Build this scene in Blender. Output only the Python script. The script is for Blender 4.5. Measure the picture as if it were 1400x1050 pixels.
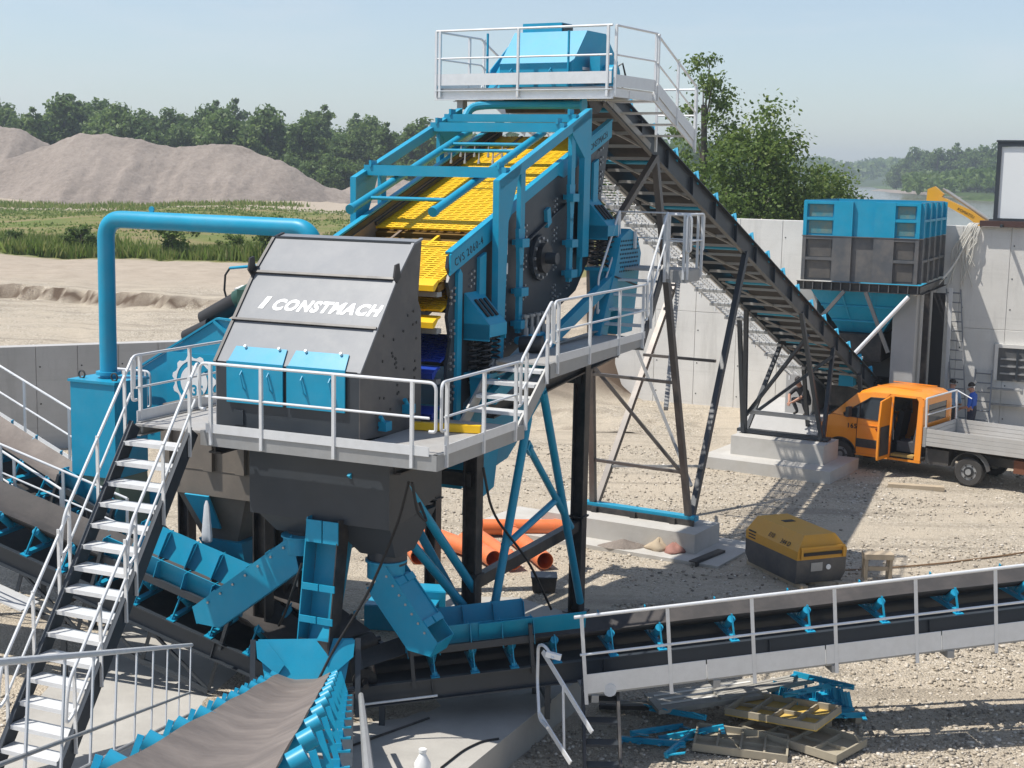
import bpy, bmesh, math, random
import numpy as np
from mathutils import Vector, Matrix
from math import sin, cos, radians, pi, sqrt

random.seed(7)
rng = np.random.default_rng(7)
SC = bpy.context.scene
for o in list(bpy.data.objects):
    bpy.data.objects.remove(o)
COL = SC.collection

# ---------------------------------------------------------------- camera
CAM_H = 7.5
cd = bpy.data.cameras.new('camera')
cam = bpy.data.objects.new('camera', cd)
COL.objects.link(cam)
cd.sensor_width = 36.0
cd.lens = 36.0 * 2000.0 / 1400.0
cd.clip_start = 0.1
cd.clip_end = 12000
_pit, _rho = math.atan(0.145), 0.02
_f0 = Vector((0, cos(_pit), -sin(_pit)))
_u0 = Vector((0, sin(_pit), cos(_pit)))
_r0 = Vector((1, 0, 0))
_R = _r0 * cos(_rho) + _u0 * sin(_rho)
_U = -_r0 * sin(_rho) + _u0 * cos(_rho)
cam.matrix_world = Matrix(((_R.x, _U.x, -_f0.x, 0), (_R.y, _U.y, -_f0.y, 0), (_R.z, _U.z, -_f0.z, CAM_H), (0, 0, 0, 1)))
SC.camera = cam

# ---------------------------------------------------------------- sky and sun
SUN_DIR = Vector((-0.51, -0.09, 1.0)).normalized()       # towards the sun
world = bpy.data.worlds.new('World')
SC.world = world
world.use_nodes = True
wn = world.node_tree
sky = wn.nodes.new('ShaderNodeTexSky')
sky.sky_type = 'NISHITA'
sky.sun_disc = False
sky.sun_elevation = math.asin(SUN_DIR.z)
sky.sun_rotation = math.atan2(SUN_DIR.x, SUN_DIR.y)
sky.altitude = 100
sky.air_density = 1.0
sky.dust_density = 0.7
sky.ozone_density = 3.0
hsv = wn.nodes.new('ShaderNodeHueSaturation')
hsv.inputs['Saturation'].default_value = 0.80
wn.links.new(sky.outputs[0], hsv.inputs['Color'])
wtc = wn.nodes.new('ShaderNodeTexCoord')
wmp = wn.nodes.new('ShaderNodeMapping'); wmp.inputs['Scale'].default_value = (2.2, 2.2, 11.0)
wno = wn.nodes.new('ShaderNodeTexNoise'); wno.inputs['Scale'].default_value = 2.6; wno.inputs['Detail'].default_value = 7; wno.inputs['Roughness'].default_value = 0.6
wrg = wn.nodes.new('ShaderNodeMapRange'); wrg.inputs[1].default_value = 0.50; wrg.inputs[2].default_value = 0.78; wrg.inputs[3].default_value = 0.0; wrg.inputs[4].default_value = 0.32
wmx = wn.nodes.new('ShaderNodeMix'); wmx.data_type = 'RGBA'
wn.links.new(wtc.outputs['Generated'], wmp.inputs['Vector']); wn.links.new(wmp.outputs[0], wno.inputs['Vector']); wn.links.new(wno.outputs[0], wrg.inputs[0])
wn.links.new(wrg.outputs[0], wmx.inputs[0]); wn.links.new(hsv.outputs[0], wmx.inputs[6]); wmx.inputs[7].default_value = (5.6, 5.8, 6.1, 1)
wn.links.new(wmx.outputs[2], wn.nodes['Background'].inputs['Color'])
wn.nodes['Background'].inputs['Strength'].default_value = 0.125
sl = bpy.data.lights.new('sun', 'SUN')
sl.energy = 4.9
sl.angle = radians(0.55)
sl.color = (1.0, 0.95, 0.87)
sun = bpy.data.objects.new('sun', sl)
COL.objects.link(sun)
sun.rotation_euler = (-SUN_DIR).to_track_quat('-Z', 'Y').to_euler()
sun.location = (-30, 10, 60)
vs = SC.view_settings
vs.view_transform = 'Standard'
vs.look = 'None'
vs.exposure = 0.22
vs.gamma = 1.0
vs.use_curve_mapping = False

# ---------------------------------------------------------------- helpers: frames, geometry, things
class Frame:
    def __init__(s, ox, oy, az):
        s.o = Vector((ox, oy, 0)); s.az = az
        a = radians(az)
        s.w = Vector((cos(a), -sin(a), 0)); s.e = Vector((sin(a), cos(a), 0))
    def W(s, x, y, z=0.0):
        return s.o + s.w * x + s.e * y + Vector((0, 0, z))
WORLD = Frame(0, 0, 0)
FM = Frame(-0.9027, 17.6042, 24.4)      # screen machine: x right, y along the machine
FK = Frame(0.4868, 26.3075, 30.8)       # inclined feed conveyor
V = Vector

class G:
    """collects geometry for one mesh"""
    def __init__(s):
        s.v = []; s.f = []
    def add(s, vs, fs):
        n = len(s.v)
        s.v += [tuple(p) for p in vs]
        s.f += [tuple(i + n for i in f) for f in fs]
        return s
    def box(s, x0, x1, y0, y1, z0, z1):
        return s.add([(x0, y0, z0), (x1, y0, z0), (x1, y1, z0), (x0, y1, z0), (x0, y0, z1), (x1, y0, z1), (x1, y1, z1), (x0, y1, z1)],
                     [(3, 2, 1, 0), (4, 5, 6, 7), (0, 1, 5, 4), (1, 2, 6, 5), (2, 3, 7, 6), (3, 0, 4, 7)])
    def axes(s, p, q, up=(0, 0, 1)):
        p, q = V(p), V(q); d = (q - p).normalized(); u = V(up)
        if abs(d.dot(u.normalized())) > 0.98: u = V((0, 1, 0)) if abs(d.y) < 0.9 else V((1, 0, 0))
        sd = d.cross(u).normalized()
        return p, q, d, sd, sd.cross(d).normalized()
    def bar(s, p, q, w, h, up=(0, 0, 1), ow=0.0, oh=0.0):
        p, q, d, sd, u = s.axes(p, q, up)
        c = [(-w / 2 + ow, -h / 2 + oh), (w / 2 + ow, -h / 2 + oh), (w / 2 + ow, h / 2 + oh), (-w / 2 + ow, h / 2 + oh)]
        return s.add([p + sd * a + u * b for a, b in c] + [q + sd * a + u * b for a, b in c],
                     [(0, 1, 2, 3), (7, 6, 5, 4), (0, 4, 5, 1), (1, 5, 6, 2), (2, 6, 7, 3), (3, 7, 4, 0)])
    def chan(s, p, q, h, b, side=1, t=0.012, up=(0, 0, 1)):
        """C channel: web plus two flanges pointing to side"""
        s.bar(p, q, t, h, up)
        for k in (1, -1):
            s.bar(p, q, b, t * 1.3, up, ow=side * (b / 2 + t / 2), oh=k * (h / 2 - t * 0.65))
        return s
    def ibeam(s, p, q, h, b, t=0.014, up=(0, 0, 1)):
        s.bar(p, q, t, h - 2.6 * t, up)
        for k in (1, -1):
            s.bar(p, q, b, t * 1.3, up, oh=k * (h / 2 - t * 0.65))
        return s
    def tube(s, p, q, r, n=10, r2=None, caps=True):
        p, q, d, sd, u = s.axes(p, q)
        r2 = r if r2 is None else r2
        a = [2 * pi * i / n for i in range(n)]
        vs = [p + (sd * cos(t) + u * sin(t)) * r for t in a] + [q + (sd * cos(t) + u * sin(t)) * r2 for t in a]
        fs = [(i, (i + 1) % n, n + (i + 1) % n, n + i) for i in range(n)]
        if caps: fs += [tuple(range(n))[::-1], tuple(range(n, 2 * n))]
        return s.add(vs, [f[::-1] for f in fs])
    def path(s, pts, r, n=8, closed=False):
        pts = [V(p) for p in pts]
        m = len(pts); vs = []; fs = []; prev = None
        for i, p in enumerate(pts):
            if closed: d = (pts[(i + 1) % m] - pts[i - 1])
            else: d = pts[min(i + 1, m - 1)] - pts[max(i - 1, 0)]
            d.normalize()
            if prev is None:
                u = V((0, 0, 1)) if abs(d.z) < 0.9 else V((1, 0, 0))
                sd = d.cross(u).normalized()
            else:
                sd = (prev - d * prev.dot(d)).normalized()
            prev = sd; u = sd.cross(d)
            k = 1.0
            if 0 < i < m - 1:
                c = (pts[i] - pts[i - 1]).normalized().dot((pts[i + 1] - pts[i]).normalized())
                k = 1 / max(0.6, sqrt((1 + c) / 2))
            for j in range(n):
                t = 2 * pi * j / n
                vs.append(p + (sd * cos(t) + u * sin(t)) * r * (k if False else 1))
        for i in range(m if closed else m - 1):
            for j in range(n):
                a = i * n + j; b = i * n + (j + 1) % n; i2 = (i + 1) % m
                fs.append((a, b, i2 * n + (j + 1) % n, i2 * n + j))
        if not closed: fs += [tuple(range(n))[::-1], tuple(range((m - 1) * n, m * n))]
        return s.add(vs, fs)
    def bend(s, pts, r, rad, n=8, k=5):
        """tube through corner points, corners rounded with radius rad"""
        pts = [V(p) for p in pts]; out = [pts[0]]
        for i in range(1, len(pts) - 1):
            a = (pts[i - 1] - pts[i]); b = (pts[i + 1] - pts[i]); q = min(rad, a.length * .45, b.length * .45)
            A = pts[i] + a.normalized() * q; B = pts[i] + b.normalized() * q
            for j in range(k + 1):
                t = j / k
                out.append(A * (1 - t) ** 2 + pts[i] * 2 * t * (1 - t) + B * t * t)
        out.append(pts[-1])
        return s.path(out, r, n)
    def prism(s, poly, axis, a, b):
        """poly in the plane of the two other axes (order xyz), extruded along axis from a to b"""
        def mk(p, t):
            return {'x': (t, p[0], p[1]), 'y': (p[0], t, p[1]), 'z': (p[0], p[1], t)}[axis]
        n = len(poly)
        vs = [mk(p, a) for p in poly] + [mk(p, b) for p in poly]
        fs = [tuple(range(n))[::-1], tuple(range(n, 2 * n))] + [(i, (i + 1) % n, n + (i + 1) % n, n + i) for i in range(n)]
        return s.add(vs, fs)
    def loft(s, rings, caps=True):
        n = len(rings[0]); vs = [p for r in rings for p in r]; fs = []
        for k in range(len(rings) - 1):
            fs += [(k * n + i, k * n + (i + 1) % n, (k + 1) * n + (i + 1) % n, (k + 1) * n + i) for i in range(n)]
        if caps: fs += [tuple(range(n))[::-1], tuple(range((len(rings) - 1) * n, len(rings) * n))]
        return s.add(vs, fs)
    def plate(s, pts, t):
        """flat polygon pts (3-D), thickened by t along its normal"""
        pts = [V(p) for p in pts]
        nn = V((0, 0, 0))
        for i in range(len(pts)):
            nn += (pts[i] - pts[0]).cross(pts[(i + 1) % len(pts)] - pts[0])
        nn.normalize(); n = len(pts)
        return s.add(pts + [p + nn * t for p in pts], [tuple(range(n))[::-1], tuple(range(n, 2 * n))] + [(i, (i + 1) % n, n + (i + 1) % n, n + i) for i in range(n)])
    def disc(s, c, axis, r, t, n=16):
        c, ax = V(c), V(axis).normalized()
        return s.tube(c - ax * t / 2, c + ax * t / 2, r, n)

def mesh_of(name, g, mat=None, off=(0, 0, 0), smooth=32):
    me = bpy.data.meshes.new(name)
    a = np.array(g.v, dtype=float).reshape(-1, 3) - np.array(off, dtype=float)
    me.from_pydata(a.tolist(), [], g.f)
    bm = bmesh.new(); bm.from_mesh(me)
    bmesh.ops.recalc_face_normals(bm, faces=bm.faces)
    bm.to_mesh(me); bm.free()
    if smooth:
        me.polygons.foreach_set('use_smooth', [True] * len(me.polygons))
        me.set_sharp_from_angle(angle=radians(smooth))
    if mat: me.materials.append(mat)
    me.update()
    return me

def props(o, label=None, cat=None, group=None, kind=None):
    if label: o['label'] = label
    if cat: o['category'] = cat
    if group: o['group'] = group
    if kind: o['kind'] = kind
    return o

class Thing:
    def __init__(s, name, label, cat, base=(0, 0, 0), frame=WORLD, group=None, rotz=0.0, local=False, kind=None):
        s.fr = frame; s.base = V(base)
        s.root = bpy.data.objects.new(name, None)
        s.root.empty_display_size = 0.3
        COL.objects.link(s.root)
        s.root.location = frame.W(*base)
        s.root.rotation_euler = (0, 0, -radians(frame.az) + rotz)
        s.off = (0, 0, 0) if local else tuple(base)       # local: part coordinates are already relative to the base
        props(s.root, label, cat, group, kind)
    def part(s, name, g, mat, parent=None, label=None, kind=None, smooth=32):
        me = mesh_of(name, g, mat, s.off, smooth)
        return s.obj(name, me, parent, label, kind)
    def obj(s, name, me, parent=None, label=None, kind=None, loc=None, rot=None):
        o = bpy.data.objects.new(name, me)
        COL.objects.link(o)
        o.parent = parent or s.root
        if loc is not None: o.location = V(loc) - (V(s.off) if parent is None else V((0, 0, 0)))
        if rot is not None: o.rotation_euler = rot
        props(o, label, kind=kind)
        return o

def single(name, g, mat, label=None, cat=None, frame=WORLD, group=None, kind=None, base=(0, 0, 0), smooth=32):
    o = bpy.data.objects.new(name, mesh_of(name, g, mat, base, smooth))
    COL.objects.link(o)
    o.location = frame.W(*base)
    o.rotation_euler = (0, 0, -radians(frame.az))
    props(o, label, cat, group, kind)
    return o

def copy_tree(o, parent=None):
    c = o.copy(); COL.objects.link(c)
    if parent: c.parent = parent
    for ch in list(o.children): copy_tree(ch, c)
    return c

# ---------------------------------------------------------------- materials
def mat(name, col, rough=0.5, metal=0.0, var=0.12, scale=3.0, bump=0.0, bscale=60.0, dust=0.0, dcol=(0.36, 0.30, 0.24), dscale=1.6, spec=0.5, coat=0.0, trans=0.0, rvar=0.1):
    m = bpy.data.materials.new(name)
    m.use_nodes = True
    nt = m.node_tree; b = nt.nodes['Principled BSDF']
    N = nt.nodes.new; Lk = nt.links.new
    tc = N('ShaderNodeTexCoord')
    nz = N('ShaderNodeTexNoise'); nz.inputs['Scale'].default_value = scale; nz.inputs['Detail'].default_value = 6; nz.inputs['Roughness'].default_value = 0.62
    Lk(tc.outputs['Object'], nz.inputs['Vector'])
    mx = N('ShaderNodeMix'); mx.data_type = 'RGBA'
    mx.inputs[6].default_value = tuple(c * (1 - var) for c in col) + (1,)
    mx.inputs[7].default_value = tuple(min(1, c * (1 + var)) for c in col) + (1,)
    Lk(nz.outputs[0], mx.inputs[0])
    out = mx.outputs[2]
    if dust > 0:
        n2 = N('ShaderNodeTexNoise'); n2.inputs['Scale'].default_value = dscale; n2.inputs['Detail'].default_value = 8; n2.inputs['Roughness'].default_value = 0.7
        Lk(tc.outputs['Object'], n2.inputs['Vector'])
        r = N('ShaderNodeMapRange'); r.inputs[1].default_value = 0.42; r.inputs[2].default_value = 0.75; r.inputs[3].default_value = 0.0; r.inputs[4].default_value = dust
        Lk(n2.outputs[0], r.inputs[0])
        m2 = N('ShaderNodeMix'); m2.data_type = 'RGBA'
        Lk(r.outputs[0], m2.inputs[0]); Lk(out, m2.inputs[6]); m2.inputs[7].default_value = dcol + (1,)
        out = m2.outputs[2]
    Lk(out, b.inputs['Base Color'])
    b.inputs['Metallic'].default_value = metal
    b.inputs['Specular IOR Level'].default_value = spec
    b.inputs['Coat Weight'].default_value = coat
    rr = N('ShaderNodeMapRange'); rr.inputs[3].default_value = max(0.03, rough - rvar); rr.inputs[4].default_value = min(1, rough + rvar)
    Lk(nz.outputs[0], rr.inputs[0]); Lk(rr.outputs[0], b.inputs['Roughness'])
    if bump > 0:
        n3 = N('ShaderNodeTexNoise'); n3.inputs['Scale'].default_value = bscale; n3.inputs['Detail'].default_value = 4
        Lk(tc.outputs['Object'], n3.inputs['Vector'])
        bp = N('ShaderNodeBump'); bp.inputs['Strength'].default_value = bump; bp.inputs['Distance'].default_value = 0.02
        Lk(n3.outputs[0], bp.inputs['Height']); Lk(bp.outputs[0], b.inputs['Normal'])
    return m

BLUE = mat('blue_paint', (0.009, 0.285, 0.46), 0.40, var=0.16, scale=2.2, dust=0.14, dcol=(0.20, 0.30, 0.36), dscale=2.6, rvar=0.14, spec=0.35)
BLUE2 = mat('blue_bracket_paint', (0.008, 0.30, 0.485), 0.40, var=0.16, dust=0.12, dcol=(0.22, 0.28, 0.32), spec=0.35)
GREY = mat('dark_grey_paint', (0.032, 0.040, 0.050), 0.42, var=0.15, dust=0.10, dcol=(0.14, 0.13, 0.12))
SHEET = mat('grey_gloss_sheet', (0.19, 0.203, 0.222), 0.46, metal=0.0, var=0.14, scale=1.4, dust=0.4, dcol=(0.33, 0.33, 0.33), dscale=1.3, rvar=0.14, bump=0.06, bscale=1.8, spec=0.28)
SHEET_SHADE = mat('shaded_side_sheet', (0.085, 0.085, 0.088), 0.40, metal=0.1, var=0.15, dust=0.2, dscale=1.5, spec=0.4)  # darker copy of the hood sheet; shade of its right side put into colour
BLACK = mat('black_paint', (0.018, 0.019, 0.022), 0.45, var=0.2, dust=0.25)
GALV = mat('galvanised_steel', (0.70, 0.71, 0.72), 0.42, metal=0.2, var=0.12, scale=9, dust=0.2, dcol=(0.5, 0.5, 0.48), rvar=0.1)
GALVD = mat('dull_galvanised_steel', (0.34, 0.345, 0.345), 0.5, metal=0.3, var=0.2, scale=6, dust=0.2)
YELLOW = mat('yellow_polyurethane', (0.84, 0.50, 0.008), 0.5, var=0.09, scale=4, dust=0.12, dcol=(0.5, 0.33, 0.05))
PUBLUE = mat('blue_polyurethane', (0.010, 0.045, 0.33), 0.4, var=0.12)
BOLT = mat('bolt_steel', (0.40, 0.41, 0.42), 0.4, metal=0.7)
RUBBER = mat('rubber_belt', (0.040, 0.037, 0.036), 0.7, var=0.2, dust=0.5, dcol=(0.13, 0.11, 0.1))
BELTD = mat('dusty_belt', (0.150, 0.124, 0.108), 0.66, var=0.16, scale=2.2, dust=0.7, dcol=(0.27, 0.23, 0.20), dscale=2.2, bump=0.45, bscale=7)
LINER = mat('brown_rubber_liner', (0.20, 0.145, 0.105), 0.75, var=0.15, dust=0.3)
WHITE = mat('white_print', (0.85, 0.85, 0.84), 0.5, var=0.03)
INK = mat('black_print', (0.012, 0.012, 0.014), 0.6)
CONC = mat('concrete', (0.70, 0.685, 0.65), 0.85, var=0.14, scale=1.3, bump=0.25, bscale=45, dust=0.45, dcol=(0.53, 0.515, 0.48), dscale=0.55)
CONCF = mat('footing_concrete', (0.47, 0.455, 0.425), 0.88, var=0.16, scale=2.0, bump=0.3, bscale=40, dust=0.6, dcol=(0.36, 0.33, 0.28), dscale=1.2)
CONCD = mat('old_concrete', (0.42, 0.415, 0.405), 0.88, var=0.2, scale=1.1, bump=0.3, bscale=40, dust=0.5, dcol=(0.31, 0.305, 0.29), dscale=0.5)
ORANGE = mat('orange_plastic', (0.72, 0.17, 0.045), 0.45, var=0.08, dust=0.25, dcol=(0.5, 0.3, 0.2))
TIMBER = mat('weathered_timber', (0.42, 0.34, 0.24), 0.85, var=0.3, scale=5, dust=0.3)
CABLE = mat('black_cable', (0.012, 0.012, 0.013), 0.5)

def text_geo(txt, size, shear=0.0, offset=0.0, extrude=0.004, spacing=1.0):
    """mesh of flat lettering in its own x/y plane, as a G"""
    cu = bpy.data.curves.new('lettering', 'FONT')
    cu.body = txt; cu.size = size; cu.shear = shear; cu.offset = offset; cu.extrude = extrude; cu.space_character = spacing
    cu.resolution_u = 3
    o = bpy.data.objects.new('lettering_tmp', cu)
    COL.objects.link(o)
    dg = bpy.context.evaluated_depsgraph_get()
    me = bpy.data.meshes.new_from_object(o.evaluated_get(dg))
    g = G(); g.v = [tuple(v.co) for v in me.vertices]; g.f = [tuple(p.vertices) for p in me.polygons]
    bpy.data.objects.remove(o); bpy.data.meshes.remove(me); bpy.data.curves.remove(cu)
    return g

def lettering(txt, size, origin, xdir, ydir, **kw):
    g = text_geo(txt, size, **kw)
    xd, yd = V(xdir).normalized(), V(ydir).normalized(); nd = xd.cross(yd); o = V(origin)
    g.v = [tuple(o + xd * p[0] + yd * p[1] + nd * p[2]) for p in g.v]
    return g

def railing(T, base, h=1.0, posts=None, r=0.021, mid=True, toe=None, mt=None, postw=None, ends=True, gap=0.0):
    """handrail along a polyline of base points: rounded end loops, posts, mid rail, toe board as parts"""
    mt = mt or GALV
    base = [V(p) for p in base]; up = V((0, 0, h)); md = V((0, 0, h * 0.52))
    tops = [p + up for p in base]; mids = [p + md for p in base]
    if ends:
        d0 = (base[0] - base[1]).normalized() * 0.09; d1 = (base[-1] - base[-2]).normalized() * 0.09
        loop = [mids[0] * 1.0, mids[0] + d0 - V((0, 0, h * .18)), tops[0] + d0] + tops[1:-1] + [tops[-1] + d1, mids[-1] + d1 - V((0, 0, h * .18)), mids[-1]]
        loop[0] = mids[0] - V((0, 0, h * .18)); loop[-1] = mids[-1] - V((0, 0, h * .18))
        T.part('top_rail', G().bend(loop, r, 0.1), mt)
    else:
        T.part('top_rail', G().bend(tops, r, 0.06), mt)
    if mid:
        T.part('mid_rail', G().bend(mids, r * 0.8, 0.05), mt)
    ts = posts
    if ts is None:
        ts = []
        for a, b in zip(base[:-1], base[1:]):
            n = max(1, round((b - a).length / 1.05))
            ts += [a + (b - a) * (i / n) for i in range(n)]
        ts.append(base[-1])
    for p in ts:
        p = V(p)
        g = G().bar(p - V((0, 0, 0.16)), p + up, *(postw or (0.042, 0.042)), up=(1, 0, 0))
        T.part('post', g, mt)
    if toe:
        for a, b in zip(base[:-1], base[1:]):
            T.part('toe_board', G().bar(a + V((0, 0, toe / 2 + gap)), b + V((0, 0, toe / 2 + gap)), 0.012, toe), mt)
# ================================================================ SETTING
def nodes_of(name):
    m = bpy.data.materials.new(name); m.use_nodes = True
    nt = m.node_tree
    return m, nt, nt.nodes['Principled BSDF'], nt.nodes.new, nt.links.new

def ramp(nt, stops):
    r = nt.nodes.new('ShaderNodeValToRGB')
    e = r.color_ramp.elements
    while len(e) < len(stops): e.new(0.5)
    for el, (p, c) in zip(e, stops):
        el.position = p; el.color = tuple(c) + (1,)
    return r

def gravel_material():
    m, nt, b, N, Lk = nodes_of('gravel_ground')
    geo = N('ShaderNodeNewGeometry'); pos = geo.outputs['Position']
    def vor(scale, feature='F1'):
        v = N('ShaderNodeTexVoronoi'); v.inputs['Scale'].default_value = scale; v.feature = feature; v.inputs['Randomness'].default_value = 1
        Lk(pos, v.inputs['Vector']); return v
    def noise(scale, det=6, ro=0.6):
        n = N('ShaderNodeTexNoise'); n.inputs['Scale'].default_value = scale; n.inputs['Detail'].default_value = det; n.inputs['Roughness'].default_value = ro
        Lk(pos, n.inputs['Vector']); return n
    def mix(fac, a, bb, mode='MIX'):
        x = N('ShaderNodeMix'); x.data_type = 'RGBA'; x.blend_type = mode
        for s, v in ((0, fac), (6, a), (7, bb)):
            if hasattr(v, 'is_output') or isinstance(v, bpy.types.NodeSocket): Lk(v, x.inputs[s])
            else: x.inputs[s].default_value = v if s == 0 else tuple(v) + (1,)
        return x.outputs[2]
    def rng_(sock, a, bb, c=0, d=1):
        r = N('ShaderNodeMapRange'); r.inputs[1].default_value = a; r.inputs[2].default_value = bb; r.inputs[3].default_value = c; r.inputs[4].default_value = d
        Lk(sock, r.inputs[0]); return r.outputs[0]
    pal = [(0.0, (0.14, 0.125, 0.105)), (0.3, (0.32, 0.28, 0.22)), (0.6, (0.45, 0.39, 0.30)), (0.85, (0.55, 0.48, 0.38)), (1.0, (0.66, 0.62, 0.56))]
    v1 = vor(26); v2 = vor(52)
    r1 = ramp(nt, pal); r2 = ramp(nt, pal)
    s1 = N('ShaderNodeSeparateColor'); Lk(v1.outputs['Color'], s1.inputs[0]); Lk(s1.outputs[0], r1.inputs[0])
    s2 = N('ShaderNodeSeparateColor'); Lk(v2.outputs['Color'], s2.inputs[0]); Lk(s2.outputs[1], r2.inputs[0])
    nA = noise(3.1); nB = noise(0.33, 5); nC = noise(1.1, 8, 0.7)
    stones = mix(rng_(nA.outputs[0], 0.45, 0.6), r1.outputs[0], r2.outputs[0])
    # compacted dusty patches
    dusty = mix(rng_(nB.outputs[0], 0.40, 0.58, 0.1, 0.85), stones, (0.48, 0.415, 0.325))
    mp = N('ShaderNodeMapping'); mp.inputs['Rotation'].default_value = (0, 0, .55); mp.inputs['Scale'].default_value = (.12, 1.6, 1)
    Lk(pos, mp.inputs['Vector'])
    rut = N('ShaderNodeTexNoise'); rut.inputs['Scale'].default_value = 1.0; rut.inputs['Detail'].default_value = 5; Lk(mp.outputs[0], rut.inputs['Vector'])
    dusty = mix(rng_(rut.outputs[0], 0.52, 0.68, 0, 0.62), dusty, (0.25, 0.215, 0.17))
    damp = mix(rng_(nC.outputs[0], 0.60, 0.78, 0, 0.38), dusty, (0.20, 0.17, 0.135))
    nM = noise(4.5, 7, .75); nM2 = noise(11, 4, .7)
    damp = mix(rng_(nM.outputs[0], 0.52, 0.68, 0, 0.30), damp, (0.24, 0.20, 0.15))
    damp = mix(rng_(nM2.outputs[0], 0.54, 0.68, 0, 0.35), damp, (0.56, 0.50, 0.42))
    # bare soil on the cut bank (steep faces)
    sep = N('ShaderNodeSeparateXYZ'); Lk(geo.outputs['Normal'], sep.inputs[0])
    soil = mix(rng_(sep.outputs[2], 0.96, 0.80), damp, (0.12, 0.085, 0.06))
    # haul road and meadow behind the retaining wall
    sp = N('ShaderNodeSeparateXYZ'); Lk(pos, sp.inputs[0])
    wob = noise(0.06, 4); yy = N('ShaderNodeMath'); yy.operation = 'MULTIPLY_ADD'
    Lk(wob.outputs[0], yy.inputs[0]); yy.inputs[1].default_value = 9.0; Lk(sp.outputs[1], yy.inputs[2])
    sand = mix(rng_(yy.outputs[0], 62, 70), soil, mix(rng_(nC.outputs[0], 0.3, 0.7), (0.36, 0.30, 0.235), (0.47, 0.40, 0.32)))
    gcol = ramp(nt, [(0.32, (0.10, 0.15, 0.028)), (0.48, (0.17, 0.18, 0.055)), (0.62, (0.25, 0.20, 0.10))])
    ng = noise(0.12, 8, 0.65); Lk(ng.outputs[0], gcol.inputs[0])
    g1 = rng_(yy.outputs[0], 79.5, 81.0); g2 = rng_(yy.outputs[0], 175, 168)
    gm = N('ShaderNodeMath'); gm.operation = 'MULTIPLY'; Lk(g1, gm.inputs[0]); Lk(g2, gm.inputs[1])
    col = mix(gm.outputs[0], sand, gcol.outputs[0])
    far = mix(rng_(yy.outputs[0], 330, 420), col, (0.07, 0.11, 0.03))
    Lk(far, b.inputs['Base Color'])
    b.inputs['Roughness'].default_value = 0.9
    b.inputs['Specular IOR Level'].default_value = 0.25
    hh = N('ShaderNodeMath'); hh.operation = 'ADD'; Lk(v1.outputs['Distance'], hh.inputs[0])
    h2 = N('ShaderNodeMath'); h2.operation = 'MULTIPLY'; h2.inputs[1].default_value = 0.5; Lk(v2.outputs['Distance'], h2.inputs[0]); Lk(h2.outputs[0], hh.inputs[1])
    bp = N('ShaderNodeBump'); bp.invert = True; bp.inputs['Strength'].default_value = 0.75; bp.inputs['Distance'].default_value = 0.035
    Lk(hh.outputs[0], bp.inputs['Height']); Lk(bp.outputs[0], b.inputs['Normal'])
    return m
GRAVEL = gravel_material()

def stone_pile_material():
    m, nt, b, N, Lk = nodes_of('stockpile_gravel')
    geo = N('ShaderNodeNewGeometry')
    n = N('ShaderNodeTexNoise'); n.inputs['Scale'].default_value = 1.6; n.inputs['Detail'].default_value = 10; n.inputs['Roughness'].default_value = 0.75
    Lk(geo.outputs['Position'], n.inputs['Vector'])
    n2 = N('ShaderNodeTexNoise'); n2.inputs['Scale'].default_value = 0.09; n2.inputs['Detail'].default_value = 6
    Lk(geo.outputs['Position'], n2.inputs['Vector'])
    ad = N('ShaderNodeMath'); ad.operation = 'MULTIPLY_ADD'; ad.inputs[1].default_value = 0.7
    Lk(n.outputs[0], ad.inputs[0]); 
    mu = N('ShaderNodeMath'); mu.operation = 'MULTIPLY'; mu.inputs[1].default_value = 0.35; Lk(n2.outputs[0], mu.inputs[0]); Lk(mu.outputs[0], ad.inputs[2])
    r = ramp(nt, [(0.3, (0.15, 0.125, 0.107)), (0.5, (0.25, 0.21, 0.18)), (0.72, (0.345, 0.295, 0.255))])
    Lk(ad.outputs[0], r.inputs[0]); Lk(r.outputs[0], b.inputs['Base Color'])
    b.inputs['Roughness'].default_value = 0.95
    bp = N('ShaderNodeBump'); bp.inputs['Strength'].default_value = 0.6; bp.inputs['Distance'].default_value = 0.4
    Lk(n.outputs[0], bp.inputs['Height']); Lk(bp.outputs[0], b.inputs['Normal'])
    return m
PILE = stone_pile_material()

def vnoise(x, y, s=1.0, seed=0):
    """cheap smooth value noise, arrays in and out, about -1..1"""
    x = np.asarray(x, float) * s; y = np.asarray(y, float) * s
    def h(i, j):
        n = np.sin(i * 127.1 + j * 311.7 + seed * 74.7) * 43758.5453
        return n - np.floor(n)
    i = np.floor(x); j = np.floor(y); fx = x - i; fy = y - j
    fx = fx * fx * (3 - 2 * fx); fy = fy * fy * (3 - 2 * fy)
    return ((h(i, j) * (1 - fx) + h(i + 1, j) * fx) * (1 - fy) + (h(i, j + 1) * (1 - fx) + h(i + 1, j + 1) * fx) * fy) * 2 - 1
def fbm(x, y, s, o=4, seed=0):
    return sum(vnoise(x, y, s * 2 ** k, seed + k) * 0.5 ** k for k in range(o))
def sstep(a, b, t):
    t = np.clip((t - a) / (b - a), 0, 1); return t * t * (3 - 2 * t)

def wall_line(x):
    yl = 37.5 + 0.5 * (x + 13.1)
    yr = 45.3 - 0.453 * (x - 11.66)
    ym = 42.15 + (x + 3.8) * (48.6 - 42.15) / 8.2
    return np.where(x < -3.8, yl, np.where(x < 4.4, ym, yr))

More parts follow.
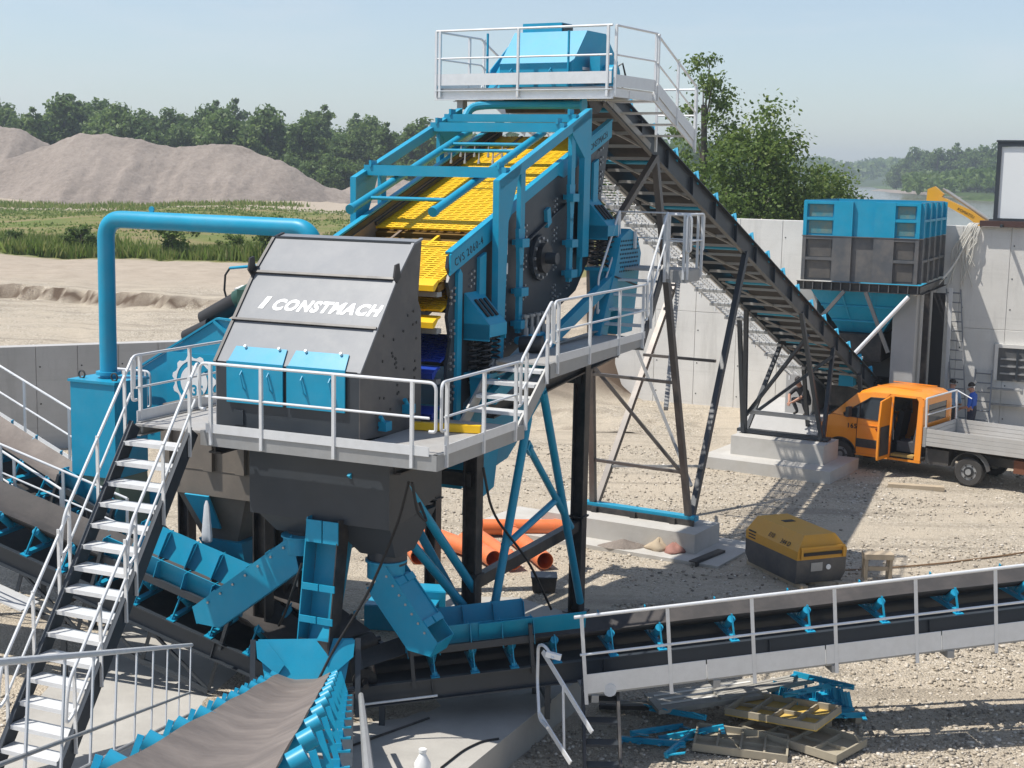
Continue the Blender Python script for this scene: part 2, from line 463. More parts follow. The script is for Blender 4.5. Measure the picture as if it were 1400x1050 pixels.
def ground_z(x, y):
    x = np.asarray(x, float); y = np.asarray(y, float)
    t = y - wall_line(x)
    mid = sstep(-3.8, -2.5, x) * (1 - sstep(3.2, 4.4, x))
    rise = sstep(0.75, 1.25, t) * (1 - mid) + sstep(-1.0, 5.0, t) * mid
    edge = 56.5 + 1.6 * fbm(x, y * 0, 0.10, 2, 3) + 0.5 * fbm(x, y, 0.8, 3, 9)
    left = 2.05 + (0.42 + .42 * vnoise(x, y * 0, .13, 6)) * sstep(0.0, 0.4, y - edge) * sstep(2, -6, x) + 0.10 * fbm(x, y, 0.3, 4, 5) + 0.05 * fbm(x, y, 1.6, 3, 8)
    right = 5.9 - 3.3 * sstep(4, 14, t) + 0.1 * fbm(x, y, 0.4, 3, 2)
    k = sstep(2.0, 6.0, x)
    high = left * (1 - k) + right * k
    z = 0.035 * fbm(x, y, 0.35, 4, 1) * (1 - rise) + high * rise
    edge_x = np.where(y < 20.3, .73 - (20.3 - y) * .45, .73 + (y - 20.3) * .5)
    z = z - .45 * sstep(-1.0, -.15, x - edge_x) * (1 - sstep(21.5, 25.5, y)) * (1 - rise)
    # river valley
    rv = sstep(0, 12, x - (0.21 * y - 2)) * sstep(10, 25, t)
    bank = np.where(y > 449, x - (141 + 0.2 * (y - 449)), x - (141 + (449 - y) * 2))
    rv = rv * (1 - sstep(-12, 4, bank))
    z = z * (1 - rv) + 0.2 * rv
    hill = sstep(900, 2400, y) * (16 + 8 * fbm(x, y, 0.0016, 3, 4))
    return z + hill * (1 - rv)

def build_ground():
    xs = np.concatenate([[-4000, -2500, -1600, -1000, -700, -450, -300, -220, -160, -120, -95, -75, -60, -52], np.arange(-46, -32, 0.6), np.arange(-32, 2, 0.3), np.arange(2, 32, 0.6), [34, 38, 44, 52, 62, 75, 90, 105, 120, 135, 150, 170, 200, 240, 300, 380, 480, 650, 900, 1400, 2200, 4000]])
    ys = np.concatenate([[-60, -30], np.arange(-15, 36, 1.2), np.arange(36, 64, 0.3), np.arange(64, 100, 1.5), np.arange(100, 260, 10), [270, 300, 340, 380, 420, 449, 480, 520, 580, 650, 750, 900, 1100, 1400, 1800, 2400, 3400, 5000]])
    X, Y = np.meshgrid(xs, ys); Z = ground_z(X, Y)
    nx, ny = len(xs), len(ys)
    g = G(); g.v = np.stack([X.ravel(), Y.ravel(), Z.ravel()], 1).tolist()
    g.f = [(j * nx + i, j * nx + i + 1, (j + 1) * nx + i + 1, (j + 1) * nx + i) for j in range(ny - 1) for i in range(nx - 1)]
    single('ground', g, GRAVEL, kind='structure', smooth=60)
build_ground()

WATER = mat('river_water', (0.20, 0.185, 0.155), 0.16, var=0.08, scale=0.02, bump=0.12, bscale=0.8, rvar=0.05)
single('river', G().add([(5, 60, 1.6), (1200, 60, 1.6), (1800, 2600, 1.6), (5, 2600, 1.6)], [(0, 1, 2, 3)]), WATER, kind='structure')

def wall_material(name, col, dark):
    m, nt, b, N, Lk = nodes_of(name)
    geo = N('ShaderNodeNewGeometry')
    def nz(sc, det, scale3):
        mp = N('ShaderNodeMapping'); mp.inputs['Scale'].default_value = scale3; Lk(geo.outputs['Position'], mp.inputs['Vector'])
        n = N('ShaderNodeTexNoise'); n.inputs['Scale'].default_value = sc; n.inputs['Detail'].default_value = det; n.inputs['Roughness'].default_value = .65
        Lk(mp.outputs[0], n.inputs['Vector']); return n.outputs[0]
    streak = nz(2.6, 6, (1, 1, .12)); blot = nz(.8, 8, (1, 1, 1)); fine = nz(30, 4, (1, 1, 1)); lines = nz(1.2, 3, (.25, .25, 6))
    def rg(s, a_, b_, c_, d_):
        r = N('ShaderNodeMapRange'); r.inputs[1].default_value = a_; r.inputs[2].default_value = b_; r.inputs[3].default_value = c_; r.inputs[4].default_value = d_; Lk(s, r.inputs[0]); return r.outputs[0]
    def mx(f, a_, b_):
        x = N('ShaderNodeMix'); x.data_type = 'RGBA'; Lk(f, x.inputs[0])
        for i, v in ((6, a_), (7, b_)):
            if isinstance(v, tuple): x.inputs[i].default_value = v + (1,)
            else: Lk(v, x.inputs[i])
        return x.outputs[2]
    c = mx(rg(blot, .4, .7, 0, .55), col, dark)
    c = mx(rg(streak, .52, .75, 0, .55), c, tuple(v * .78 for v in dark))
    c = mx(rg(lines, .56, .72, 0, .25), c, tuple(v * .85 for v in dark))
    c = mx(rg(fine, .58, .75, 0, .3), c, tuple(v * .8 for v in dark))
    Lk(c, b.inputs['Base Color']); b.inputs['Roughness'].default_value = .9
    bp = N('ShaderNodeBump'); bp.inputs['Strength'].default_value = .25; bp.inputs['Distance'].default_value = .02
    Lk(fine, bp.inputs['Height']); Lk(bp.outputs[0], b.inputs['Normal'])
    return m
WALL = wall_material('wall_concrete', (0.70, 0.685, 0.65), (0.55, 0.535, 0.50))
WALLD = wall_material('grey_wall_concrete', (0.44, 0.435, 0.425), (0.33, 0.325, 0.31))  # darker grey tone for the left retaining wall
# ---- retaining walls made of formwork panels
def panel_wall(name, label, frame, x0, x1, y, rows, pw, thick, mt, top=None):
    T = Thing(name, label, 'wall', (x0, y, 0), frame)
    T.part('core', G().box(x0, x1, y + 0.03, y + thick, -0.5, rows[-1] - 0.012), mt)
    T.part('backfill', G().box(x0, x1, y + thick + .002, y + 1.6, -0.5, rows[-1] - 0.45), mt)
    n = max(1, round((x1 - x0) / pw)); w = (x1 - x0) / n
    for r0, r1 in zip(rows[:-1], rows[1:]):
        h = r1 - r0; g = G(); c = 0.008
        a, b = 0.006, w - 0.006; lo, hi = 0.005, h - 0.005
        ring = lambda d, yy: [(a + d, yy, lo + d), (b - d, yy, lo + d), (b - d, yy, hi - d), (a + d, yy, hi - d)]
        g.loft([ring(0, 0.05), ring(0, 0.008), ring(c, 0)])
        for tz in (h * 0.22, h * 0.75):
            for tx in (0.004, ):
                pass
        me = mesh_of('panel', g, mt)
        hole = G()
        for tz in (h * .2, h * .5, h * .82): hole.disc((.10, -.002, tz), (0, 1, 0), .022, .008, 8)
        hm = mesh_of('tie_hole', hole, INK)
        for i in range(n):
            o = T.obj('panel', me, loc=(x0 + i * w, y, r0))
            o.location.y += random.uniform(-0.004, 0.003)
            th = T.obj('tie_holes', hm, parent=o, kind='stuff')
    return T
panel_wall('concrete_wall', 'tall pale concrete retaining wall behind the feed bin and orange truck', FM, -9.0, 9.0, 30.4, (-0.3, 3.08, 6.16), 1.36, 0.5, WALL)
FL = Frame(-13.1, 37.5, 63.43 - 90)     # left wall: x along the wall
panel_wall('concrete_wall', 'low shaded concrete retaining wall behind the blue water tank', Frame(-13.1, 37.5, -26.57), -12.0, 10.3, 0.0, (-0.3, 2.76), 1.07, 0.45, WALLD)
# ================================================================ SCREEN MACHINE (frame FM: x right, y along, z up)
VR, VL = -1.28, -3.38
def ztop(u): return 6.30 + 0.335 * (u - 2.73)
def zdeck(u): return 6.08 + 0.335 * (u - 2.68)

scr = Thing('vibrating_screen', 'large inclined vibrating screen with yellow decks and dark grey bolted side plates', 'screening machine', (-2.33, 2.68, 3.7), FM)
prof = [(2.70, 3.72), (3.12, 3.72), (3.25, 4.15), (4.05, 4.42), (7.5, 5.52), (8.02, 5.98), (8.46, 6.7), (9.02, 8.42), (9.02, ztop(9.02)), (2.73, 6.30), (2.70, 6.14), (2.78, 6.05), (2.70, 5.94), (2.80, 5.70), (2.70, 5.45), (2.82, 5.1), (2.70, 4.75)]
for x0, x1, nm in ((VR - 0.025, VR + 0.025, 'right'), (VL - 0.025, VL + 0.025, 'left')):
    scr.part('side_plate', G().prism(prof, 'x', x0, x1), GREY)
scr.part('side_liner', G().prism([(2.8, 5.95), (8.9, 8.02), (8.9, 8.28), (2.8, 6.22)], 'x', VL + 0.027, VL + 0.045), LINER)
scr.part('side_liner', G().prism([(2.8, 5.95), (8.9, 8.02), (8.9, 8.28), (2.8, 6.22)], 'x', VR - 0.045, VR - 0.027), LINER)
def band(u0, u1, lo, hi): return [(u0, ztop(u0) - lo), (u1, ztop(u1) - lo), (u1, ztop(u1) + hi), (u0, ztop(u0) + hi)]
for x in (VR, VL):
    s = 1 if x == VR else -1
    a, b = sorted((x + s * 0.027, x + s * 0.055))
    poly = band(2.72, 4.5, 0.26, 0.03)[:2] + [(4.75, ztop(4.75) - 0.12), (6.55, ztop(6.55) - 0.12), (6.8, ztop(6.8) - 0.24), (7.5, ztop(7.5) - 0.24), (7.5, ztop(7.5) + 0.03), (6.4, ztop(6.4) + 0.05), (4.6, ztop(4.6) + 0.05), (2.72, ztop(2.72) + 0.03)]
    scr.part('top_flange', G().prism(poly, 'x', a, b), BLUE)
    scr.part('top_flange', G().prism(band(7.75, 8.95, 0.24, 0.03), 'x', a, b), BLUE)
    scr.part('edge_cap', G().bar((x, 2.75, ztop(2.75) + 0.045), (x, 9.0, ztop(9.0) + 0.045), 0.10, 0.03), BLUE)
dv = V((0, 1, 0.335)).normalized(); du = V((0, -0.335, 1)).normalized()
scr.part('lettering', lettering('CVS 2060-4', 0.16, V((VR + 0.0565, 2.86, ztop(2.86) - 0.19)), dv, du, extrude=0.002, spacing=1.25), INK)
scr.part('lettering', lettering('CONSTMACH', 0.15, V((VR + 0.0565, 7.86, ztop(7.86) - 0.17)), dv, du, extrude=0.002), INK)

# --- screen panels: yellow modules with ribs
pw, pl = 0.29, 0.30
def panel_mesh(mt, w, l):
    g = G()
    for x in (-w / 2 + .016, w / 2 - .016): g.box(x - .012, x + .012, -l / 2 + .003, l / 2 - .003, -.035, -.002)
    for k in range(4):
        y = -l / 2 + .036 + k * (l - .072) / 3
        g.box(-w / 2 + .028, w / 2 - .028, y - .022, y + .022, -0.03, 0.0)
    g.box(-.012, .012, -l / 2 + .02, l / 2 - .02, -.03, -.001)
    return mesh_of('screen_panel', g, mt)
pm = panel_mesh(YELLOW, pw, pl)
ang = math.atan(0.335)
DECKF = mat('ochre_deck_frame', (0.14, 0.075, 0.006), 0.7)
def deck(zf, u0, u1, mesh, name='deck_frame', ncol=7, frame_mat=DECKF, drop=0.0):
    rows = int((u1 - u0) / (pl * cos(ang)))
    fr = scr.part(name, G().bar((-2.33, u0, zf(u0) - 0.13 - drop), (-2.33, u1, zf(u1) - 0.13 - drop), 2.0, 0.10), frame_mat)
    for r in range(rows):
        u = u0 + (r + 0.5) * pl * cos(ang)
        for c in range(ncol):
            v = -2.33 + (c - (ncol - 1) / 2) * pw
            scr.obj('screen_panel', mesh, loc=(v, u, zf(u) - drop), rot=(ang, 0, 0))
deck(zdeck, 2.55, 4.25, pm, drop=0.06)
deck(zdeck, 4.28, 8.85, pm)
for c in (-3.33, -1.33):     # side clamping bars
    scr.part('clamp_bar', G().bar((c, 4.25, zdeck(4.25) + 0.06), (c, 8.8, zdeck(8.8) + 0.06), 0.07, 0.05), YELLOW if c > -2 else GREY)
scr.part('centre_strip', G().bar((-2.33 + pw * .5 - pw * .5 + .145, 2.5, zdeck(2.5) - .09), (-2.33 + .145, 4.2, zdeck(4.2) - .09), 0.05, 0.05), YELLOW)
scr.part('dark_strip', G().bar((-2.9, 2.5, zdeck(2.5) - .085), (-2.9, 8.8, zdeck(8.8) + .012), 0.045, 0.012), LINER)
# discharge lips of the decks under the top one
def lip(z, mt, u0=2.40):
    g = G().prism([(u0, z - .13), (u0 + .05, z - .13), (u0 + .16, z - .02), (u0 + .24, z + .0), (u0 + .24, z + .03), (u0 + .14, z + .02), (u0, z - .05)], 'x', -3.33, -1.33)
    scr.part('discharge_lip', g, mt)
    scr.part('lip_support', G().box(-3.33, -1.33, 2.52, 2.66, z - .22, z - .15), GALVD)
lip(5.96, YELLOW); lip(5.44, YELLOW); lip(4.72, PUBLUE); lip(4.14, PUBLUE)
for zf0, mesh_m in ((5.52, YELLOW), (4.8, PUBLUE)):
    me = panel_mesh(mesh_m, pw, pl)
    for r in range(3):
        for c in range(7):
            u = 2.75 + r * pl * cos(ang)
            scr.obj('screen_panel', me, loc=(-2.33 + (c - 3) * pw, u, zf0 + 0.335 * (u - 2.6) + .03), rot=(ang, 0, 0))
for z in (5.75, 5.2, 4.4):
    scr.part('cross_tube', G().tube((VL, 3.6, z + .3), (VR, 3.6, z + .3), 0.09, 12), GREY)

# --- outside of the right plate: stiffeners, hub, bolts
xr = VR + 0.026
def P(poly, a=0.0, b=0.03, m=BLUE, nm='stiffener'):
    return scr.part(nm, G().prism(poly, 'x', xr + a, xr + b), m)
P([(2.92, 3.85), (3.06, 3.85), (3.06, 6.05), (2.99, 6.12), (2.92, 6.05)], 0, 0.05)
P([(3.02, 3.62), (3.34, 3.72), (3.42, 4.02), (3.28, 4.1), (3.10, 3.90), (2.92, 3.95), (2.80, 3.80)], 0.01, 0.10, nm='hook_bracket')
P([(3.62, 5.35), (3.84, 5.35), (3.84, 6.32), (3.62, 6.25)], 0, 0.05)
P([(8.08, 6.55), (8.30, 6.75), (8.30, 7.75), (8.08, 7.68)], 0, 0.05)
P([(7.5, 5.75), (7.62, 5.85), (7.62, 7.2), (7.5, 7.15)], 0, 0.06)
P([(6.1, 6.62), (6.25, 6.7), (6.18, 6.95), (6.05, 6.9)], 0, 0.06, nm='boss')
hub = scr.part('hub_flange', G().disc((xr + .04, 5.85, 6.15), (1, 0, 0), 0.37, 0.07, 12), GREY)
scr.part('hub_boss', G().disc((xr + .11, 5.85, 6.15), (1, 0, 0), 0.24, 0.10, 18), BLACK, parent=hub)
scr.part('hub_shaft', G().tube((xr + .1, 5.85, 6.15), (xr + .34, 5.85, 6.15), 0.095, 14), GREY, parent=hub)
g = G()
for k in range(12):
    a = 2 * pi * k / 12
    g.disc((xr + .085, 5.85 + .31 * cos(a), 6.15 + .31 * sin(a)), (1, 0, 0), 0.028, 0.03, 6)
scr.part('hub_bolts', g, BOLT, parent=hub, kind='stuff')
g = G()
def bolts(u, z, n=6, du_=0.09):
    for k in range(n):
        g.disc((xr + .012, u + (k % 2) * .1 + random.uniform(-.01, .01), z - (k // 2) * du_ + (k % 2) * .035), (1, 0, 0), 0.021, 0.03, 6)
for u0 in (2.78, 3.4, 4.5, 5.25, 6.45, 7.15):
    for k in range(4):
        z = ztop(u0) - 0.5 - k * 0.47
        if z > 4.1 + 0.32 * max(0, u0 - 4) and not (5.3 < u0 < 6.3 and 5.7 < z < 6.6): bolts(u0, z)
for k in range(6): bolts(8.45, 8.0 - k * .25, 4)
for k in range(8): bolts(4.45 + k * .37, 4.75 + k * .12, 2)
scr.part('bolt_heads', g, BOLT, kind='stuff')
scr.part('rating_plate', G().box(xr + .001, xr + .006, 4.45, 4.7, 5.95, 6.12), WHITE)
scr.part('warning_label', G().box(xr + .001, xr + .006, 4.55, 4.68, 6.25, 6.5), WHITE)
scr.part('ledge', G().bar((xr + .03, 5.0, 6.3), (xr + .03, 6.9, 7.0), 0.05, 0.02), GREY)

# --- spring seats
def coil(c, r, h, turns, wire):
    pts = [(c[0] + r * cos(t), c[1] + r * sin(t), c[2] + h * t / (2 * pi * turns)) for t in np.linspace(0, 2 * pi * turns, turns * 10)]
    return G().path(pts, wire, 5)
def spring_seat(u, z, s):
    x = VR if s > 0 else VL
    xa, xb = x + s * 0.03, x + s * 0.44
    lo, hi = min(xa, xb), max(xa, xb)
    top = G().plate([(xa, u - .28, z + .78), (xa, u + .28, z + .78), (xb, u + .28, z + .34), (xb, u - .28, z + .34)], 0.025)
    gp = scr.part('spring_guard', top, BLUE)
    g2 = G().box(lo, hi, u - .29, u - .265, z + .12, z + .34).prism([(xa, z + .1), (xb, z + .1), (xb, z + .34), (xa, z + .78)], 'y', u - .29, u - .265).prism([(xa, z + .1), (xb, z + .1), (xb, z + .34), (xa, z + .78)], 'y', u + .265, u + .29)
    g2.box(xb - .01, xb + .01, u - .29, u + .29, z + .16, z + .34)
    scr.part('guard_cheek', g2, BLUE, parent=gp)
    for k in range(3):
        uu = u - .15 + k * .15
        a = V((xa, uu, z + .78)); b = V((xb, uu, z + .34)); d = (b - a)
        nrm = V((abs(d.z) * s, 0, abs(d.x))).normalized()
        scr.part('guard_slot', G().bar(a + d * .25 + nrm * .016, a + d * .78 + nrm * .016, 0.07, 0.022, up=nrm), INK, parent=gp)
    for uu in (u - .14, u + .14):
        for xx in (x + s * .14, x + s * .32):
            scr.part('spring', coil((xx, uu, z - .36), 0.085, 0.5, 6, 0.017), BLACK)
    scr.part('spring_base', G().box(lo, hi, u - .27, u + .27, z - .44, z - .38), BLUE)
    scr.part('spring_leg', G().prism([(u - .22, z - .44), (u + .22, z - .44), (u + .15, z - .9), (u - .15, z - .9)], 'x', x + s * .1, x + s * .36), BLUE)
for s in (1, -1):
    spring_seat(3.5, 4.98, s)
    spring_seat(8.15, 6.28, s)

# --- spray and lifting frame over the decks
spray = Thing('spray_frame', 'blue steel frame with water spray pipes over the yellow screen decks', 'spray frame', (-2.33, 4.0, 7.3), FM)
XRF, XLF = -1.12, -3.55
def frame_side(x, s):
    spray.part('side_beam', G().bar((x, 3.98, 7.30), (x, 7.55, 8.50), 0.10, 0.15), BLUE)
    g = G().prism([(3.95, 7.36), (4.75, 7.62), (4.3, 6.75), (4.2, 4.72), (3.98, 4.72)], 'x', x - .05, x + .05)
    spray.part('gusset_post', g, BLUE)
    spray.part('gusset_post', G().prism([(7.58, 8.58), (7.58, 6.1), (7.30, 6.1), (7.30, 7.75), (6.75, 8.12), (6.75, 8.24)], 'x', x - .05, x + .05), BLUE)
    for u in (4.85, 6.85):
        z1 = 7.30 + (u - 3.98) * .336
        spray.part('hanger', G().bar((x, u, z1 - .05), (x, u, z1 - 0.95), 0.07, 0.16, up=(0, 1, 0)).prism([(u - .12, z1 - .95), (u + .12, z1 - .95), (u + .06, z1 - 1.55), (u - .06, z1 - 1.55)], 'x', x - .03, x + .03).bar((x, u, z1 - 1.5), (x, u, z1 - 2.55), 0.06, 0.13, up=(0, 1, 0)), BLUE)
        for dz in (1.15, 1.9, 2.4):
            if s > 0: spray.part('hanger_clamp', G().box(x - .02, x + .10, u - .13, u + .13, z1 - dz - .08, z1 - dz + .05).box(x - .12, x - .02, u - .04, u + .16, z1 - dz - .05, z1 - dz + .03), BLUE)
frame_side(XRF, 1); frame_side(XLF, -1)
for u, h in ((4.35, .16), (6.55, .15), (7.05, .13)):
    z = 7.36 + (u - 3.98) * .336
    spray.part('cross_beam', G().bar((XLF, u, z), (XRF, u, z), 0.14, h), BLUE)
    for x in (XLF + .12, XRF - .12):
        spray.part('lug', G().prism([(u - .09, z + .05), (u + .09, z + .05), (u + .09, z + .15), (u - .09, z + .15)], 'x', x - .02, x + .02), BLUE)
for x in (-3.05, -1.68):
    spray.part('header_pipe', G().tube((x, 3.1, 6.93), (x, 6.95, 8.16), 0.062, 14).tube((x, 3.02, 6.905), (x, 3.1, 6.93), 0.075, 14), BLUE)
for u in (3.55, 5.9, 6.25):
    z = 6.93 + (u - 3.1) * .32
    sp = spray.part('spray_pipe', G().tube((-3.05, u, z), (-1.68, u, z), 0.028, 8), BLUE)
    if u > 4:
        for k in range(5):
            xx = -2.85 + k * .25
            spray.part('nozzle', G().tube((xx, u, z - .02), (xx + .01, u - .03, z - .16), 0.012, 6).tube((xx + .01, u - .03, z - .16), (xx + .012, u - .04, z - .21), 0.022, 6), GALVD, parent=sp)
gp = G().bend([(XLF, 7.55, 8.2), (XLF + .05, 7.9, 8.62), (XLF + .35, 8.0, 8.66), (XRF - .3, 8.0, 8.66)], 0.075, .15, 10).disc((XRF - .28, 8.0, 8.66), (1, 0, 0), 0.14, 0.04, 14)
spray.part('feed_pipe', gp, BLUE)

# ================================================================ DISCHARGE HOOD
hood = Thing('discharge_hood', 'glossy grey sheet metal discharge hood with white company lettering and two blue hatches', 'hood', (-2.38, 0.32, 4.05), FM)
HL, HR = -3.50, -1.28
slope = [(0.32, 4.98), (1.25, 6.08), (1.72, 6.50), (1.95, 6.56)]
side = [(0.32, 4.06), (1.98, 3.95), (1.98, 4.5), (1.95, 5.6), (1.86, 5.75), (1.95, 6.56), (1.72, 6.50), (1.25, 6.05), (0.32, 4.92)]
hood.part('side_panel', G().prism(side, 'x', HR - .012, HR), SHEET_SHADE)
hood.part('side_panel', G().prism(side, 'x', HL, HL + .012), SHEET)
hood.part('front_panel', G().box(HL + .013, HR - .013, 0.32, 0.335, 4.06, 4.92), GREY)
sl1 = V((0, 1.25 - .32, 6.05 - 4.92)); L1 = sl1.length; sd = sl1.normalized(); nm_ = V((0, -sd.z, sd.y))
def on_slope(v, t, n=0.0): return V((v, 0.32, 4.92)) + sd * t + nm_ * n
cuts = [0.0, L1 * .46, L1]
for a, b in zip(cuts[:-1], cuts[1:]):
    hood.part('slope_panel', G().plate([on_slope(HL + .013, a + .008), on_slope(HR - .013, a + .008), on_slope(HR - .013, b - .008), on_slope(HL + .013, b - .008)], 0.012), SHEET)
hood.part('slope_panel', G().plate([(HL + .013, 1.256, 6.06), (HR - .013, 1.256, 6.06), (HR - .013, 1.72, 6.5), (HL + .013, 1.72, 6.5)], 0.012), SHEET)
hood.part('top_panel', G().plate([(HL + .013, 1.725, 6.505), (HR - .013, 1.725, 6.505), (HR - .013, 1.95, 6.56), (HL + .013, 1.95, 6.56)], 0.012), SHEET)
for t in (L1 * .46, L1):
    hood.part('joint_flange', G().bar(on_slope(HL - .01, t, .028), on_slope(HR + .01, t, .028), 0.035, 0.05, up=nm_), BLACK)
hood.part('joint_flange', G().bar((HL - .01, 1.72, 6.53), (HR + .01, 1.72, 6.53), 0.02, 0.03), GREY)
for x in (HL, HR):
    pts = [(x, .30, 4.92), (x, 1.24, 6.07), (x, 1.71, 6.52), (x, 1.95, 6.575)]
    for a, b in zip(pts[:-1], pts[1:]):
        hood.part('edge_flange', G().bar(a, b, 0.045, 0.03), BLACK if x == HL else SHEET)
for x in (HL - .03, HR + .03):
    hood.part('lifting_lug', G().prism([(1.2, 6.02), (1.3, 6.1), (1.26, 6.28), (1.16, 6.26), (1.12, 6.1)], 'x', x - .012, x + .012), BLACK)
# two hatches folded over the edge between slope and front
for v0, v1 in ((-3.30, -2.42), (-2.36, -1.48)):
    h = hood.part('hatch', G().plate([(v0, .30, 4.40), (v1, .30, 4.40), (v1, .30, 4.95), (v0, .30, 4.95)], 0.02), BLUE)
    hood.part('hatch_top', G().plate([on_slope(v0 + .01, .005, .02), on_slope(v1 - .01, .005, .02), on_slope(v1 - .04, .25, .02), on_slope(v0 + .04, .25, .02)], 0.014), BLUE, parent=h)
    for vh in (v0 + .24, v1 - .22):
        hood.part('handle', G().path([(vh, .30, 4.84), (vh + .005, .235, 4.78), (vh + .045, .235, 4.62), (vh + .06, .30, 4.55)], 0.012, 6), BLUE, parent=h)
    for vh in (v0 + .2, v1 - .15):
        hood.part('bolt', G().tube(on_slope(vh, .24, .02), on_slope(vh, .24, .07), 0.02, 8), WHITE, parent=h)
hood.part('lower_rib', G().box(-3.2, -3.05, .295, .32, 4.1, 4.3), GREY)
hood.part('lettering', lettering('CONSTMACH', 0.24, on_slope(-3.0, L1 * .60, .0135), (1, 0, 0), sd, shear=0.32, offset=0.012, extrude=0.0025, spacing=1.16), WHITE)
lx = -3.2
g = G().plate([on_slope(lx, L1 * .60, .0135), on_slope(lx + .08, L1 * .60, .0135), on_slope(lx + .155, L1 * .60 + .2, .0135), on_slope(lx + .075, L1 * .60 + .2, .0135)], 0.004)
hood.part('logo_bar', g, WHITE)
hood.part('logo_notch', G().plate([on_slope(lx + .015, L1 * .60 + .01, .0185), on_slope(lx + .03, L1 * .60 + .01, .0185), on_slope(lx + .13, L1 * .60 + .19, .0185)], 0.001), SHEET)
g = G()
for k in range(34):
    u = random.uniform(.55, 1.9); z = random.uniform(4.15, 5.7)
    if z < 4.8 + (u - .32) * 1.0: g.disc((HR + .004, u, z), (1, 0, 0), 0.02, 0.012, 6)
hood.part('rivets', g, BLACK, kind='stuff')
for u, z in ((.85, 4.18), (1.5, 4.32)):
    hood.part('door_clamp', G().box(HR + .002, HR + .12, u - .06, u + .1, z - .07, z + .05).tube((HR + .06, u, z + .02), (HR + .06, u - .1, z + .13), 0.03, 8), BLUE)

# ================================================================ CHASSIS UNDER THE SCREEN
ch = Thing('support_frame', 'black and blue steel support frame standing under the vibrating screen', 'steel frame', (-2.33, 5.0, 0), FM)
for x in (-0.93, -3.73):
    for u, zt in ((1.75, 3.7), (2.95, 3.9), (7.1, 4.35)):
        if u == 1.75 and x > -2: continue
        c = ch.part('column', G().ibeam((x, u, 0.03), (x, u, zt), 0.22, 0.22, 0.02, up=(1, 0, 0)), BLACK)
        ch.part('base_plate', G().box(x - .18, x + .18, u - .18, u + .18, 0.0, 0.03), BLACK, parent=c)
        for z in (1.7,):
            ch.part('splice', G().box(x - .14, x + .14, u - .13, u + .13, z - .015, z + .015), BLACK, parent=c)
    ch.part('main_beam', G().ibeam((x, 0.6, 3.72), (x, 3.4, 3.72), 0.24, 0.2, 0.02).ibeam((x, 3.4, 4.05), (x, 8.6, 4.42), 0.24, 0.2, 0.02), BLACK)
    ch.part('tie_beam', G().bar((x, 2.95, 1.55), (x, 7.1, 1.55), 0.14, 0.18), BLACK)
    ch.part('incline_beam', G().bar((x + (.1 if x > -2 else -.1), 3.3, 4.25), (x + (.1 if x > -2 else -.1), 8.6, 5.85), 0.12, 0.2), BLUE)
ch.part('cross_beam', G().bar((-3.73, 2.95, 3.1), (-0.93, 2.95, 3.1), 0.16, 0.2), BLACK)
ch.part('cross_beam', G().bar((-3.73, 7.1, 4.1), (-0.93, 7.1, 4.1), 0.16, 0.22), BLACK)
# blue tube legs and braces (right side A frame, front braces)
def brace(p, q, r=0.065):
    c = ch.part('brace_tube', G().tube(p, q, r, 12), BLUE)
    d = (V(q) - V(p)).normalized() * .12
    ch.part('brace_end', G().bar(V(p) - d * .6, V(p) + d, 0.05, 0.16), BLUE, parent=c)
    return c
brace((-0.55, 4.0, 3.88), (-0.62, 2.9, 0.75)); brace((-0.55, 4.55, 4.2), (-0.72, 6.75, 0.3))
brace((-0.62, 4.2, 3.4), (-0.66, 6.1, 1.75), .055); brace((-0.60, 3.35, 2.05), (-0.67, 5.55, 2.35), .055)
brace((-1.5, 0.55, 3.55), (-0.98, 2.8, 1.25)); brace((-1.0, 0.9, 3.5), (-0.9, 3.1, 1.35)); brace((-2.2, 2.6, 3.2), (-1.05, 2.85, 1.2))
brace((-2.05, 1.4, 2.6), (-2.12, 0.95, 0.8)); brace((-2.9, 2.8, 3.4), (-3.65, 2.95, 1.0))

# ================================================================ UPPER AND LOWER WALKWAY WITH RAILINGS
DECKZ = 4.02
wk = Thing('walkway_platform', 'galvanised walkway with railings around the hood and along the screen', 'walkway', (-2.0, 0.0, 3.85), FM)
GRATE = mat('walkway_plate', (0.40, 0.395, 0.385), 0.6, metal=0.2, var=0.2, scale=5, dust=0.4, bump=0.3, bscale=70)
wk.part('deck', G().box(-3.5, -0.03, 0.03, .30, DECKZ - .03, DECKZ).box(-1.26, -.03, .305, 2.55, DECKZ - .03, DECKZ), GRATE)
wk.part('deck', G().box(-4.62, -3.53, 0.03, 3.2, DECKZ - .03, DECKZ), GRATE)
wk.part('edge_channel', G().chan((-3.52, 0, 3.94), (0.0, 0, 3.94), 0.20, 0.06, -1), GALVD)
wk.part('edge_channel', G().chan((0, 0.0, 3.94), (0, 2.62, 3.94), 0.20, 0.06, -1), GALVD)
wk.part('edge_channel', G().chan((-4.65, 0.1, 3.94), (-4.65, 3.2, 3.94), 0.20, 0.06, 1), GALVD)
for v in (-3.2, -2.3, -1.4, -.5):
    wk.part('joist', G().bar((v, .05, 3.9), (v, 2.4 if v > -1 else .32, 3.9), 0.06, 0.14), GREY)
wk.part('tool_beam', G().bar((-1.15, 1.55, DECKZ + .06), (-.25, 1.75, DECKZ + .06), 0.10, 0.10), YELLOW)
railing(wk, [(-3.42, -.02, DECKZ), (-.10, -.02, DECKZ)], .92, posts=[(-3.34, -.02, DECKZ), (-2.55, -.02, DECKZ), (-1.46, -.02, DECKZ), (-.34, -.02, DECKZ)], toe=.12)
railing(wk, [(.02, .16, DECKZ), (.02, 2.35, DECKZ)], .92, posts=[(.02, .22, DECKZ), (.02, 1.28, DECKZ), (.02, 2.28, DECKZ)], toe=.12)
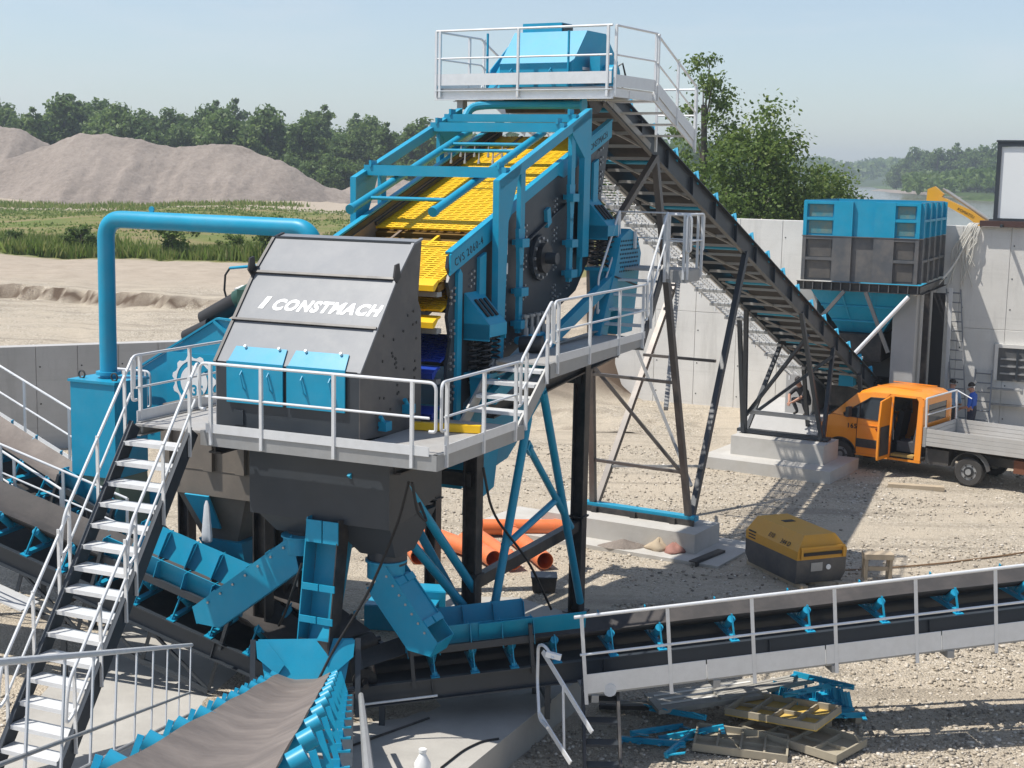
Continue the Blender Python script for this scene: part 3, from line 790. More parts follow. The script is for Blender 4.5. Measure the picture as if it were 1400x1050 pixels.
railing(wk, [(-4.66, .12, DECKZ), (-4.66, 2.95, DECKZ)], .92, posts=[(-4.66, .2, DECKZ), (-4.66, 1.3, DECKZ), (-4.66, 2.4, DECKZ)], toe=.16)
railing(wk, [(-4.6, 3.2, DECKZ), (-3.75, 3.2, DECKZ)], .92, toe=.12)
# short stair to the upper walkway
UZ = 4.78
for k in range(4):
    u, z = 2.62 + k * .23, DECKZ + .17 + k * .17
    wk.part('tread', G().box(-.86, -.06, u, u + .25, z - .035, z).box(-.86, -.06, u - .004, u, z - .045, z), GALV)
for v in (-.03, -.90):
    wk.part('stringer', G().bar((v, 2.45, 3.92), (v, 3.55, 4.72), 0.03, 0.20), GALVD)
railing(wk, [(.02, 2.5, DECKZ + .05), (.02, 3.42, UZ - .04)], .92, posts=[(.02, 2.62, DECKZ + .1), (.02, 3.34, UZ - .1)])
wk.part('deck', G().box(-.86, -.03, 3.52, 7.5, UZ - .03, UZ), GRATE)
wk.part('edge_channel', G().chan((0, 3.5, UZ - .10), (0, 7.52, UZ - .02), 0.22, 0.06, -1), GALVD)
wk.part('edge_channel', G().chan((-.86, 3.5, UZ - .10), (-.86, 7.52, UZ - .02), 0.2, 0.06, 1), GALVD)
wk.part('end_channel', G().bar((-.9, 7.52, UZ - .1), (0, 7.52, UZ - .1), 0.03, 0.22), GALVD)
railing(wk, [(.02, 3.66, UZ), (.02, 7.5, UZ)], .90, posts=[(.02, 3.72, UZ), (.02, 4.98, UZ), (.02, 6.25, UZ), (.02, 7.38, UZ)], toe=.12)
# steep stair from the upper walkway to the small landing behind
for k in range(4):
    u, z = 7.6 + k * .2, UZ + .2 + k * .24
    wk.part('tread', G().box(-.8, -.06, u, u + .22, z - .035, z), GALV)
for v in (-.02, -.84):
    wk.part('stringer', G().bar((v, 7.45, UZ - .15), (v, 8.5, UZ + 1.12), 0.03, 0.2), GREY)
railing(wk, [(.03, 7.58, UZ + .1), (.03, 8.42, UZ + 1.1)], .95, posts=[(.03, 7.75, UZ + .3), (.03, 8.38, UZ + 1.05)])
railing(wk, [(-.85, 7.58, UZ + .1), (-.85, 8.42, UZ + 1.1)], .95, posts=[(-.85, 8.38, UZ + 1.05)])
wk.part('deck', G().box(-1.0, .35, 8.5, 9.35, UZ + 1.06, UZ + 1.1), GRATE)
wk.part('edge_channel', G().chan((-.1, 8.5, UZ + .98), (.36, 8.5, UZ + .98), .2, .05, -1).chan((.36, 8.5, UZ + .98), (.36, 9.35, UZ + .98), .2, .05, -1), GALVD)
railing(wk, [(.05, 8.5, UZ + 1.1), (.36, 8.5, UZ + 1.1)], .95, posts=[(.05, 8.5, UZ + 1.1), (.33, 8.5, UZ + 1.1)])
railing(wk, [(.38, 8.55, UZ + 1.1), (.38, 9.35, UZ + 1.1)], .95)
railing(wk, [(.3, 9.36, UZ + 1.1), (-2.6, 9.36, UZ + 1.1)], .95, posts=[(.3, 9.36, UZ + 1.1), (-1.6, 9.36, UZ + 1.1)], ends=False, r=.015)

# ================================================================ MAIN STAIRCASE
st = Thing('staircase', 'steep steel staircase with white galvanised treads descending from the walkway', 'staircase', (-4.1, -2.6, 0), FM)
nst = 15
for k in range(nst):
    z = 3.84 - k * 0.245; u = -.10 - k * 0.172
    if z < .1: break
    g = G().box(-4.56, -3.66, u - .19, u + .06, z - .03, z).box(-4.56, -3.66, u - .20, u - .19, z - .055, z)
    st.part('tread', g, GALV)
for v in (-3.63, -4.59):
    g = G().bar((v, -2.78, 0.10), (v, -.02, 4.02), 0.025, 0.24)
    g.bar((v + .03, -2.78, 0.10), (v + .03, -.02, 4.02), 0.05, 0.02, oh=0.11)
    st.part('stringer', g, GREY)
for v in (-3.58, -4.64):
    d = V((0, -2.7 + .1, -3.8 + .12)) / 2.9
    for a, b in ((0.02, 1.45), (1.52, 2.75)):
        p0 = V((v, -.06, 3.95)) + d * a; p1 = V((v, -.06, 3.95)) + d * b
        h = V((0, 0, .95)); q = V((0, 0, .45))
        g = G().bend([p0 + q * 1.0 + V((0, .12, .12)), p0 + q + V((0, .14, .5)), p0 + h + V((0, .1, .05)), p1 + h, p1 + V((0, -.06, .75)), p1 + q + V((0, -.1, -.06)), p1 + q + V((0, .06, .06))], .021, .1)
        st.part('handrail', g, GALV)
        st.part('mid_rail', G().tube(p0 + q + V((0, .05, .07)), p1 + q, .017, 8), GALV)
        for t in (.06, .5, .94):
            p = p0.lerp(p1, t)
            st.part('post', G().bar(p - V((0, 0, .12)), p + h, .045, .02, up=(0, 1, 0)), GALV)
st.part('foot_plate', G().box(-4.65, -3.55, -3.0, -2.6, 0.0, 0.05), CONCD)
# ================================================================ HOPPERS AND CHUTES UNDER THE HOOD
fh = Thing('product_hopper', 'big dark grey product hopper hanging under the front walkway', 'hopper', (-2.0, 1.2, 2.4), FM)
A0, A1, B0, B1 = -3.08, -0.93, 0.48, 1.95
fh.part('front_plate', G().box(A0, A1, B0, B0 + .02, 2.88, 3.82), GREY)
fh.part('side_plate', G().prism([(B0 + .021, 2.88), (1.25, 2.95), (B1, 3.12), (B1, 3.82), (B0 + .021, 3.82)], 'x', A1 - .02, A1), GREY, label='tan dusted side plate')
fh.part('side_plate', G().prism([(B0 + .021, 2.88), (1.25, 2.95), (B1, 3.12), (B1, 3.82), (B0 + .021, 3.82)], 'x', A0, A0 + .02), GREY)
fh.part('back_plate', G().box(A0 + .02, A1 - .02, B1 - .02, B1, 3.12, 3.82), GREY)
fh.part('dividing_plate', G().box(-1.98, -1.96, B0 + .03, B1 - .03, 2.7, 3.8), GREY)
def funnel(T, top, zt, bot, zb, mt, name='cone'):
    x0, x1, y0, y1 = top; a0, a1, b0, b1 = bot
    T.part(name, G().loft([[(x0, y0, zt), (x1, y0, zt), (x1, y1, zt), (x0, y1, zt)], [(a0, b0, zb), (a1, b0, zb), (a1, b1, zb), (a0, b1, zb)]]), mt)
funnel(fh, (-1.95, -.95, .52, 1.85), 2.93, (-1.53, -1.0, .78, 1.3), 2.44, GREY)
fh.part('outlet_pipe', G().tube((-1.26, 1.03, 2.5), (-1.26, 1.03, 2.28), .27, 18), GREY)
funnel(fh, (-3.05, -2.02, .52, 1.9), 2.94, (-2.8, -2.2, .7, 1.3), 2.62, GREY)
fh.part('outlet_pipe', G().tube((-2.48, .98, 2.66), (-2.48, .98, 2.5), .27, 18), GREY)

def chute(name, label, p, q, w, h, foot=0.32, slats=2, bolts_=True):
    """inclined box chute from p (top centre) to q (bottom centre); open top side with cross slats"""
    p, q = V(p), V(q); d = (q - p).normalized()
    sd = d.cross(V((0, 0, 1))); sd.z = 0; sd.normalize(); n = sd.cross(d)
    if n.z < 0: n = -n
    T = Thing(name, label, 'chute', tuple(q), FM, group=None)
    def X(t, s, m): return p + d * t + sd * s + n * m
    Lc = (q - p).length
    T.part('floor_plate', G().plate([X(0, -w / 2, -h / 2), X(0, w / 2, -h / 2), X(Lc, w / 2, -h / 2), X(Lc, -w / 2, -h / 2)], .012), BLUE)
    for s in (-1, 1):
        pts = [X(-.12, s * w / 2, h / 2), X(.1, s * w / 2, -h / 2), X(Lc, s * w / 2, -h / 2), X(Lc + h * .55, s * w / 2, h * .02), X(Lc + h * .35, s * w / 2, h / 2)]
        T.part('side_wall', G().plate(pts, .014), BLUE)
    T.part('cover_plate', G().plate([X(Lc * .12, -w / 2 + .02, h / 2 - .03), X(Lc * .12, w / 2 - .02, h / 2 - .03), X(Lc * .88, w / 2 - .02, h / 2 - .03), X(Lc * .88, -w / 2 + .02, h / 2 - .03)], .012), BLUE)
    for t in (.2, .86):
        T.part('clamp_strip', G().bar(X(Lc * t, -w / 2, h / 2), X(Lc * t, -.02, h / 2), .10, .03, up=n).bar(X(Lc * t, .02, h / 2), X(Lc * t, w / 2, h / 2), .10, .03, up=n), BLUE2)
    T.part('deflector', G().plate([X(Lc + h * .35, -w / 2, h / 2), X(Lc + h * .35, w / 2, h / 2), X(Lc + h * .56, w / 2, 0), X(Lc + h * .56, -w / 2, 0)], .012), BLUE)
    g = G()
    for s in (-1, 1):
        for k in range(7):
            g.disc(X(Lc * (.05 + .15 * k), s * (w / 2 + .016), h * .34), sd, .018, .02, 6)
    T.part('bolt_heads', g, BOLT, kind='stuff')
    T.part('inlet_collar', G().tube(p + V((0, 0, -.02)), p + V((0, 0, .2)), w * .56, 18).tube(p + V((0, 0, .2)), p + V((0, 0, .225)), w * .62, 18), BLUE)
    return T
chute('discharge_chute', 'blue discharge chute slanting down to the conveyor behind the staircase', (-2.48, .82, 2.35), (-3.72, .62, 1.38), .44, .46)
chute('discharge_chute', 'blue discharge chute slanting down to the conveyor with the railing', (-1.26, 1.0, 2.12), (-.62, 1.0, 1.36), .46, .44)
ct = Thing('discharge_chute', 'straight open blue and black chute trough above the troughed dusty belt', 'chute', (-1.85, .3, 1.15), FM)
def cy(z): return .42 - (2.9 - z) * .12
ct.part('back_plate', G().plate([(-2.08, cy(2.9) + .22, 2.9), (-1.62, cy(2.9) + .22, 2.9), (-1.66, cy(1.15) + .2, 1.15), (-2.12, cy(1.15) + .2, 1.15)], .014), BLUE)
for a, b in ((-2.09, -2.13), (-1.61, -1.65)):
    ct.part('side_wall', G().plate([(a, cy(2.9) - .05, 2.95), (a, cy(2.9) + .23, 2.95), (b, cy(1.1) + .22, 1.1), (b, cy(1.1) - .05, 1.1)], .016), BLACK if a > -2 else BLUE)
for z, hh in ((2.78, .3), (2.05, .09), (1.62, .09)):
    ct.part('cross_plate', G().box(-2.09 - (2.9 - z) * .02, -1.86, cy(z) - .07, cy(z) - .05, z - hh / 2, z + hh / 2).box(-1.84, -1.61, cy(z) - .07, cy(z) - .05, z - hh / 2, z + hh / 2), BLUE2)
ct.part('apron', G().box(-2.10, -1.66, cy(1.3) - .06, cy(1.3) - .045, 1.12, 1.36), BLACK)
ct.part('wear_plate', G().plate([(-2.04, cy(1.5) + .18, 1.5), (-1.7, cy(1.5) + .18, 1.5), (-1.72, cy(1.25) + .1, 1.25), (-2.06, cy(1.25) + .1, 1.25)], .01), BLUE2)

wh = Thing('sand_hopper', 'tapered brown grey sand hopper beside the stairs with a blue hatch', 'hopper', (-5.05, 2.6, 1.6), FM)
x0, x1, y0, y1 = -5.85, -4.25, 2.2, 3.6
SAND = mat('tan_grey_paint', (0.155, 0.135, 0.115), 0.5, var=0.12, dust=0.3)
wh.part('box', G().box(x0, x1, y0, y1, 2.55, 3.9), SAND)
for x in (x0 + .02, -5.05, x1 - .22):
    wh.part('stiffener', G().box(x, x + .16, y0 - .09, y0 - .002, 2.95, 3.82), SAND)
funnel(wh, (x0, x1, y0 - .01, y1), 2.95, (-5.35, -4.75, 2.55, 3.1), 1.75, SAND)
wh.part('hatch', G().plate([(-5.42, 2.14, 2.55), (-4.98, 2.14, 2.55), (-4.9, 2.34, 2.02), (-5.22, 2.34, 2.02)], .03), BLUE)
wh.part('outlet_chute', G().loft([[(-5.4, 2.45, 1.8), (-4.6, 2.45, 1.8), (-4.6, 3.15, 1.8), (-5.4, 3.15, 1.8)], [(-5.1, 2.5, 1.35), (-4.55, 2.5, 1.35), (-4.55, 3.0, 1.35), (-5.1, 3.0, 1.35)]]), BLUE)
for x in (-5.95, -4.15):
    wh.part('leg', G().ibeam((x, 2.9, 0), (x, 2.9, 2.9), .2, .2, .018, up=(1, 0, 0)), BLACK)
BAG = mat('clear_plastic', (0.62, 0.64, 0.66), 0.25, var=0.15, scale=20)
pts = [[(-4.98 + r * cos(t) * 1.0, 2.1 + .4 * r * sin(t), z) for t in np.linspace(0, 2 * pi, 10, endpoint=False)] for z, r in ((2.5, .02), (2.42, .05), (2.2, .075), (1.98, .10), (1.88, .095), (1.85, .05))]
single('plastic_bag', G().loft(pts), BAG, 'clear plastic bag hanging on the blue hopper hatch', 'bag', FM, base=(-4.98, 2.1, 1.85))

# ================================================================ WATER TANK, PIPE AND SAND WASHER
tk = Thing('water_tank', 'tall blue water box with a thick blue pipe rising to the hood', 'water tank', (-7.35, 2.85, 0), FM)
tk.part('tank', G().box(-7.86, -6.98, 2.45, 3.25, 2.55, 4.06), BLUE)
tk.part('tank_lid', G().box(-7.89, -6.95, 2.42, 3.28, 4.06, 4.10), BLUE)
tk.part('tank_foot', G().loft([[(-7.85, 2.46, 2.55), (-6.99, 2.46, 2.55), (-6.99, 3.24, 2.55), (-7.85, 3.24, 2.55)], [(-7.3, 2.6, 1.6), (-6.8, 2.6, 1.6), (-6.8, 3.1, 1.6), (-7.3, 3.1, 1.6)]]), mat('olive_panel', (0.16, 0.20, 0.15), 0.5))
pp = [(-7.42, 2.85, 4.1), (-7.42, 2.85, 6.64), (-3.58, 2.72, 6.62), (-3.40, 2.72, 6.2)]
tk.part('pipe', G().bend(pp, .137, .34, 18, 9), BLUE)
tk.part('pipe_flange', G().disc((-7.42, 2.85, 4.18), (0, 0, 1), .2, .05, 18), BLUE)
tk.part('pipe_lug', G().disc((-6.5, 2.83, 6.81), (0, 1, 0), .05, .02, 12), BLUE)
for x in (-7.75, -7.1):
    tk.part('lifting_eye', G().path([(x + .06 * cos(t), 2.6, 4.16 + .06 * sin(t)) for t in np.linspace(0, 2 * pi, 12, endpoint=False)], .015, 6, closed=True), BLACK)
for x in (-7.6, -7.1):
    for y in (2.55, 3.15):
        tk.part('leg', G().bar((x, y, 0), (x, y, 2.6), .1, .1, up=(1, 0, 0)), GREY)

ws = Thing('sand_washer', 'blue sand washing trough with a white gear emblem and black motors', 'washer', (-6.8, 4.4, 0), FM)
wp = [(-8.35, 2.9), (-8.35, 3.70), (-6.05, 5.02), (-5.4, 5.0), (-5.4, 2.9)]
ws.part('trough_side', G().prism(wp, 'y', 3.9, 3.93), BLUE)
ws.part('trough_side', G().prism(wp, 'y', 5.6, 5.63), BLUE)
ws.part('trough_body', G().prism([(-8.3, 3.0), (-8.3, 3.62), (-6.1, 4.85), (-5.45, 4.85), (-5.45, 3.0)], 'y', 3.935, 5.6), BLUE)
ws.part('rim', G().bar((-8.4, 3.9, 3.71), (-6.05, 3.9, 5.05), .08, .03).bar((-6.05, 3.9, 5.05), (-5.4, 3.9, 5.02), .08, .03), BLUE)
ws.part('rib', G().bar((-7.45, 3.88, 3.15), (-7.75, 3.88, 4.0), .05, .07), BLUE)
ws.part('rib', G().bar((-6.1, 3.88, 5.0), (-5.5, 3.88, 4.55), .05, .05), BLUE)
ws.part('emblem_panel', G().box(-7.05, -6.05, 3.86, 3.888, 3.55, 4.45), BLUE2)
ec = V((-6.5, 3.855, 3.98))
gear = []
for k in range(44):
    a = 2 * pi * k / 44
    r = .44 if k % 4 < 2 else .39
    gear.append((ec.x + r * cos(a), ec.z + r * sin(a)))
def ringp(ro, ri, y0, y1, outer=None, n=44):
    g = G(); o = outer or [(ec.x + ro * cos(2 * pi * k / n), ec.z + ro * sin(2 * pi * k / n)) for k in range(n)]
    i = [(ec.x + ri * cos(2 * pi * k / n), ec.z + ri * sin(2 * pi * k / n)) for k in range(n)]
    for k in range(n):
        m = (k + 1) % n
        g.add([(o[k][0], y0, o[k][1]), (o[m][0], y0, o[m][1]), (i[m][0], y0, i[m][1]), (i[k][0], y0, i[k][1])], [(0, 1, 2, 3)])
    return g
ws.part('emblem_gear', ringp(.44, .35, 3.855, 3.86, gear), WHITE, smooth=0)
ws.part('emblem_disc', G().add([(ec.x + .27 * cos(2 * pi * k / 30), 3.853, ec.z + .27 * sin(2 * pi * k / 30)) for k in range(30)], [tuple(range(30))]), WHITE, smooth=0)
ws.part('emblem_number', lettering('35', .24, (ec.x - .05, 3.850, ec.z - .22), (1, 0, 0), (0, 0, 1), offset=.006, extrude=.001), BLUE)
ws.part('emblem_wing', G().plate([(ec.x + .05, 3.851, ec.z + .1), (ec.x + .3, 3.851, ec.z + .22), (ec.x + .12, 3.851, ec.z + .3)], .001), BLUE)
ws.part('motor', G().tube((-6.75, 4.5, 4.92), (-6.1, 4.55, 5.28), .17, 16), INK)
ws.part('motor', G().tube((-7.0, 4.35, 4.62), (-6.5, 4.35, 4.85), .15, 16), INK)
ws.part('gearbox', G().tube((-6.1, 4.55, 5.28), (-5.75, 4.58, 5.46), .19, 16).box(-5.95, -5.75, 4.3, 4.8, 5.2, 5.5), mat('green_gearbox', (0.02, 0.07, 0.05), 0.4))
ws.part('hose_arm', G().tube((-6.3, 4.6, 5.82), (-5.6, 4.6, 5.9), .025, 8), BLUE)
ws.part('hose', G().path([(-6.3, 4.6, 5.82), (-6.38, 4.58, 5.7), (-6.38, 4.55, 5.45), (-6.3, 4.55, 5.2), (-6.1, 4.55, 5.1)], .018, 6), CABLE)
for x in (-8.0, -5.7):
    for y in (4.0, 5.5):
        ws.part('leg', G().bar((x, y, 0), (x, y, 3.0), .14, .14, up=(1, 0, 0)), GREY)
railing(ws, [(-8.2, 3.75, 3.2), (-7.4, 3.75, 3.2)], .9)

# ================================================================ GENERIC BELT CONVEYOR
def conveyor(T, tail, head, bw, sp, ch_h=.2, ch_c=GREY, belt=RUBBER, idler_from=.4, skirt=None, stand=(), side_off=.12, roller_m=BLUE, ret=True, sag=0.0, trough=.6, idler_list=None, over=.04):
    """tail/head: belt surface centre points in world coordinates; parts laid out along the axis"""
    fr = T.fr
    tail, head = V(tail), V(head)
    d = (head - tail).normalized(); s = d.cross(V((0, 0, 1))).normalized(); n = s.cross(d).normalized()
    Lg = (head - tail).length
    def X(t, a=0.0, b=0.0): return tail + d * t + s * a + n * b
    w = bw / 2; wing = w * .62; fl = w - wing; tr = math.tan(radians(32)) * wing * trough / .6
    # belt
    ts = np.arange(0, Lg + .01, .3)
    vs, fs = [], []
    sec = [(-w, tr), (-fl, 0), (0, -.006), (fl, 0), (w, tr), (w, tr - .014), (fl, -.016), (0, -.022), (-fl, -.016), (-w, tr - .014)]
    m = len(sec)
    for i, t in enumerate(ts):
        for k, (a, b) in enumerate(sec):
            wob = .006 * sin(t * 2.1 + k) + sag * sin(pi * ((t - idler_from) / sp % 1)) * -1
            flat = 1.0 if t > .6 else t / .6
            vs.append(X(t, a, b * flat + wob))
    for i in range(len(ts) - 1):
        for k in range(m): fs.append((i * m + k, i * m + (k + 1) % m, (i + 1) * m + (k + 1) % m, (i + 1) * m + k))
    T.part('belt', G().add(vs, fs), belt, smooth=60)
    if ret: T.part('return_belt', G().add([X(0, -w, -.36), X(Lg, -w, -.36), X(Lg, w, -.36), X(0, w, -.36)], [(0, 1, 2, 3)]), RUBBER)
    top = -.20
    for k in (-1, 1):
        a = k * (w + side_off)
        T.part('side_channel', G().chan(X(-.3, a, top - ch_h / 2), X(Lg, a, top - ch_h / 2), ch_h, .07, -k if False else k, up=n), ch_c)
        g = G()
        for j in range(int(Lg / 2.4)):
            t = .9 + j * 2.4
            g.bar(X(t, a + k * .03, top - .01), X(t, a + k * .03, top - ch_h + .01), .05, .012, up=d)
        if g.v: T.part('splice_plates', g, ch_c, kind='stuff')
    for j in range(int(Lg / 1.6)):
        t = .5 + j * 1.6
        T.part('cross_member', G().bar(X(t, -w - side_off, top - ch_h + .05), X(t, w + side_off, top - ch_h + .05), .07, .07, up=n), ch_c)
    # idlers
    gb = G()
    ea = w + side_off; rd0 = .056 if over > .1 else 0.0; bwid = .035 if over > .1 else .05
    gb.bar((-ea, 0, top + .03), (ea, 0, top + .03), .07, .06)
    for k in (-1, 1):
        xo = w + .045 + wing * max(0, over - .04); zo = tr - rd0 + .03 + tr * max(0, over - .04)
        gb.bar((k * ea, 0, top), (k * xo, 0, zo), bwid, .014, up=(0, 1, 0))
        gb.bar((k * (fl + .02), 0, top + .03), (k * (fl + .02), 0, -.06), .05, .02, up=(0, 1, 0))
        gb.box(k * ea - .06, k * ea + .06, -.06, .06, top, top + .014)
    bm_ = mesh_of('idler_bracket', gb, BLUE2)
    rd = .056
    gr = G().tube((-fl + .02, 0, -rd - .014), (fl - .02, 0, -rd - .014), rd, 10)
    rm0 = mesh_of('roller', gr, roller_m)
    rms = [rm0]
    for k in (-1, 1):
        a0 = V((k * (fl + .03), 0, .01 - rd - .02)); a1 = V((k * (w + .02), 0, tr - rd + .0))
        nn = V((-(a1.z - a0.z) * k, 0, abs(a1.x - a0.x))).normalized()
        rms.append(mesh_of('roller', G().tube(a0, a1 + (a1 - a0) * over, rd, 12), roller_m))
    Mx = Matrix((s, d, n)).transposed().to_4x4()
    inv = Matrix.Rotation(radians(fr.az), 4, 'Z')
    lst = idler_list if idler_list is not None else list(np.arange(idler_from, Lg - .2, sp))
    for t in lst:
        o = bpy.data.objects.new('idler', bm_); COL.objects.link(o); o.parent = T.root
        mw = Matrix.Translation(X(t)) @ Mx
        o.matrix_local = T.root.matrix_basis.inverted() @ mw if False else (Matrix.LocRotScale(T.root.location, T.root.rotation_euler, None).inverted() @ mw)
        for r in rms:
            c = bpy.data.objects.new('roller', r); COL.objects.link(c); c.parent = o
    # drums
    for t, r in ((0.0, .17), (Lg, .2)):
        T.part('pulley', G().tube(X(t, -w, -.19), X(t, w, -.19), r, 18).tube(X(t, -w - side_off - .1, -.19), X(t, w + side_off + .1, -.19), .04, 10), BLACK)
    if skirt:
        a0, a1 = skirt
        for k in (-1, 1):
            pl = T.part('skirt_board', G().plate([X(a0, k * w * .82, tr * .7), X(a1, k * w * .82, tr * .7), X(a1, k * (w + .06), tr + .34), X(a0, k * (w + .06), tr + .34)], .012), BLUE)
            nn2 = int((a1 - a0) / .42)
            for j in range(nn2 + 1):
                t = a0 + (a1 - a0) * j / nn2
                T.part('skirt_rib', G().plate([X(t, k * w * .83, tr * .7), X(t, k * (w + .055), tr + .33), X(t, k * (w + .14), tr + .33), X(t, k * (w + .14), tr * .7)], .01), BLUE, parent=pl)
                T.part('skirt_rib', G().plate([X(t, k * w * .81, tr * .7), X(t, k * (w + .045), tr + .33), X(t, k * (w - .07), tr + .33), X(t, k * w * .66, tr * .7)], .01), BLUE, parent=pl)
            T.part('skirt_beam', G().bar(X(a0, k * (w + .12), tr + .04), X(a1, k * (w + .12), tr + .04), .05, .10, up=n), GREY, parent=pl)
            for t in (a0 + .05, a1 - .05):
                T.part('skirt_post', G().bar(X(t, k * (w + side_off + .03), top - .1), X(t, k * (w + side_off + .03), tr + .26), .07, .05, up=d), GREY, parent=pl)
    for t, zz in stand:
        for k in (-1, 1):
            p = X(t, k * (w + side_off), top - ch_h)
            T.part('leg', G().bar(p, (p.x, p.y, zz), .08, .08, up=(1, 0, 0)), ch_c)
        a = X(t, -(w + side_off), top - ch_h - .25); b = X(t, (w + side_off), top - ch_h - .25)
        if a.z - zz > .2: T.part('leg_tie', G().bar(a, b, .06, .06), ch_c)
    return X, Lg, w

# --- centre belt climbing towards the viewer
c1 = Thing('belt_conveyor', 'troughed dusty belt conveyor with blue rollers below the straight chute', 'conveyor', (-2.62, 18.35, 0))
ctail = V((-2.62, 18.35, .89)); cdir = V((0.1080, -1, 0.3235))
X1, L1c, w1 = conveyor(c1, ctail, ctail + cdir * 15.2, .66, 1.25, belt=BELTD, idler_from=.55, ret=False, side_off=.22, over=.42, trough=.45, stand=((1.0, 0), (5.0, 0), (9.5, 0)))
# note: looking from tail to head the viewer's left is the conveyor's right side
dd = cdir.normalized(); ss = dd.cross(V((0, 0, 1))).normalized(); nn_ = ss.cross(dd)
tt0 = [(18.35 - y) / 1.0 * cdir.length for y in [17.2 - 1.07 * k for k in range(15)]]
for k, t in enumerate(tt0):
    c1.part('post', G().bar(X1(t, 1.35, -.36), X1(t, 1.35, .47), .012, .055, up=dd), GALV)
for b, r in ((.47, .024), (-.10, .015), (-.36, .02)):
    c1.part('handrail', G().tube(X1(tt0[0] - .05, 1.35, b), X1(tt0[-1], 1.35, b), r, 10), GALV if b > 0 else GALVD)
for k in range(7):
    t0, t1 = .9 + k * 2.05, .9 + k * 2.05 + 2.0
    c1.part('walkway_plate', G().plate([X1(t0, .72, -.44), X1(t1, .72, -.44), X1(t1, 1.33, -.44), X1(t0, 1.33, -.44)], .03), GALVD)
c1.part('cable_tray', G().tube(X1(.4, -.72, -.2), X1(14, -.72, -.2), .035, 8), GALVD)
tb = c1.part('tail_box', G().plate([X1(.1, -.5, -.1), X1(.1, .5, -.1), X1(.0, .62, .52), X1(.0, -.62, .52)], .02), BLUE)
for k in (-1, 1):
    c1.part('tail_cheek', G().plate([X1(.12, k * .36, .06), X1(.12, k * .62, .28), X1(.12, k * .64, .5), X1(.12, k * .5, .5), X1(.12, k * .26, .2)], .03), BLUE2, parent=tb)
    c1.part('tail_post', G().bar(X1(.05, k * .68, -.5), X1(.05, k * .68, .52), .07, .05, up=dd), GREY, parent=tb)

# --- right conveyor with walkway
c2 = Thing('belt_conveyor', 'long low dark belt conveyor with blue idlers and a railed side walkway', 'conveyor', (-2.0, 19.55, 0))
rt, rh = V((-2.0, 19.5, .78)), V((12.5, 21.95, 2.05))
X2, L2c, w2 = conveyor(c2, rt, rh, .72, 1.1, ch_h=.30, idler_list=[.95, 1.5, 2.05, 2.65, 3.45, 4.15] + [5.2 + 1.12 * k for k in range(9)], skirt=(.6, 2.35), side_off=.13, stand=((0.2, 0), (2.5, 0), (13.9, -.45)))
c2.part('hood_plate', G().plate([X2(1.6, .33, .2), X2(3.1, .33, .2), X2(3.1, .5, .48), X2(1.6, .5, .48)], .012), BLUE)
for k in range(7):
    t0, t1 = 2.9 + k * 1.7, 2.9 + k * 1.7 + 1.68
    c2.part('walkway_plate', G().plate([X2(t0, .58, -.46), X2(t1, .58, -.46), X2(t1, 1.12, -.46), X2(t0, 1.12, -.46)], .03), GALVD)
    c2.part('toe_board', G().bar(X2(t0, 1.14, -.32), X2(t1, 1.14, -.32), .014, .27, up=(0, 0, 1)), GALV)
    c2.part('bracket', G().bar(X2(t0 + .12, .5, -.78), X2(t0 + .12, 1.12, -.78), .08, .08).prism([(0, 0), (.001, 0), (0, .001)], 'x', 0, .001) if False else G().bar(X2(t0 + .12, .5, -.54), X2(t0 + .12, 1.15, -.54), .1, .10), GALVD)
for k in range(10):
    t = 2.9 + k * 1.18
    p = X2(t, 1.15, -.6); q = X2(t, 1.15, .62)
    c2.part('post', G().bar(p, q - d0 if False else q, .05, .012, up=(0, 1, 0)), GALV)
c2.part('handrail', G().tube(X2(2.8, 1.15, .63), X2(L2c, 1.15, .63), .024, 10), GALV)
c2.part('mid_rail', G().tube(X2(2.85, 1.15, .10), X2(L2c, 1.15, .10), .018, 10), GALV)
c2.part('take_up_screw', G().tube(X2(-.05, .62, -.42), X2(.95, .62, -.42), .018, 8), GALV)

# --- conveyors climbing to the left
c3 = Thing('belt_conveyor', 'dark belt conveyor with blue ribbed skirt boards behind the staircase', 'conveyor', (-3.1, 20.2, 0))
X3, L3c, w3 = conveyor(c3, (-3.05, 20.35, .78), (-11.0, 22.6, 3.35), 1.0, .62, ch_h=.28, skirt=(.75, 3.0), side_off=.15, stand=((.3, 0), (3.4, 0), (6.5, 0)))
c4 = Thing('belt_conveyor', 'brown belt conveyor climbing left from below the blue water tank', 'conveyor', (-5.6, 22.9, 0))
X4, L4c, w4 = conveyor(c4, (-5.55, 22.75, 1.52), (-12.5, 26.4, 4.45), .8, .6, ch_h=.24, belt=BELTD, skirt=(.6, 1.9), side_off=.14, stand=((.4, 0), (3.2, 0), (6, 0)))
railing(c4, [X4(1.9, 1.02, -.3), X4(7.5, 1.02, -.3)], 1.0, ends=False, toe=.15)
railing(c4, [X4(1.1, -.95, -.45), X4(7.5, -.95, -.45)], .95, ends=False)
c4.part('walkway_plate', G().plate([X4(1.9, .6, -.32), X4(7.6, .6, -.32), X4(7.6, 1.02, -.32), X4(1.9, 1.02, -.32)], .03), GALV)
railing(c3, [X3(3.3, .95, -.35), X3(8.0, .95, -.35)], .95, ends=False)
railing(c3, [X3(4.2, -1.15, -.75), X3(8.2, -1.15, -.75)], .95, ends=False)
for k in range(4):
    t0 = 3.7 + k * 1.05
    c3.part('walkway_plate', G().plate([X3(t0, -1.12, -.78), X3(t0 + 1.0, -1.12, -.78), X3(t0 + 1.0, -.68, -.78), X3(t0, -.68, -.78)], .03), GALV)
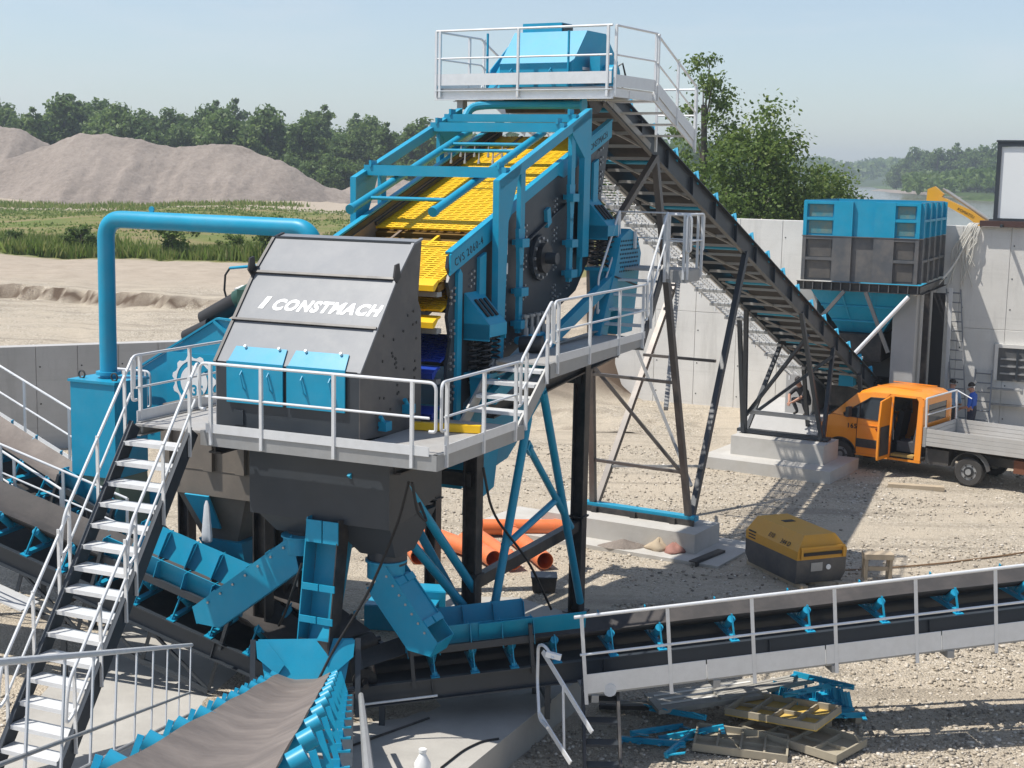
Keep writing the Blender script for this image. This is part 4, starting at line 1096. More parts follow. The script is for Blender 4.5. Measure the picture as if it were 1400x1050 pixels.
for k in range(7):
    c3.part('truss_post', G().bar(X3(.8 + k * 1.1, -.66, -.48), X3(.8 + k * 1.1, -.66, -.95), .05, .05, up=(1, 0, 0)), GREY)
    c3.part('truss_diagonal', G().bar(X3(.8 + k * 1.1, -.66, -.95), X3(1.9 + k * 1.1, -.66, -.48), .04, .04), GREY)
c3.part('truss_chord', G().bar(X3(.8, -.66, -.97), X3(8.2, -.66, -.97), .07, .07), GREY)
for k in range(6):
    c4.part('truss_diagonal', G().bar(X4(.8 + k * 1.1, -.56, -.95), X4(1.9 + k * 1.1, -.56, -.44), .04, .04), GALVD)
c4.part('truss_chord', G().bar(X4(.8, -.56, -.97), X4(7.4, -.56, -.97), .07, .07), GALVD)
c5 = Thing('belt_conveyor', 'short black belt conveyor lying between the chutes below the hopper', 'conveyor', (-2.6, 21.0, 0))
conveyor(c5, (-2.2, 20.75, .72), (-4.3, 22.3, 1.15), .6, .7, ch_h=.22, side_off=.12, roller_m=BLACK, stand=((.5, 0), (2.2, 0)))
# ================================================================ INCLINED FEED CONVEYOR (frame FK)
kc = Thing('feed_conveyor', 'long inclined feed conveyor rising from the blue bin to the screen', 'conveyor', (0, 3.9, 0), FK)
def zb(u): return 9.107 - 0.423 * u          # underside of the side channels
def zt(u): return zb(u) + 0.52
U0, U1 = 0.45, 18.9
up_k = V((0, .39, .92))
for w in (-.66, .66):
    k = 1 if w > 0 else -1
    kc.part('side_channel', G().chan((w, U0, zb(U0) + .24), (w, U1, zb(U1) + .24), .44, .09, k, .014), GREY)
    for j in range(15):
        u = 1.2 + j * 1.22
        kc.part('channel_rib', G().box(w + k * .012, w + k * .085, u - .008, u + .008, zb(u) + .05, zb(u) + .42), GREY)
belt_pts = lambda u, a, b: (a, u, zt(u) + b)
kc.part('belt', G().loft([[belt_pts(u, -.5, .12), belt_pts(u, -.2, .0), belt_pts(u, .2, .0), belt_pts(u, .5, .12), belt_pts(u, .5, .10), belt_pts(u, .2, -.02), belt_pts(u, -.2, -.02), belt_pts(u, -.5, .10)] for u in (U0, 5, 10, 15, U1)]), RUBBER)
kc.part('return_belt', G().loft([[(a, u, zb(u) + b) for a, b in ((-.5, .34), (.5, .34), (.5, .32), (-.5, .32))] for u in (U0, U1)]), RUBBER)
XBAR = mat('cross_bar_grey', (0.30, 0.295, 0.285), 0.5, metal=0.2, var=.2)
for j in range(34):
    u = .5 + j * .54
    if u > 18.6: break
    c = kc.part('cross_member', G().bar((-.65, u, zb(u) + .05), (.65, u, zb(u) + .05), .08, .06), XBAR)
    if j % 4 == 1:
        kc.part('return_roller', G().tube((-.58, u + .3, zb(u + .3) + .12), (.58, u + .3, zb(u + .3) + .12), .055, 10), BLUE)
for j in range(8):
    a, b = .2 + j * 2.4, .2 + (j + 1) * 2.4 if j < 7 else 18.4
    kc.part('wind_brace', G().bar((-.62, a, zb(a) + .03), (.62, b if b < 18.5 else 18.4, zb(min(b, 18.4)) + .03), .04, .04), XBAR)
gi = G()
for k in (-1, 1):
    gi.bar((k * .68, 0, 0), (k * .60, 0, .26), .07, .016, up=(0, 1, 0)).tube((k * .28, 0, .03), (k * .60, 0, .2), .05, 10)
gi.bar((-.68, 0, .0), (.68, 0, .0), .07, .05).tube((-.26, 0, .05), (.26, 0, .05), .05, 10)
im = mesh_of('idler', gi, BLUE2)
for j in range(17):
    u = 1.0 + j * 1.06
    kc.obj('idler', im, loc=(0, u, zt(u) - .06), rot=(-math.atan(.423), 0, 0))
# walkway along the left side, seen from below
for j in range(17):
    u0, u1 = 1.4 + j * .98, 1.4 + j * .98 + .95
    if u1 > 17.6: break
    f = kc.part('walkway_grating', G().add([(-1.48, u0, zb(u0) - .02), (-.76, u0, zb(u0) - .02), (-.76, u1, zb(u1) - .02), (-1.48, u1, zb(u1) - .02)], []) if False else G().bar((-1.46, u0, zb(u0) - .0), (-1.46, u1, zb(u1)), .03, .05).bar((-.78, u0, zb(u0)), (-.78, u1, zb(u1)), .03, .05), GALV)
    g = G()
    for q in range(7):
        u = u0 + .06 + q * .135
        g.bar((-1.45, u, zb(u)), (-.79, u, zb(u)), .045, .03)
    for x in (-1.3, -1.12, -.95): g.bar((x, u0, zb(u0) + .01), (x, u1, zb(u1) + .01), .02, .02)
    kc.part('grating_bars', g, GALV, parent=f, kind='stuff')
    kc.part('walkway_bracket', G().bar((-1.5, u0, zb(u0) - .06), (-.66, u0, zb(u0) - .06), .05, .07), GALVD)
railing(kc, [(-1.5, 1.2, zb(1.2) + .05), (-1.5, 17.2, zb(17.2) + .05)], 1.0, ends=False, toe=.12)
# supports: V frames on footings
def leg(p, q, w=.11, m=None):
    return kc.part('leg', G().bar(p, q, w, w, up=(0, 1, 0)), m or GREY)
LEGM = mat('leg_grey_brown', (0.105, 0.095, 0.09), 0.4, metal=0.3, var=0.2, dust=0.25)
z1 = .52
for wb, wt in ((1.28, .72), (-.92, -.72)):
    leg((wb, 4.05, z1), (wt, 3.05, zb(3.05) + .05), .12, LEGM)
    leg((wb, 4.15, z1), (wt, 7.9, zb(7.9) + .05), .12, GREY if wb > 0 else LEGM)
kc.part('leg', G().bar((.76, 3.0, zb(3.0)), (.74, .5, 5.9), .11, .11, up=(0, 1, 0)), LEGM)
for z in (1.55, 3.4):
    f = (z - z1) / 7.0
    kc.part('leg_tie', G().bar((1.28 - .5 * f, 4.05 - f, z), (-.92 + .2 * f, 4.05 - f, z + .02), .08, .06), LEGM)
kc.part('leg_tie', G().bar((1.2, 4.7, 1.55), (-.88, 4.7, 1.3), .05, .05), GALVD)
kc.part('leg_tie', G().bar((.95, 5.9, 3.6), (-.75, 5.9, 3.6), .06, .06), LEGM)
kc.part('leg_brace', G().bar((1.25, 3.95, 1.4), (-.9, 3.6, 3.7), .07, .06), LEGM)
kc.part('leg_brace', G().bar((1.2, 4.3, 1.2), (-.8, 5.6, 3.8), .05, .05), GALVD)
kc.part('leg_brace', G().bar((.98, 3.4, 2.9), (-.72, 7.6, 5.6), .09, .09), GALVD)
kc.part('base_beam', G().bar((-1.15, 4.05, z1 + .07), (1.45, 4.05, z1 + .07), .22, .10), BLUE)
kc.part('base_channel', G().bar((-1.15, 3.92, z1 - .0), (1.45, 3.92, z1 - .0), .05, .12), BLACK)
for x in (-.8, .1, 1.0): kc.part('anchor', G().box(x - .06, x + .06, 3.84, 3.9, z1 - .06, z1 + .06), BLACK)
z2 = .86
for wb in (1.0, -1.1):
    wt = .72 if wb > 0 else -.72
    leg((wb, 12.9, z2), (wt, 11.7, zb(11.7) + .05), .1, GREY)
    leg((wb, 13.0, z2), (wt, 14.3, zb(14.3) + .05), .1, GREY)
kc.part('leg', G().bar((-1.12, 12.85, z2), (-1.1, 12.2, zb(12.2)), .1, .1, up=(0, 1, 0)), GREY)
kc.part('leg_tie', G().bar((1.0, 12.9, 1.4), (-1.1, 12.9, 1.4), .1, .1), GALVD)
kc.part('leg_brace', G().bar((-1.08, 12.9, 1.3), (.76, 12.2, 3.6), .08, .08), GREY)
kc.part('leg_brace', G().bar((-1.0, 13.2, 1.3), (.8, 14.0, 2.9), .08, .08), GREY)
kc.part('base_beam', G().bar((-1.3, 12.95, z2 + .04), (1.2, 12.95, z2 + .04), .2, .08), GREY)
for w in (-.8, .8):
    kc.part('leg', G().bar((w, 17.0, .4), (w, 16.4, zb(16.4)), .1, .1, up=(0, 1, 0)), GREY)
kc.part('tail_box', G().box(-.75, .75, 18.2, 19.4, .95, 1.75), BLACK)
kc.part('tail_pulley', G().tube((-.72, 19.0, 1.5), (.72, 19.0, 1.5), .28, 16), BLACK)
# --- head platform with drum cover
PZ = 8.95
kc.part('platform_plate', G().box(-1.85, 1.62, -.62, .35, PZ - .03, PZ).box(.72, 1.62, .36, 1.0, PZ - .03, PZ).box(-1.85, -.74, .36, 1.3, PZ - .03, PZ), GRATE)
for u in (-.62, .0):
    kc.part('platform_beam', G().chan((-1.9, u, PZ - .12), (1.66, u, PZ - .12), .17, .06, 1), GALV)
for x in (-1.88, -.7, .7, 1.62):
    kc.part('platform_beam', G().bar((x, -.62, PZ - .1), (x, 1.0, PZ - .1), .06, .14), GALV)
for x in (-1.5, -1.1):
    kc.part('clamp', G().box(x, x + .12, -.55, -.4, PZ - .36, PZ - .2), GALVD)
railing(kc, [(-1.88, -.66, PZ), (1.64, -.66, PZ)], 1.0, posts=[(-1.88, -.66, PZ), (-1.8, -.66, PZ), (-.18, -.66, PZ), (1.56, -.66, PZ)], toe=.2, ends=False, gap=.05)
railing(kc, [(1.68, -.6, PZ), (1.68, .98, PZ)], 1.0, posts=[(1.68, -.6, PZ), (1.68, .95, PZ)], toe=.2, ends=False)
railing(kc, [(-1.92, -.6, PZ), (-1.92, .9, PZ), (-1.92, 2.6, PZ - .75)], 1.0, posts=[(-1.92, -.6, PZ), (-1.92, .5, PZ), (-1.92, 1.0, PZ)], toe=.15, ends=False)
# stepped walkway down on the right of the head
for j in range(4):
    u = 1.05 + j * .44; z = PZ - .14 - j * .19
    kc.part('tread', G().box(.74, 1.62, u, u + .46, z - .03, z), GALV)
kc.part('stringer', G().bar((1.65, .95, PZ - .05), (1.65, 2.8, PZ - .85), .03, .2), GALV)
kc.part('stringer', G().bar((.72, .95, PZ - .12), (.72, 2.8, PZ - .92), .05, .12), GALVD)
railing(kc, [(1.68, 1.0, PZ - .02), (1.68, 2.75, PZ - .82)], 1.0, posts=[(1.68, 1.05, PZ), (1.68, 1.9, PZ - .4), (1.68, 2.72, PZ - .8)], ends=False, toe=.2)
railing(kc, [(1.66, 2.8, PZ - .86), (.85, 2.8, PZ - .86)], 1.0, ends=False)
# drum cover
DX0, DX1 = -.68, .78
cov = [(-.45, PZ + .02), (-.45, PZ + .42), (.05, PZ + 1.0), (.75, PZ + 1.0), (1.25, PZ + .55), (1.25, PZ - .1)]
hd = kc.part('drum_cover', G().prism(cov, 'x', DX0, DX1), BLUE)
kc.part('vent_box', G().box(DX0 + .12, DX1 - .55, .12, .5, PZ + .9, PZ + 1.16), BLUE, parent=hd)
kc.part('vent_cheek', G().box(DX1 - .549, DX1 - .53, .15, .5, PZ + 1.003, PZ + 1.14), BLACK, parent=hd)
for x in (DX0 + .25, DX1 - .42):
    kc.part('handle', G().path([(x, -.46, PZ + .33), (x, -.52, PZ + .28), (x, -.52, PZ + .16), (x, -.46, PZ + .12)], .014, 6), BLUE, parent=hd)
for x in (DX0 - .25, DX1 - .08):
    kc.part('cover_fin', G().box(x, x + .025, -.50, -.46, PZ, PZ + .95), BLUE, parent=hd)
kc.part('cover_cheek', G().prism([(-.2, PZ), (.9, PZ), (.9, PZ + .5), (.5, PZ + .8), (-.1, PZ + .35)], 'x', DX0 - .42, DX0 - .40), BLUE, parent=hd)
kc.part('cover_cheek', G().loft([[(DX0 - .41, -.2, PZ), (DX0 - .01, -.44, PZ + .0), (DX0 - .01, .9, PZ), (DX0 - .41, .9, PZ)], [(DX0 - .2, .2, PZ + .75), (DX0 - .01, .1, PZ + .95), (DX0 - .01, .8, PZ + .95), (DX0 - .2, .8, PZ + .75)]]), BLUE, parent=hd)
kc.part('drive_motor', G().box(DX1 + .12, DX1 + .32, -.05, .45, PZ + .1, PZ + .55).tube((DX1 + .1, .2, PZ + .25), (DX1 + .5, .2, PZ + .25), .17, 14), BLUE)
kc.part('motor_plate', G().box(DX1 + .002, DX1 + .02, -.1, .15, PZ + .32, PZ + .37), WHITE)
kc.part('drum', G().tube((-.6, .6, PZ - .1), (.7, .6, PZ - .1), .3, 18), BLACK)
kc.part('motor_cable', G().path([(DX1 + .4, .3, PZ + .35), (DX1 + .55, .35, PZ + .45), (DX1 + .6, .4, PZ + .2), (DX1 + .45, .45, PZ - .1)], .02, 6), CABLE)
kc.part('discharge_skirt', G().prism([(-.45, PZ - .12), (.3, PZ - .12), (.2, PZ - .42), (-.35, PZ - .42)], 'x', -.6, .6), BLACK)

# ---- footings
for nm, w0, w1, u0, u1, za, zc, lab in ((('concrete_footing'), -1.75, 1.75, 3.3, 4.55, .06, .46, 'pale concrete footing block under the nearer conveyor support'), ('concrete_footing', -1.25, 1.25, 12.35, 13.5, .33, .82, 'pale stepped concrete footing beside the orange truck')):
    T = Thing(nm, lab, 'footing', ((w0 + w1) / 2, u0, 0), FK)
    pd = .75 if za > .2 else .55
    T.part('pad', G().box(w0 - (.55 if za > .2 else 1.5), w1 + (.45 if za > .2 else .75), u0 - pd, u1 + .35, -.15, za), CONCF)
    T.part('plinth', G().box(w0, w1, u0, u1, za, zc), CONCF)

# ---- belt guard (perforated blue drive cover beside the screen) and blue sump
gd = Thing('drive_guard', 'blue sheet metal belt guard with perforated top beside the screen', 'guard', (-.85, 8.2, 4.8), FM)
gp_ = [(7.35, 4.72), (8.55, 4.72), (8.62, 5.35), (8.72, 6.05), (8.45, 6.38), (8.15, 6.45), (7.85, 6.2), (7.62, 5.6)]
gd.part('cover', G().prism([(7.35, 4.72), (7.75, 4.72), (7.9, 5.15), (8.25, 5.15), (8.3, 4.72), (9.0, 4.72), (9.2, 5.5), (9.35, 6.1), (9.1, 6.45), (8.75, 6.55), (8.3, 6.4), (8.0, 5.75)], 'x', -.95, -.75), BLUE)
gd.part('panel_joint', G().bar((-.745, 8.02, 5.75), (-.745, 9.22, 5.52), .012, .03), INK)
g = G()
for i in range(11):
    for j in range(9):
        u = 8.28 + i * .085 + (j % 2) * .042; z = 5.82 + j * .075
        if 5.75 < z < 6.42 and u < 9.25 and z < 6.62 - .35 * abs(u - 8.75): g.disc((-.748, u, z), (1, 0, 0), .02, .01, 6)
gd.part('perforations', g, INK, kind='stuff')
gd.part('latch', G().box(-.74, -.70, 8.9, 8.96, 6.2, 6.5), GALV)
sm = Thing('screen_sump', 'blue wash water tray with pump fittings under the screen', 'sump', (-1.6, 5.5, 3.9), FM)
sm.part('tray', G().loft([[(-3.3, 3.4, 4.05), (-1.15, 3.4, 4.05), (-1.15, 7.4, 4.7), (-3.3, 7.4, 4.7)], [(-2.9, 3.9, 2.7), (-1.6, 3.9, 2.7), (-1.6, 5.6, 2.9), (-2.9, 5.6, 2.9)]]), BLUE)
sm.part('lower_chute', G().plate([(-1.1, 3.05, 3.75), (-.95, 3.9, 3.7), (-.95, 3.7, 2.85), (-1.1, 3.0, 2.55)], .03), BLUE)
for k in range(5):
    u = 4.9 + k * .23
    s_ = sm.part('valve', G().tube((-1.02, u, 4.95), (-1.02, u, 5.12), .05, 8).tube((-1.02, u, 5.12), (-1.02, u, 5.3), .03, 8).tube((-1.02, u, 5.28), (-1.02, u, 5.32), .06, 8), GALVD)
sm.part('pipe_header', G().tube((-1.02, 4.6, 4.95), (-1.02, 6.4, 4.95), .06, 12), BLUE)
sm.part('pump', G().tube((-.95, 4.55, 4.9), (-.6, 4.62, 4.92), .13, 14), BLACK)
# ---- loose blue covers standing on the slab
for i, (x, y, az, lab) in enumerate(((-2.35, 23.2, 8, 'blue folded sheet cover lying on the slab below the hopper'),)):
    F2 = Frame(x, y, az)
    T = Thing('sheet_cover', lab, 'sheet cover', (0, 0, .0), F2)
    T.part('channel', G().box(0, 1.15, 0, .03, .02, .42).box(0, 1.15, .03, .5, .4, .43).box(0, 1.15, .5, .53, .02, .43), BLUE)
    T.part('channel', G().box(.3, 1.25, .55, .58, .02, .55).box(.3, 1.25, .58, 1.0, .53, .56), BLUE)
    T.part('wrap', G().loft([[(.42 + .14 * cos(t), .7 + .14 * sin(t), z) for t in np.linspace(0, 2 * pi, 9, endpoint=False)] for z in (.57, .64)]), BAG)
# ================================================================ SLAB, BIN, WALL FITTINGS
sb = G().prism([(.76, 20.35), (-.44, 17.7), (-1.8, 14.7), (-6.6, 14.7), (-6.6, 25.4), (.2, 25.2), (1.6, 23.8), (1.84, 22.5)], 'z', -.7, .012)
SLAB = mat('slab_concrete', (0.40, 0.385, 0.355), 0.9, var=0.2, scale=1.4, bump=0.2, bscale=30, dust=0.6, dcol=(0.27, 0.255, 0.235), dscale=0.8)
single('concrete_slab', sb, SLAB, kind='structure', smooth=0)

bn = Thing('feed_bin', 'large square feed bin with blue top and dark grey lower panels', 'bin', (-.1, 28, 0), FM)
bx0, bx1, by0, by1 = -1.72, 1.52, 25.85, 30.2
GREYB = mat('bin_grey_paint', (0.085, 0.092, 0.10), 0.5, var=0.15, dust=0.3)
RAW = mat('scuffed_steel', (0.11, 0.105, 0.10), 0.45, metal=0.3, var=0.3, scale=3, dust=0.5, dcol=(0.24, 0.20, 0.16), dscale=2.0)
TEAL = mat('rusty_teal', (0.05, 0.20, 0.24), 0.6, var=0.3, scale=4, dust=0.75, dcol=(0.30, 0.24, 0.12), dscale=2.4)
def wallbox(z0, z1, mt, nm):
    t = .03
    bn.part(nm, G().box(bx0, bx1, by0, by0 + t, z0, z1), mt)
    bn.part(nm, G().box(bx1 - t, bx1, by0 + t, by1, z0, z1), mt)
    bn.part(nm, G().box(bx0, bx0 + t, by0 + t, by1, z0, z1), mt)
    bn.part(nm, G().box(bx0 + t, bx1 - t, by1 - t, by1, z0, z1), mt)
wallbox(4.62, 5.88, GREYB, 'lower_wall'); wallbox(5.885, 6.88, BLUE, 'upper_wall')
cols = [(-1.72, -1.62), (-.86, -.42), (-.42, -.33), (.28, .38), (.38, .84), (1.42, 1.52)]
for z0, z1, mt in ((4.63, 5.87, GREYB), (5.895, 6.86, BLUE)):
    for a, b in cols:
        bn.part('post', G().box(a, b, by0 - .09, by0 - .001, z0, z1), mt)
    for a, b in ((-1.62, -.86), (.84, 1.42)):
        zm = (z0 + z1) / 2
        bn.part('rail', G().box(a + .002, b - .002, by0 - .085, by0 - .001, zm - .05, zm + .03), mt)
        bn.part('rail', G().box(a + .002, b - .002, by0 - .085, by0 - .001, z1 - .08, z1 - .01), mt)
        for p, q in ((z0 + .06, zm - .07), (zm + .05, z1 - .1)):
            bn.part('panel', G().box(a + .05, b - .05, by0 - .012, by0 - .002, p, q), RAW if mt is GREYB else TEAL)
    for k in range(5):
        y = by0 + .05 + k * 1.02
        bn.part('side_post', G().box(bx1 + .001, bx1 + .09, y, y + .12, z0, z1), mt)
    bn.part('side_rail', G().box(bx1 + .001, bx1 + .08, by0 + .2, by1, (z0 + z1) / 2 - .04, (z0 + z1) / 2 + .03), mt)
bn.part('belt_line', G().box(bx0 - .02, bx1 + .1, by0 - .1, by0 - .001, 5.872, 5.892), GREYB)
bn.part('base_beam', G().chan((bx0 - .1, by0 - .08, 4.48), (bx1 + .1, by0 - .08, 4.48), .24, .09, 1), BLACK)
bn.part('base_beam', G().chan((bx1 + .1, by0 - .08, 4.48), (bx1 + .1, by1, 4.48), .24, .09, -1 if False else 1), BLACK)
for k in range(13):
    x = bx0 + .1 + k * .265
    bn.part('beam_rib', G().box(x, x + .02, by0 - .18, by0 - .092, 4.38, 4.58), GREYB)
bn.part('hopper', G().loft([[(-1.5, 25.95, 4.4), (1.3, 25.95, 4.4), (1.3, 30, 4.4), (-1.5, 30, 4.4)], [(-.75, 26.9, 3.1), (.45, 26.9, 3.1), (.45, 29, 3.1), (-.75, 29, 3.1)]]), BLUE)
for z, o in ((3.9, .0), (3.45, .0)):
    f = (4.4 - z) / 1.3
    bn.part('hopper_rib', G().bar((-1.5 + .75 * f, 25.93 + .95 * f, z), (1.3 - .85 * f, 25.93 + .95 * f, z), .06, .05), BLUE)
for x in (-.6, .35):
    bn.part('hopper_rib', G().bar((x, 25.95, 4.35), (x * .6, 26.85, 3.2), .05, .05), BLUE)
bn.part('feeder', G().box(-.8, .5, 26.6, 29.2, 2.3, 3.08), BLACK)
bn.part('strut', G().bar((-.45, 25.7, 4.36), (-1.3, 25.75, 3.3), .1, .1), GREYB)
bn.part('strut', G().bar((.15, 25.7, 4.36), (.85, 25.75, 2.7), .12, .1), GREYB)
bn.part('strut', G().tube((1.35, 25.6, 4.3), (-.15, 25.2, 2.45), .06, 10), GALV)
bn.part('chute_box', G().box(-.35, .05, 25.1, 25.6, 1.75, 2.5), BLUE)
bn.part('chute_lip', G().box(-.4, .2, 25.0, 25.6, 2.5, 2.56), GALV)
for x0_, x1_ in ((.78, 1.42),):
    bn.part('concrete_pier', G().box(x0_, x1_, 26.6, 30.3, 0, 4.34), CONCD)
bn.part('concrete_pier', G().box(-2.2, -1.4, 26.6, 30.3, 0, 4.34), CONCD)
bn.part('concrete_base', G().box(-1.4, .78, 28.6, 30.3, 0, 2.3), CONCD)
bn.part('steel_post', G().bar((1.62, 27.2, 0), (1.62, 27.2, 4.4), .16, .16, up=(1, 0, 0)), BLACK)
bn.part('steel_post', G().bar((1.95, 29.8, 0), (1.9, 29.8, 4.3), .1, .1, up=(1, 0, 0)), GALV)
bn.part('gap_shade', G().box(1.5, 1.86, 29.0, 29.04, 0, 4.2), INK)  # black sheet added to paint the shade of the gap beside the pier

# recessed service opening in the wall
ob = Thing('wall_hatch', 'recessed steel service hatch set into the concrete wall', 'hatch', (4.0, 30.35, 1.6), FM)
ob.part('frame', G().box(3.22, 5.2, 30.30, 30.385, 2.55, 2.66).box(3.22, 3.32, 30.30, 30.385, 1.55, 2.55), CONC)
ob.part('panel', G().box(3.33, 5.2, 30.34, 30.386, 1.55, 2.54), GREYB)
for k in range(3):
    ob.part('rail', G().box(3.4, 5.0, 30.30, 30.335, 1.75 + k * .22, 1.80 + k * .22), GALVD)
ob.part('stanchion', G().box(3.85, 3.92, 30.27, 30.30, 1.6, 2.5), GREY)

# white site cabin standing on the wall top
cb = Thing('site_cabin', 'white panelled site cabin with dark frame standing on top of the wall', 'cabin', (5.2, 31.8, 6.2), FM)
cb.part('panel', G().box(3.02, 7.6, 30.45, 33.0, 6.42, 8.52), mat('white_cabin_panel', (0.72, 0.74, 0.74), 0.5, var=.03))
for a in ((2.9, 3.02, 30.40, 30.52, 6.36, 8.66), (7.6, 7.72, 30.40, 30.52, 6.36, 8.66)):
    cb.part('frame_post', G().box(*a), GREY)
cb.part('frame_beam', G().box(3.021, 7.6, 30.40, 30.5, 8.53, 8.66), GREY)
cb.part('frame_beam', G().box(3.021, 7.6, 30.40, 30.5, 6.34, 6.415), GREY)
cb.part('base_beam', G().box(2.55, 7.8, 30.2, 30.5, 6.165, 6.335), mat('rust_red_beam', (0.07, 0.035, 0.03), 0.7))
cb.part('base_beam', G().box(2.55, 7.8, 32.4, 32.7, 6.165, 6.335), GREY)
for x in (3.2, 4.2):
    cb.part('bracket', G().bar((x, 29.9, 6.2), (x, 30.5, 6.2), .07, .09), GREY)
cb.part('roof', G().box(2.86, 7.76, 30.38, 33.1, 8.66, 8.72), GREY)

# cables spilling over the wall
cab = Thing('cable_bundle', 'bundle of pale cables hanging over the concrete wall edge', 'cables', (2.3, 30.2, 4.9), FM)
PALE = mat('pale_cable', (0.55, 0.53, 0.48), 0.6, var=.1)
for k in range(15):
    x = 2.42 + random.uniform(-.2, .22)
    lo = random.uniform(4.2, 5.4)
    pts = [(x + .12, 30.65, 6.22), (x, 30.3, 6.26), (x - .08 - random.uniform(0, .15), 30.24, 5.9), (x - .25 + random.uniform(-.2, .2), 30.22, (lo + 6) / 2), (x - .35 + random.uniform(-.25, .3), 30.24, lo)]
    cab.part('cable', G().bend(pts, .018, .15, 6, 3), PALE)
for k in range(2):
    cab.part('cable', G().bend([(2.3, 30.25, 5.9), (1.9, 30.1, 5.0 - k * .05), (1.5 + k * .03, 29.0, 4.3), (1.4, 26.2, 4.3)], .025, .3, 6, 4), PALE)

# ladders
LADM = mat('ladder_aluminium', (0.24, 0.245, 0.25), .45, metal=.3, var=.2)
def ladder(label, p, q, w, n, grp=None):
    T = Thing('ladder', label, 'ladder', tuple(p), FM)
    p, q = V(p), V(q); s = V((1, 0, 0)) * w / 2
    for k in (-1, 1): T.part('stile', G().bar(p + s * k, q + s * k, .035, .08, up=(0, 1, 0)), LADM)
    for i in range(n):
        c = p.lerp(q, (i + .6) / n)
        T.part('rung', G().tube(c - s, c + s, .02, 8), LADM)
    return T
ladder('long aluminium ladder leaning against the concrete wall by the bin', (2.45, 29.4, 0), (1.92, 30.2, 4.25), .42, 15)
ladder('short aluminium ladder leaning on the wall behind the man in blue', (3.05, 29.3, 0), (2.95, 30.25, 1.85), .48, 7)
sk = Thing('scaffold_boards', 'two thin metal boards lying along the concrete wall', 'boards', (3.8, 30.0, 1.0), FM)
sk.part('board', G().box(3.1, 4.1, 30.0, 30.25, 1.3, 1.34), GALVD)
sk.part('board', G().box(3.2, 5.0, 30.1, 30.3, .82, .86), GALVD)

# excavator parked behind the wall, only its boom rises over it
ex = Thing('excavator', 'yellow excavator with its boom raised behind the concrete wall', 'excavator', (-1.5, 37.0, 1.6), FM)
EXY = mat('excavator_yellow', (0.62, 0.32, 0.015), 0.45, var=.12, dust=.25)
Z0 = 2.6
def exarm(pts, y0, y1): return G().prism(pts, 'y', y0, y1)
ex.part('boom', exarm([(3.45, 5.4), (3.55, 6.2), (3.25, 6.75), (2.2, 7.46), (1.1, 7.95), (1.06, 7.78), (2.08, 7.24), (3.0, 6.55), (3.25, 5.4)], 35.0, 35.4), EXY)
ex.part('stick', exarm([(1.25, 8.0), (.95, 8.25), (.72, 8.15), (.62, 6.0), (.85, 5.95), (.98, 7.5)], 35.05, 35.35), EXY)
ex.part('cylinder', G().tube((3.1, 35.2, 6.95), (1.3, 35.2, 8.12), .06, 10).tube((2.2, 35.2, 7.53), (1.2, 35.2, 8.18), .035, 8), GALVD)
ex.part('bucket', exarm([(.5, 5.95), (1.0, 5.95), (1.2, 5.3), (.7, 4.9), (.2, 5.3)], 34.7, 35.7), EXY)
ex.part('boom_lettering', lettering('KOMATSU', .13, (1.72, 34.995, 7.5), (1, 0, -.52), (.52, 0, 1), extrude=.002), INK)
ex.part('cab', G().box(3.0, 5.6, 34.4, 36.6, 3.4, 5.3), EXY)
ex.part('undercarriage', G().box(2.6, 6.0, 34.0, 34.6, 2.4, 3.3).box(2.6, 6.0, 36.4, 37.0, 2.4, 3.3), BLACK)

for o_ in ex.root.children:
    o_.location.z -= .95; o_.location.x -= .5

# ================================================================ TRUCK (x right of heading, y forward from the rear axle)
FT = Frame(11.94, 36.36, -52.3)
tr = Thing('flatbed_truck', 'orange crew cab flatbed truck with grey bed and open rear door', 'truck', (0, 1.7, 0), FT)
TOR = mat('truck_orange', (0.82, 0.27, 0.012), 0.32, var=.05, dust=.12, coat=.3)
GLASS = mat('dark_glass', (0.02, 0.024, 0.028), 0.08, var=.1, rvar=.03)
TRIM = mat('black_trim', (0.028, 0.03, 0.033), 0.5, var=.2, dust=.2)
SEATM = mat('seat_fabric', (0.07, 0.075, 0.085), .85, var=.2)
BEDM = mat('bed_aluminium', (0.50, 0.49, 0.47), 0.45, metal=.25, var=.1, dust=.25)
def hw(z): return .98 - max(0, z - 1.25) * .13
def skin(poly, side=-1, th=.035, out=0.0):
    """plate following the body side; poly in (y,z)"""
    g = G(); n = len(poly)
    a = [(side * (hw(z) + out), y, z) for y, z in poly]; b = [(side * (hw(z) + out - th), y, z) for y, z in poly]
    return g.add(a + b, [tuple(range(n)), tuple(range(n, 2 * n))[::-1]] + [(i, (i + 1) % n, n + (i + 1) % n, n + i) for i in range(n)])
WB = 3.44
arch = [(WB + .44 * cos(a), .36 + .44 * sin(a)) for a in np.linspace(radians(172), radians(8), 12)]
fender = [(3.02, .46)] + [p for p in arch] + [(4.36, .42), (4.42, .62), (4.38, 1.0), (4.12, 1.26), (3.72, 1.42), (3.02, 1.38)]
fl_lower = [(2.18, .46), (3.0, .46), (3.0, 1.38), (2.18, 1.36)]
fl_frame_r = [(2.18, 1.362), (2.30, 1.362), (2.30, 2.10), (2.18, 2.24)]
fl_frame_t = [(2.302, 2.10), (2.72, 2.08), (3.42, 1.50), (3.40, 1.41), (3.72, 1.44), (3.08, 2.18), (2.6, 2.26), (2.19, 2.26)]
window = [(2.305, 1.385), (3.39, 1.42), (3.40, 1.48), (2.70, 2.075), (2.305, 2.09)]
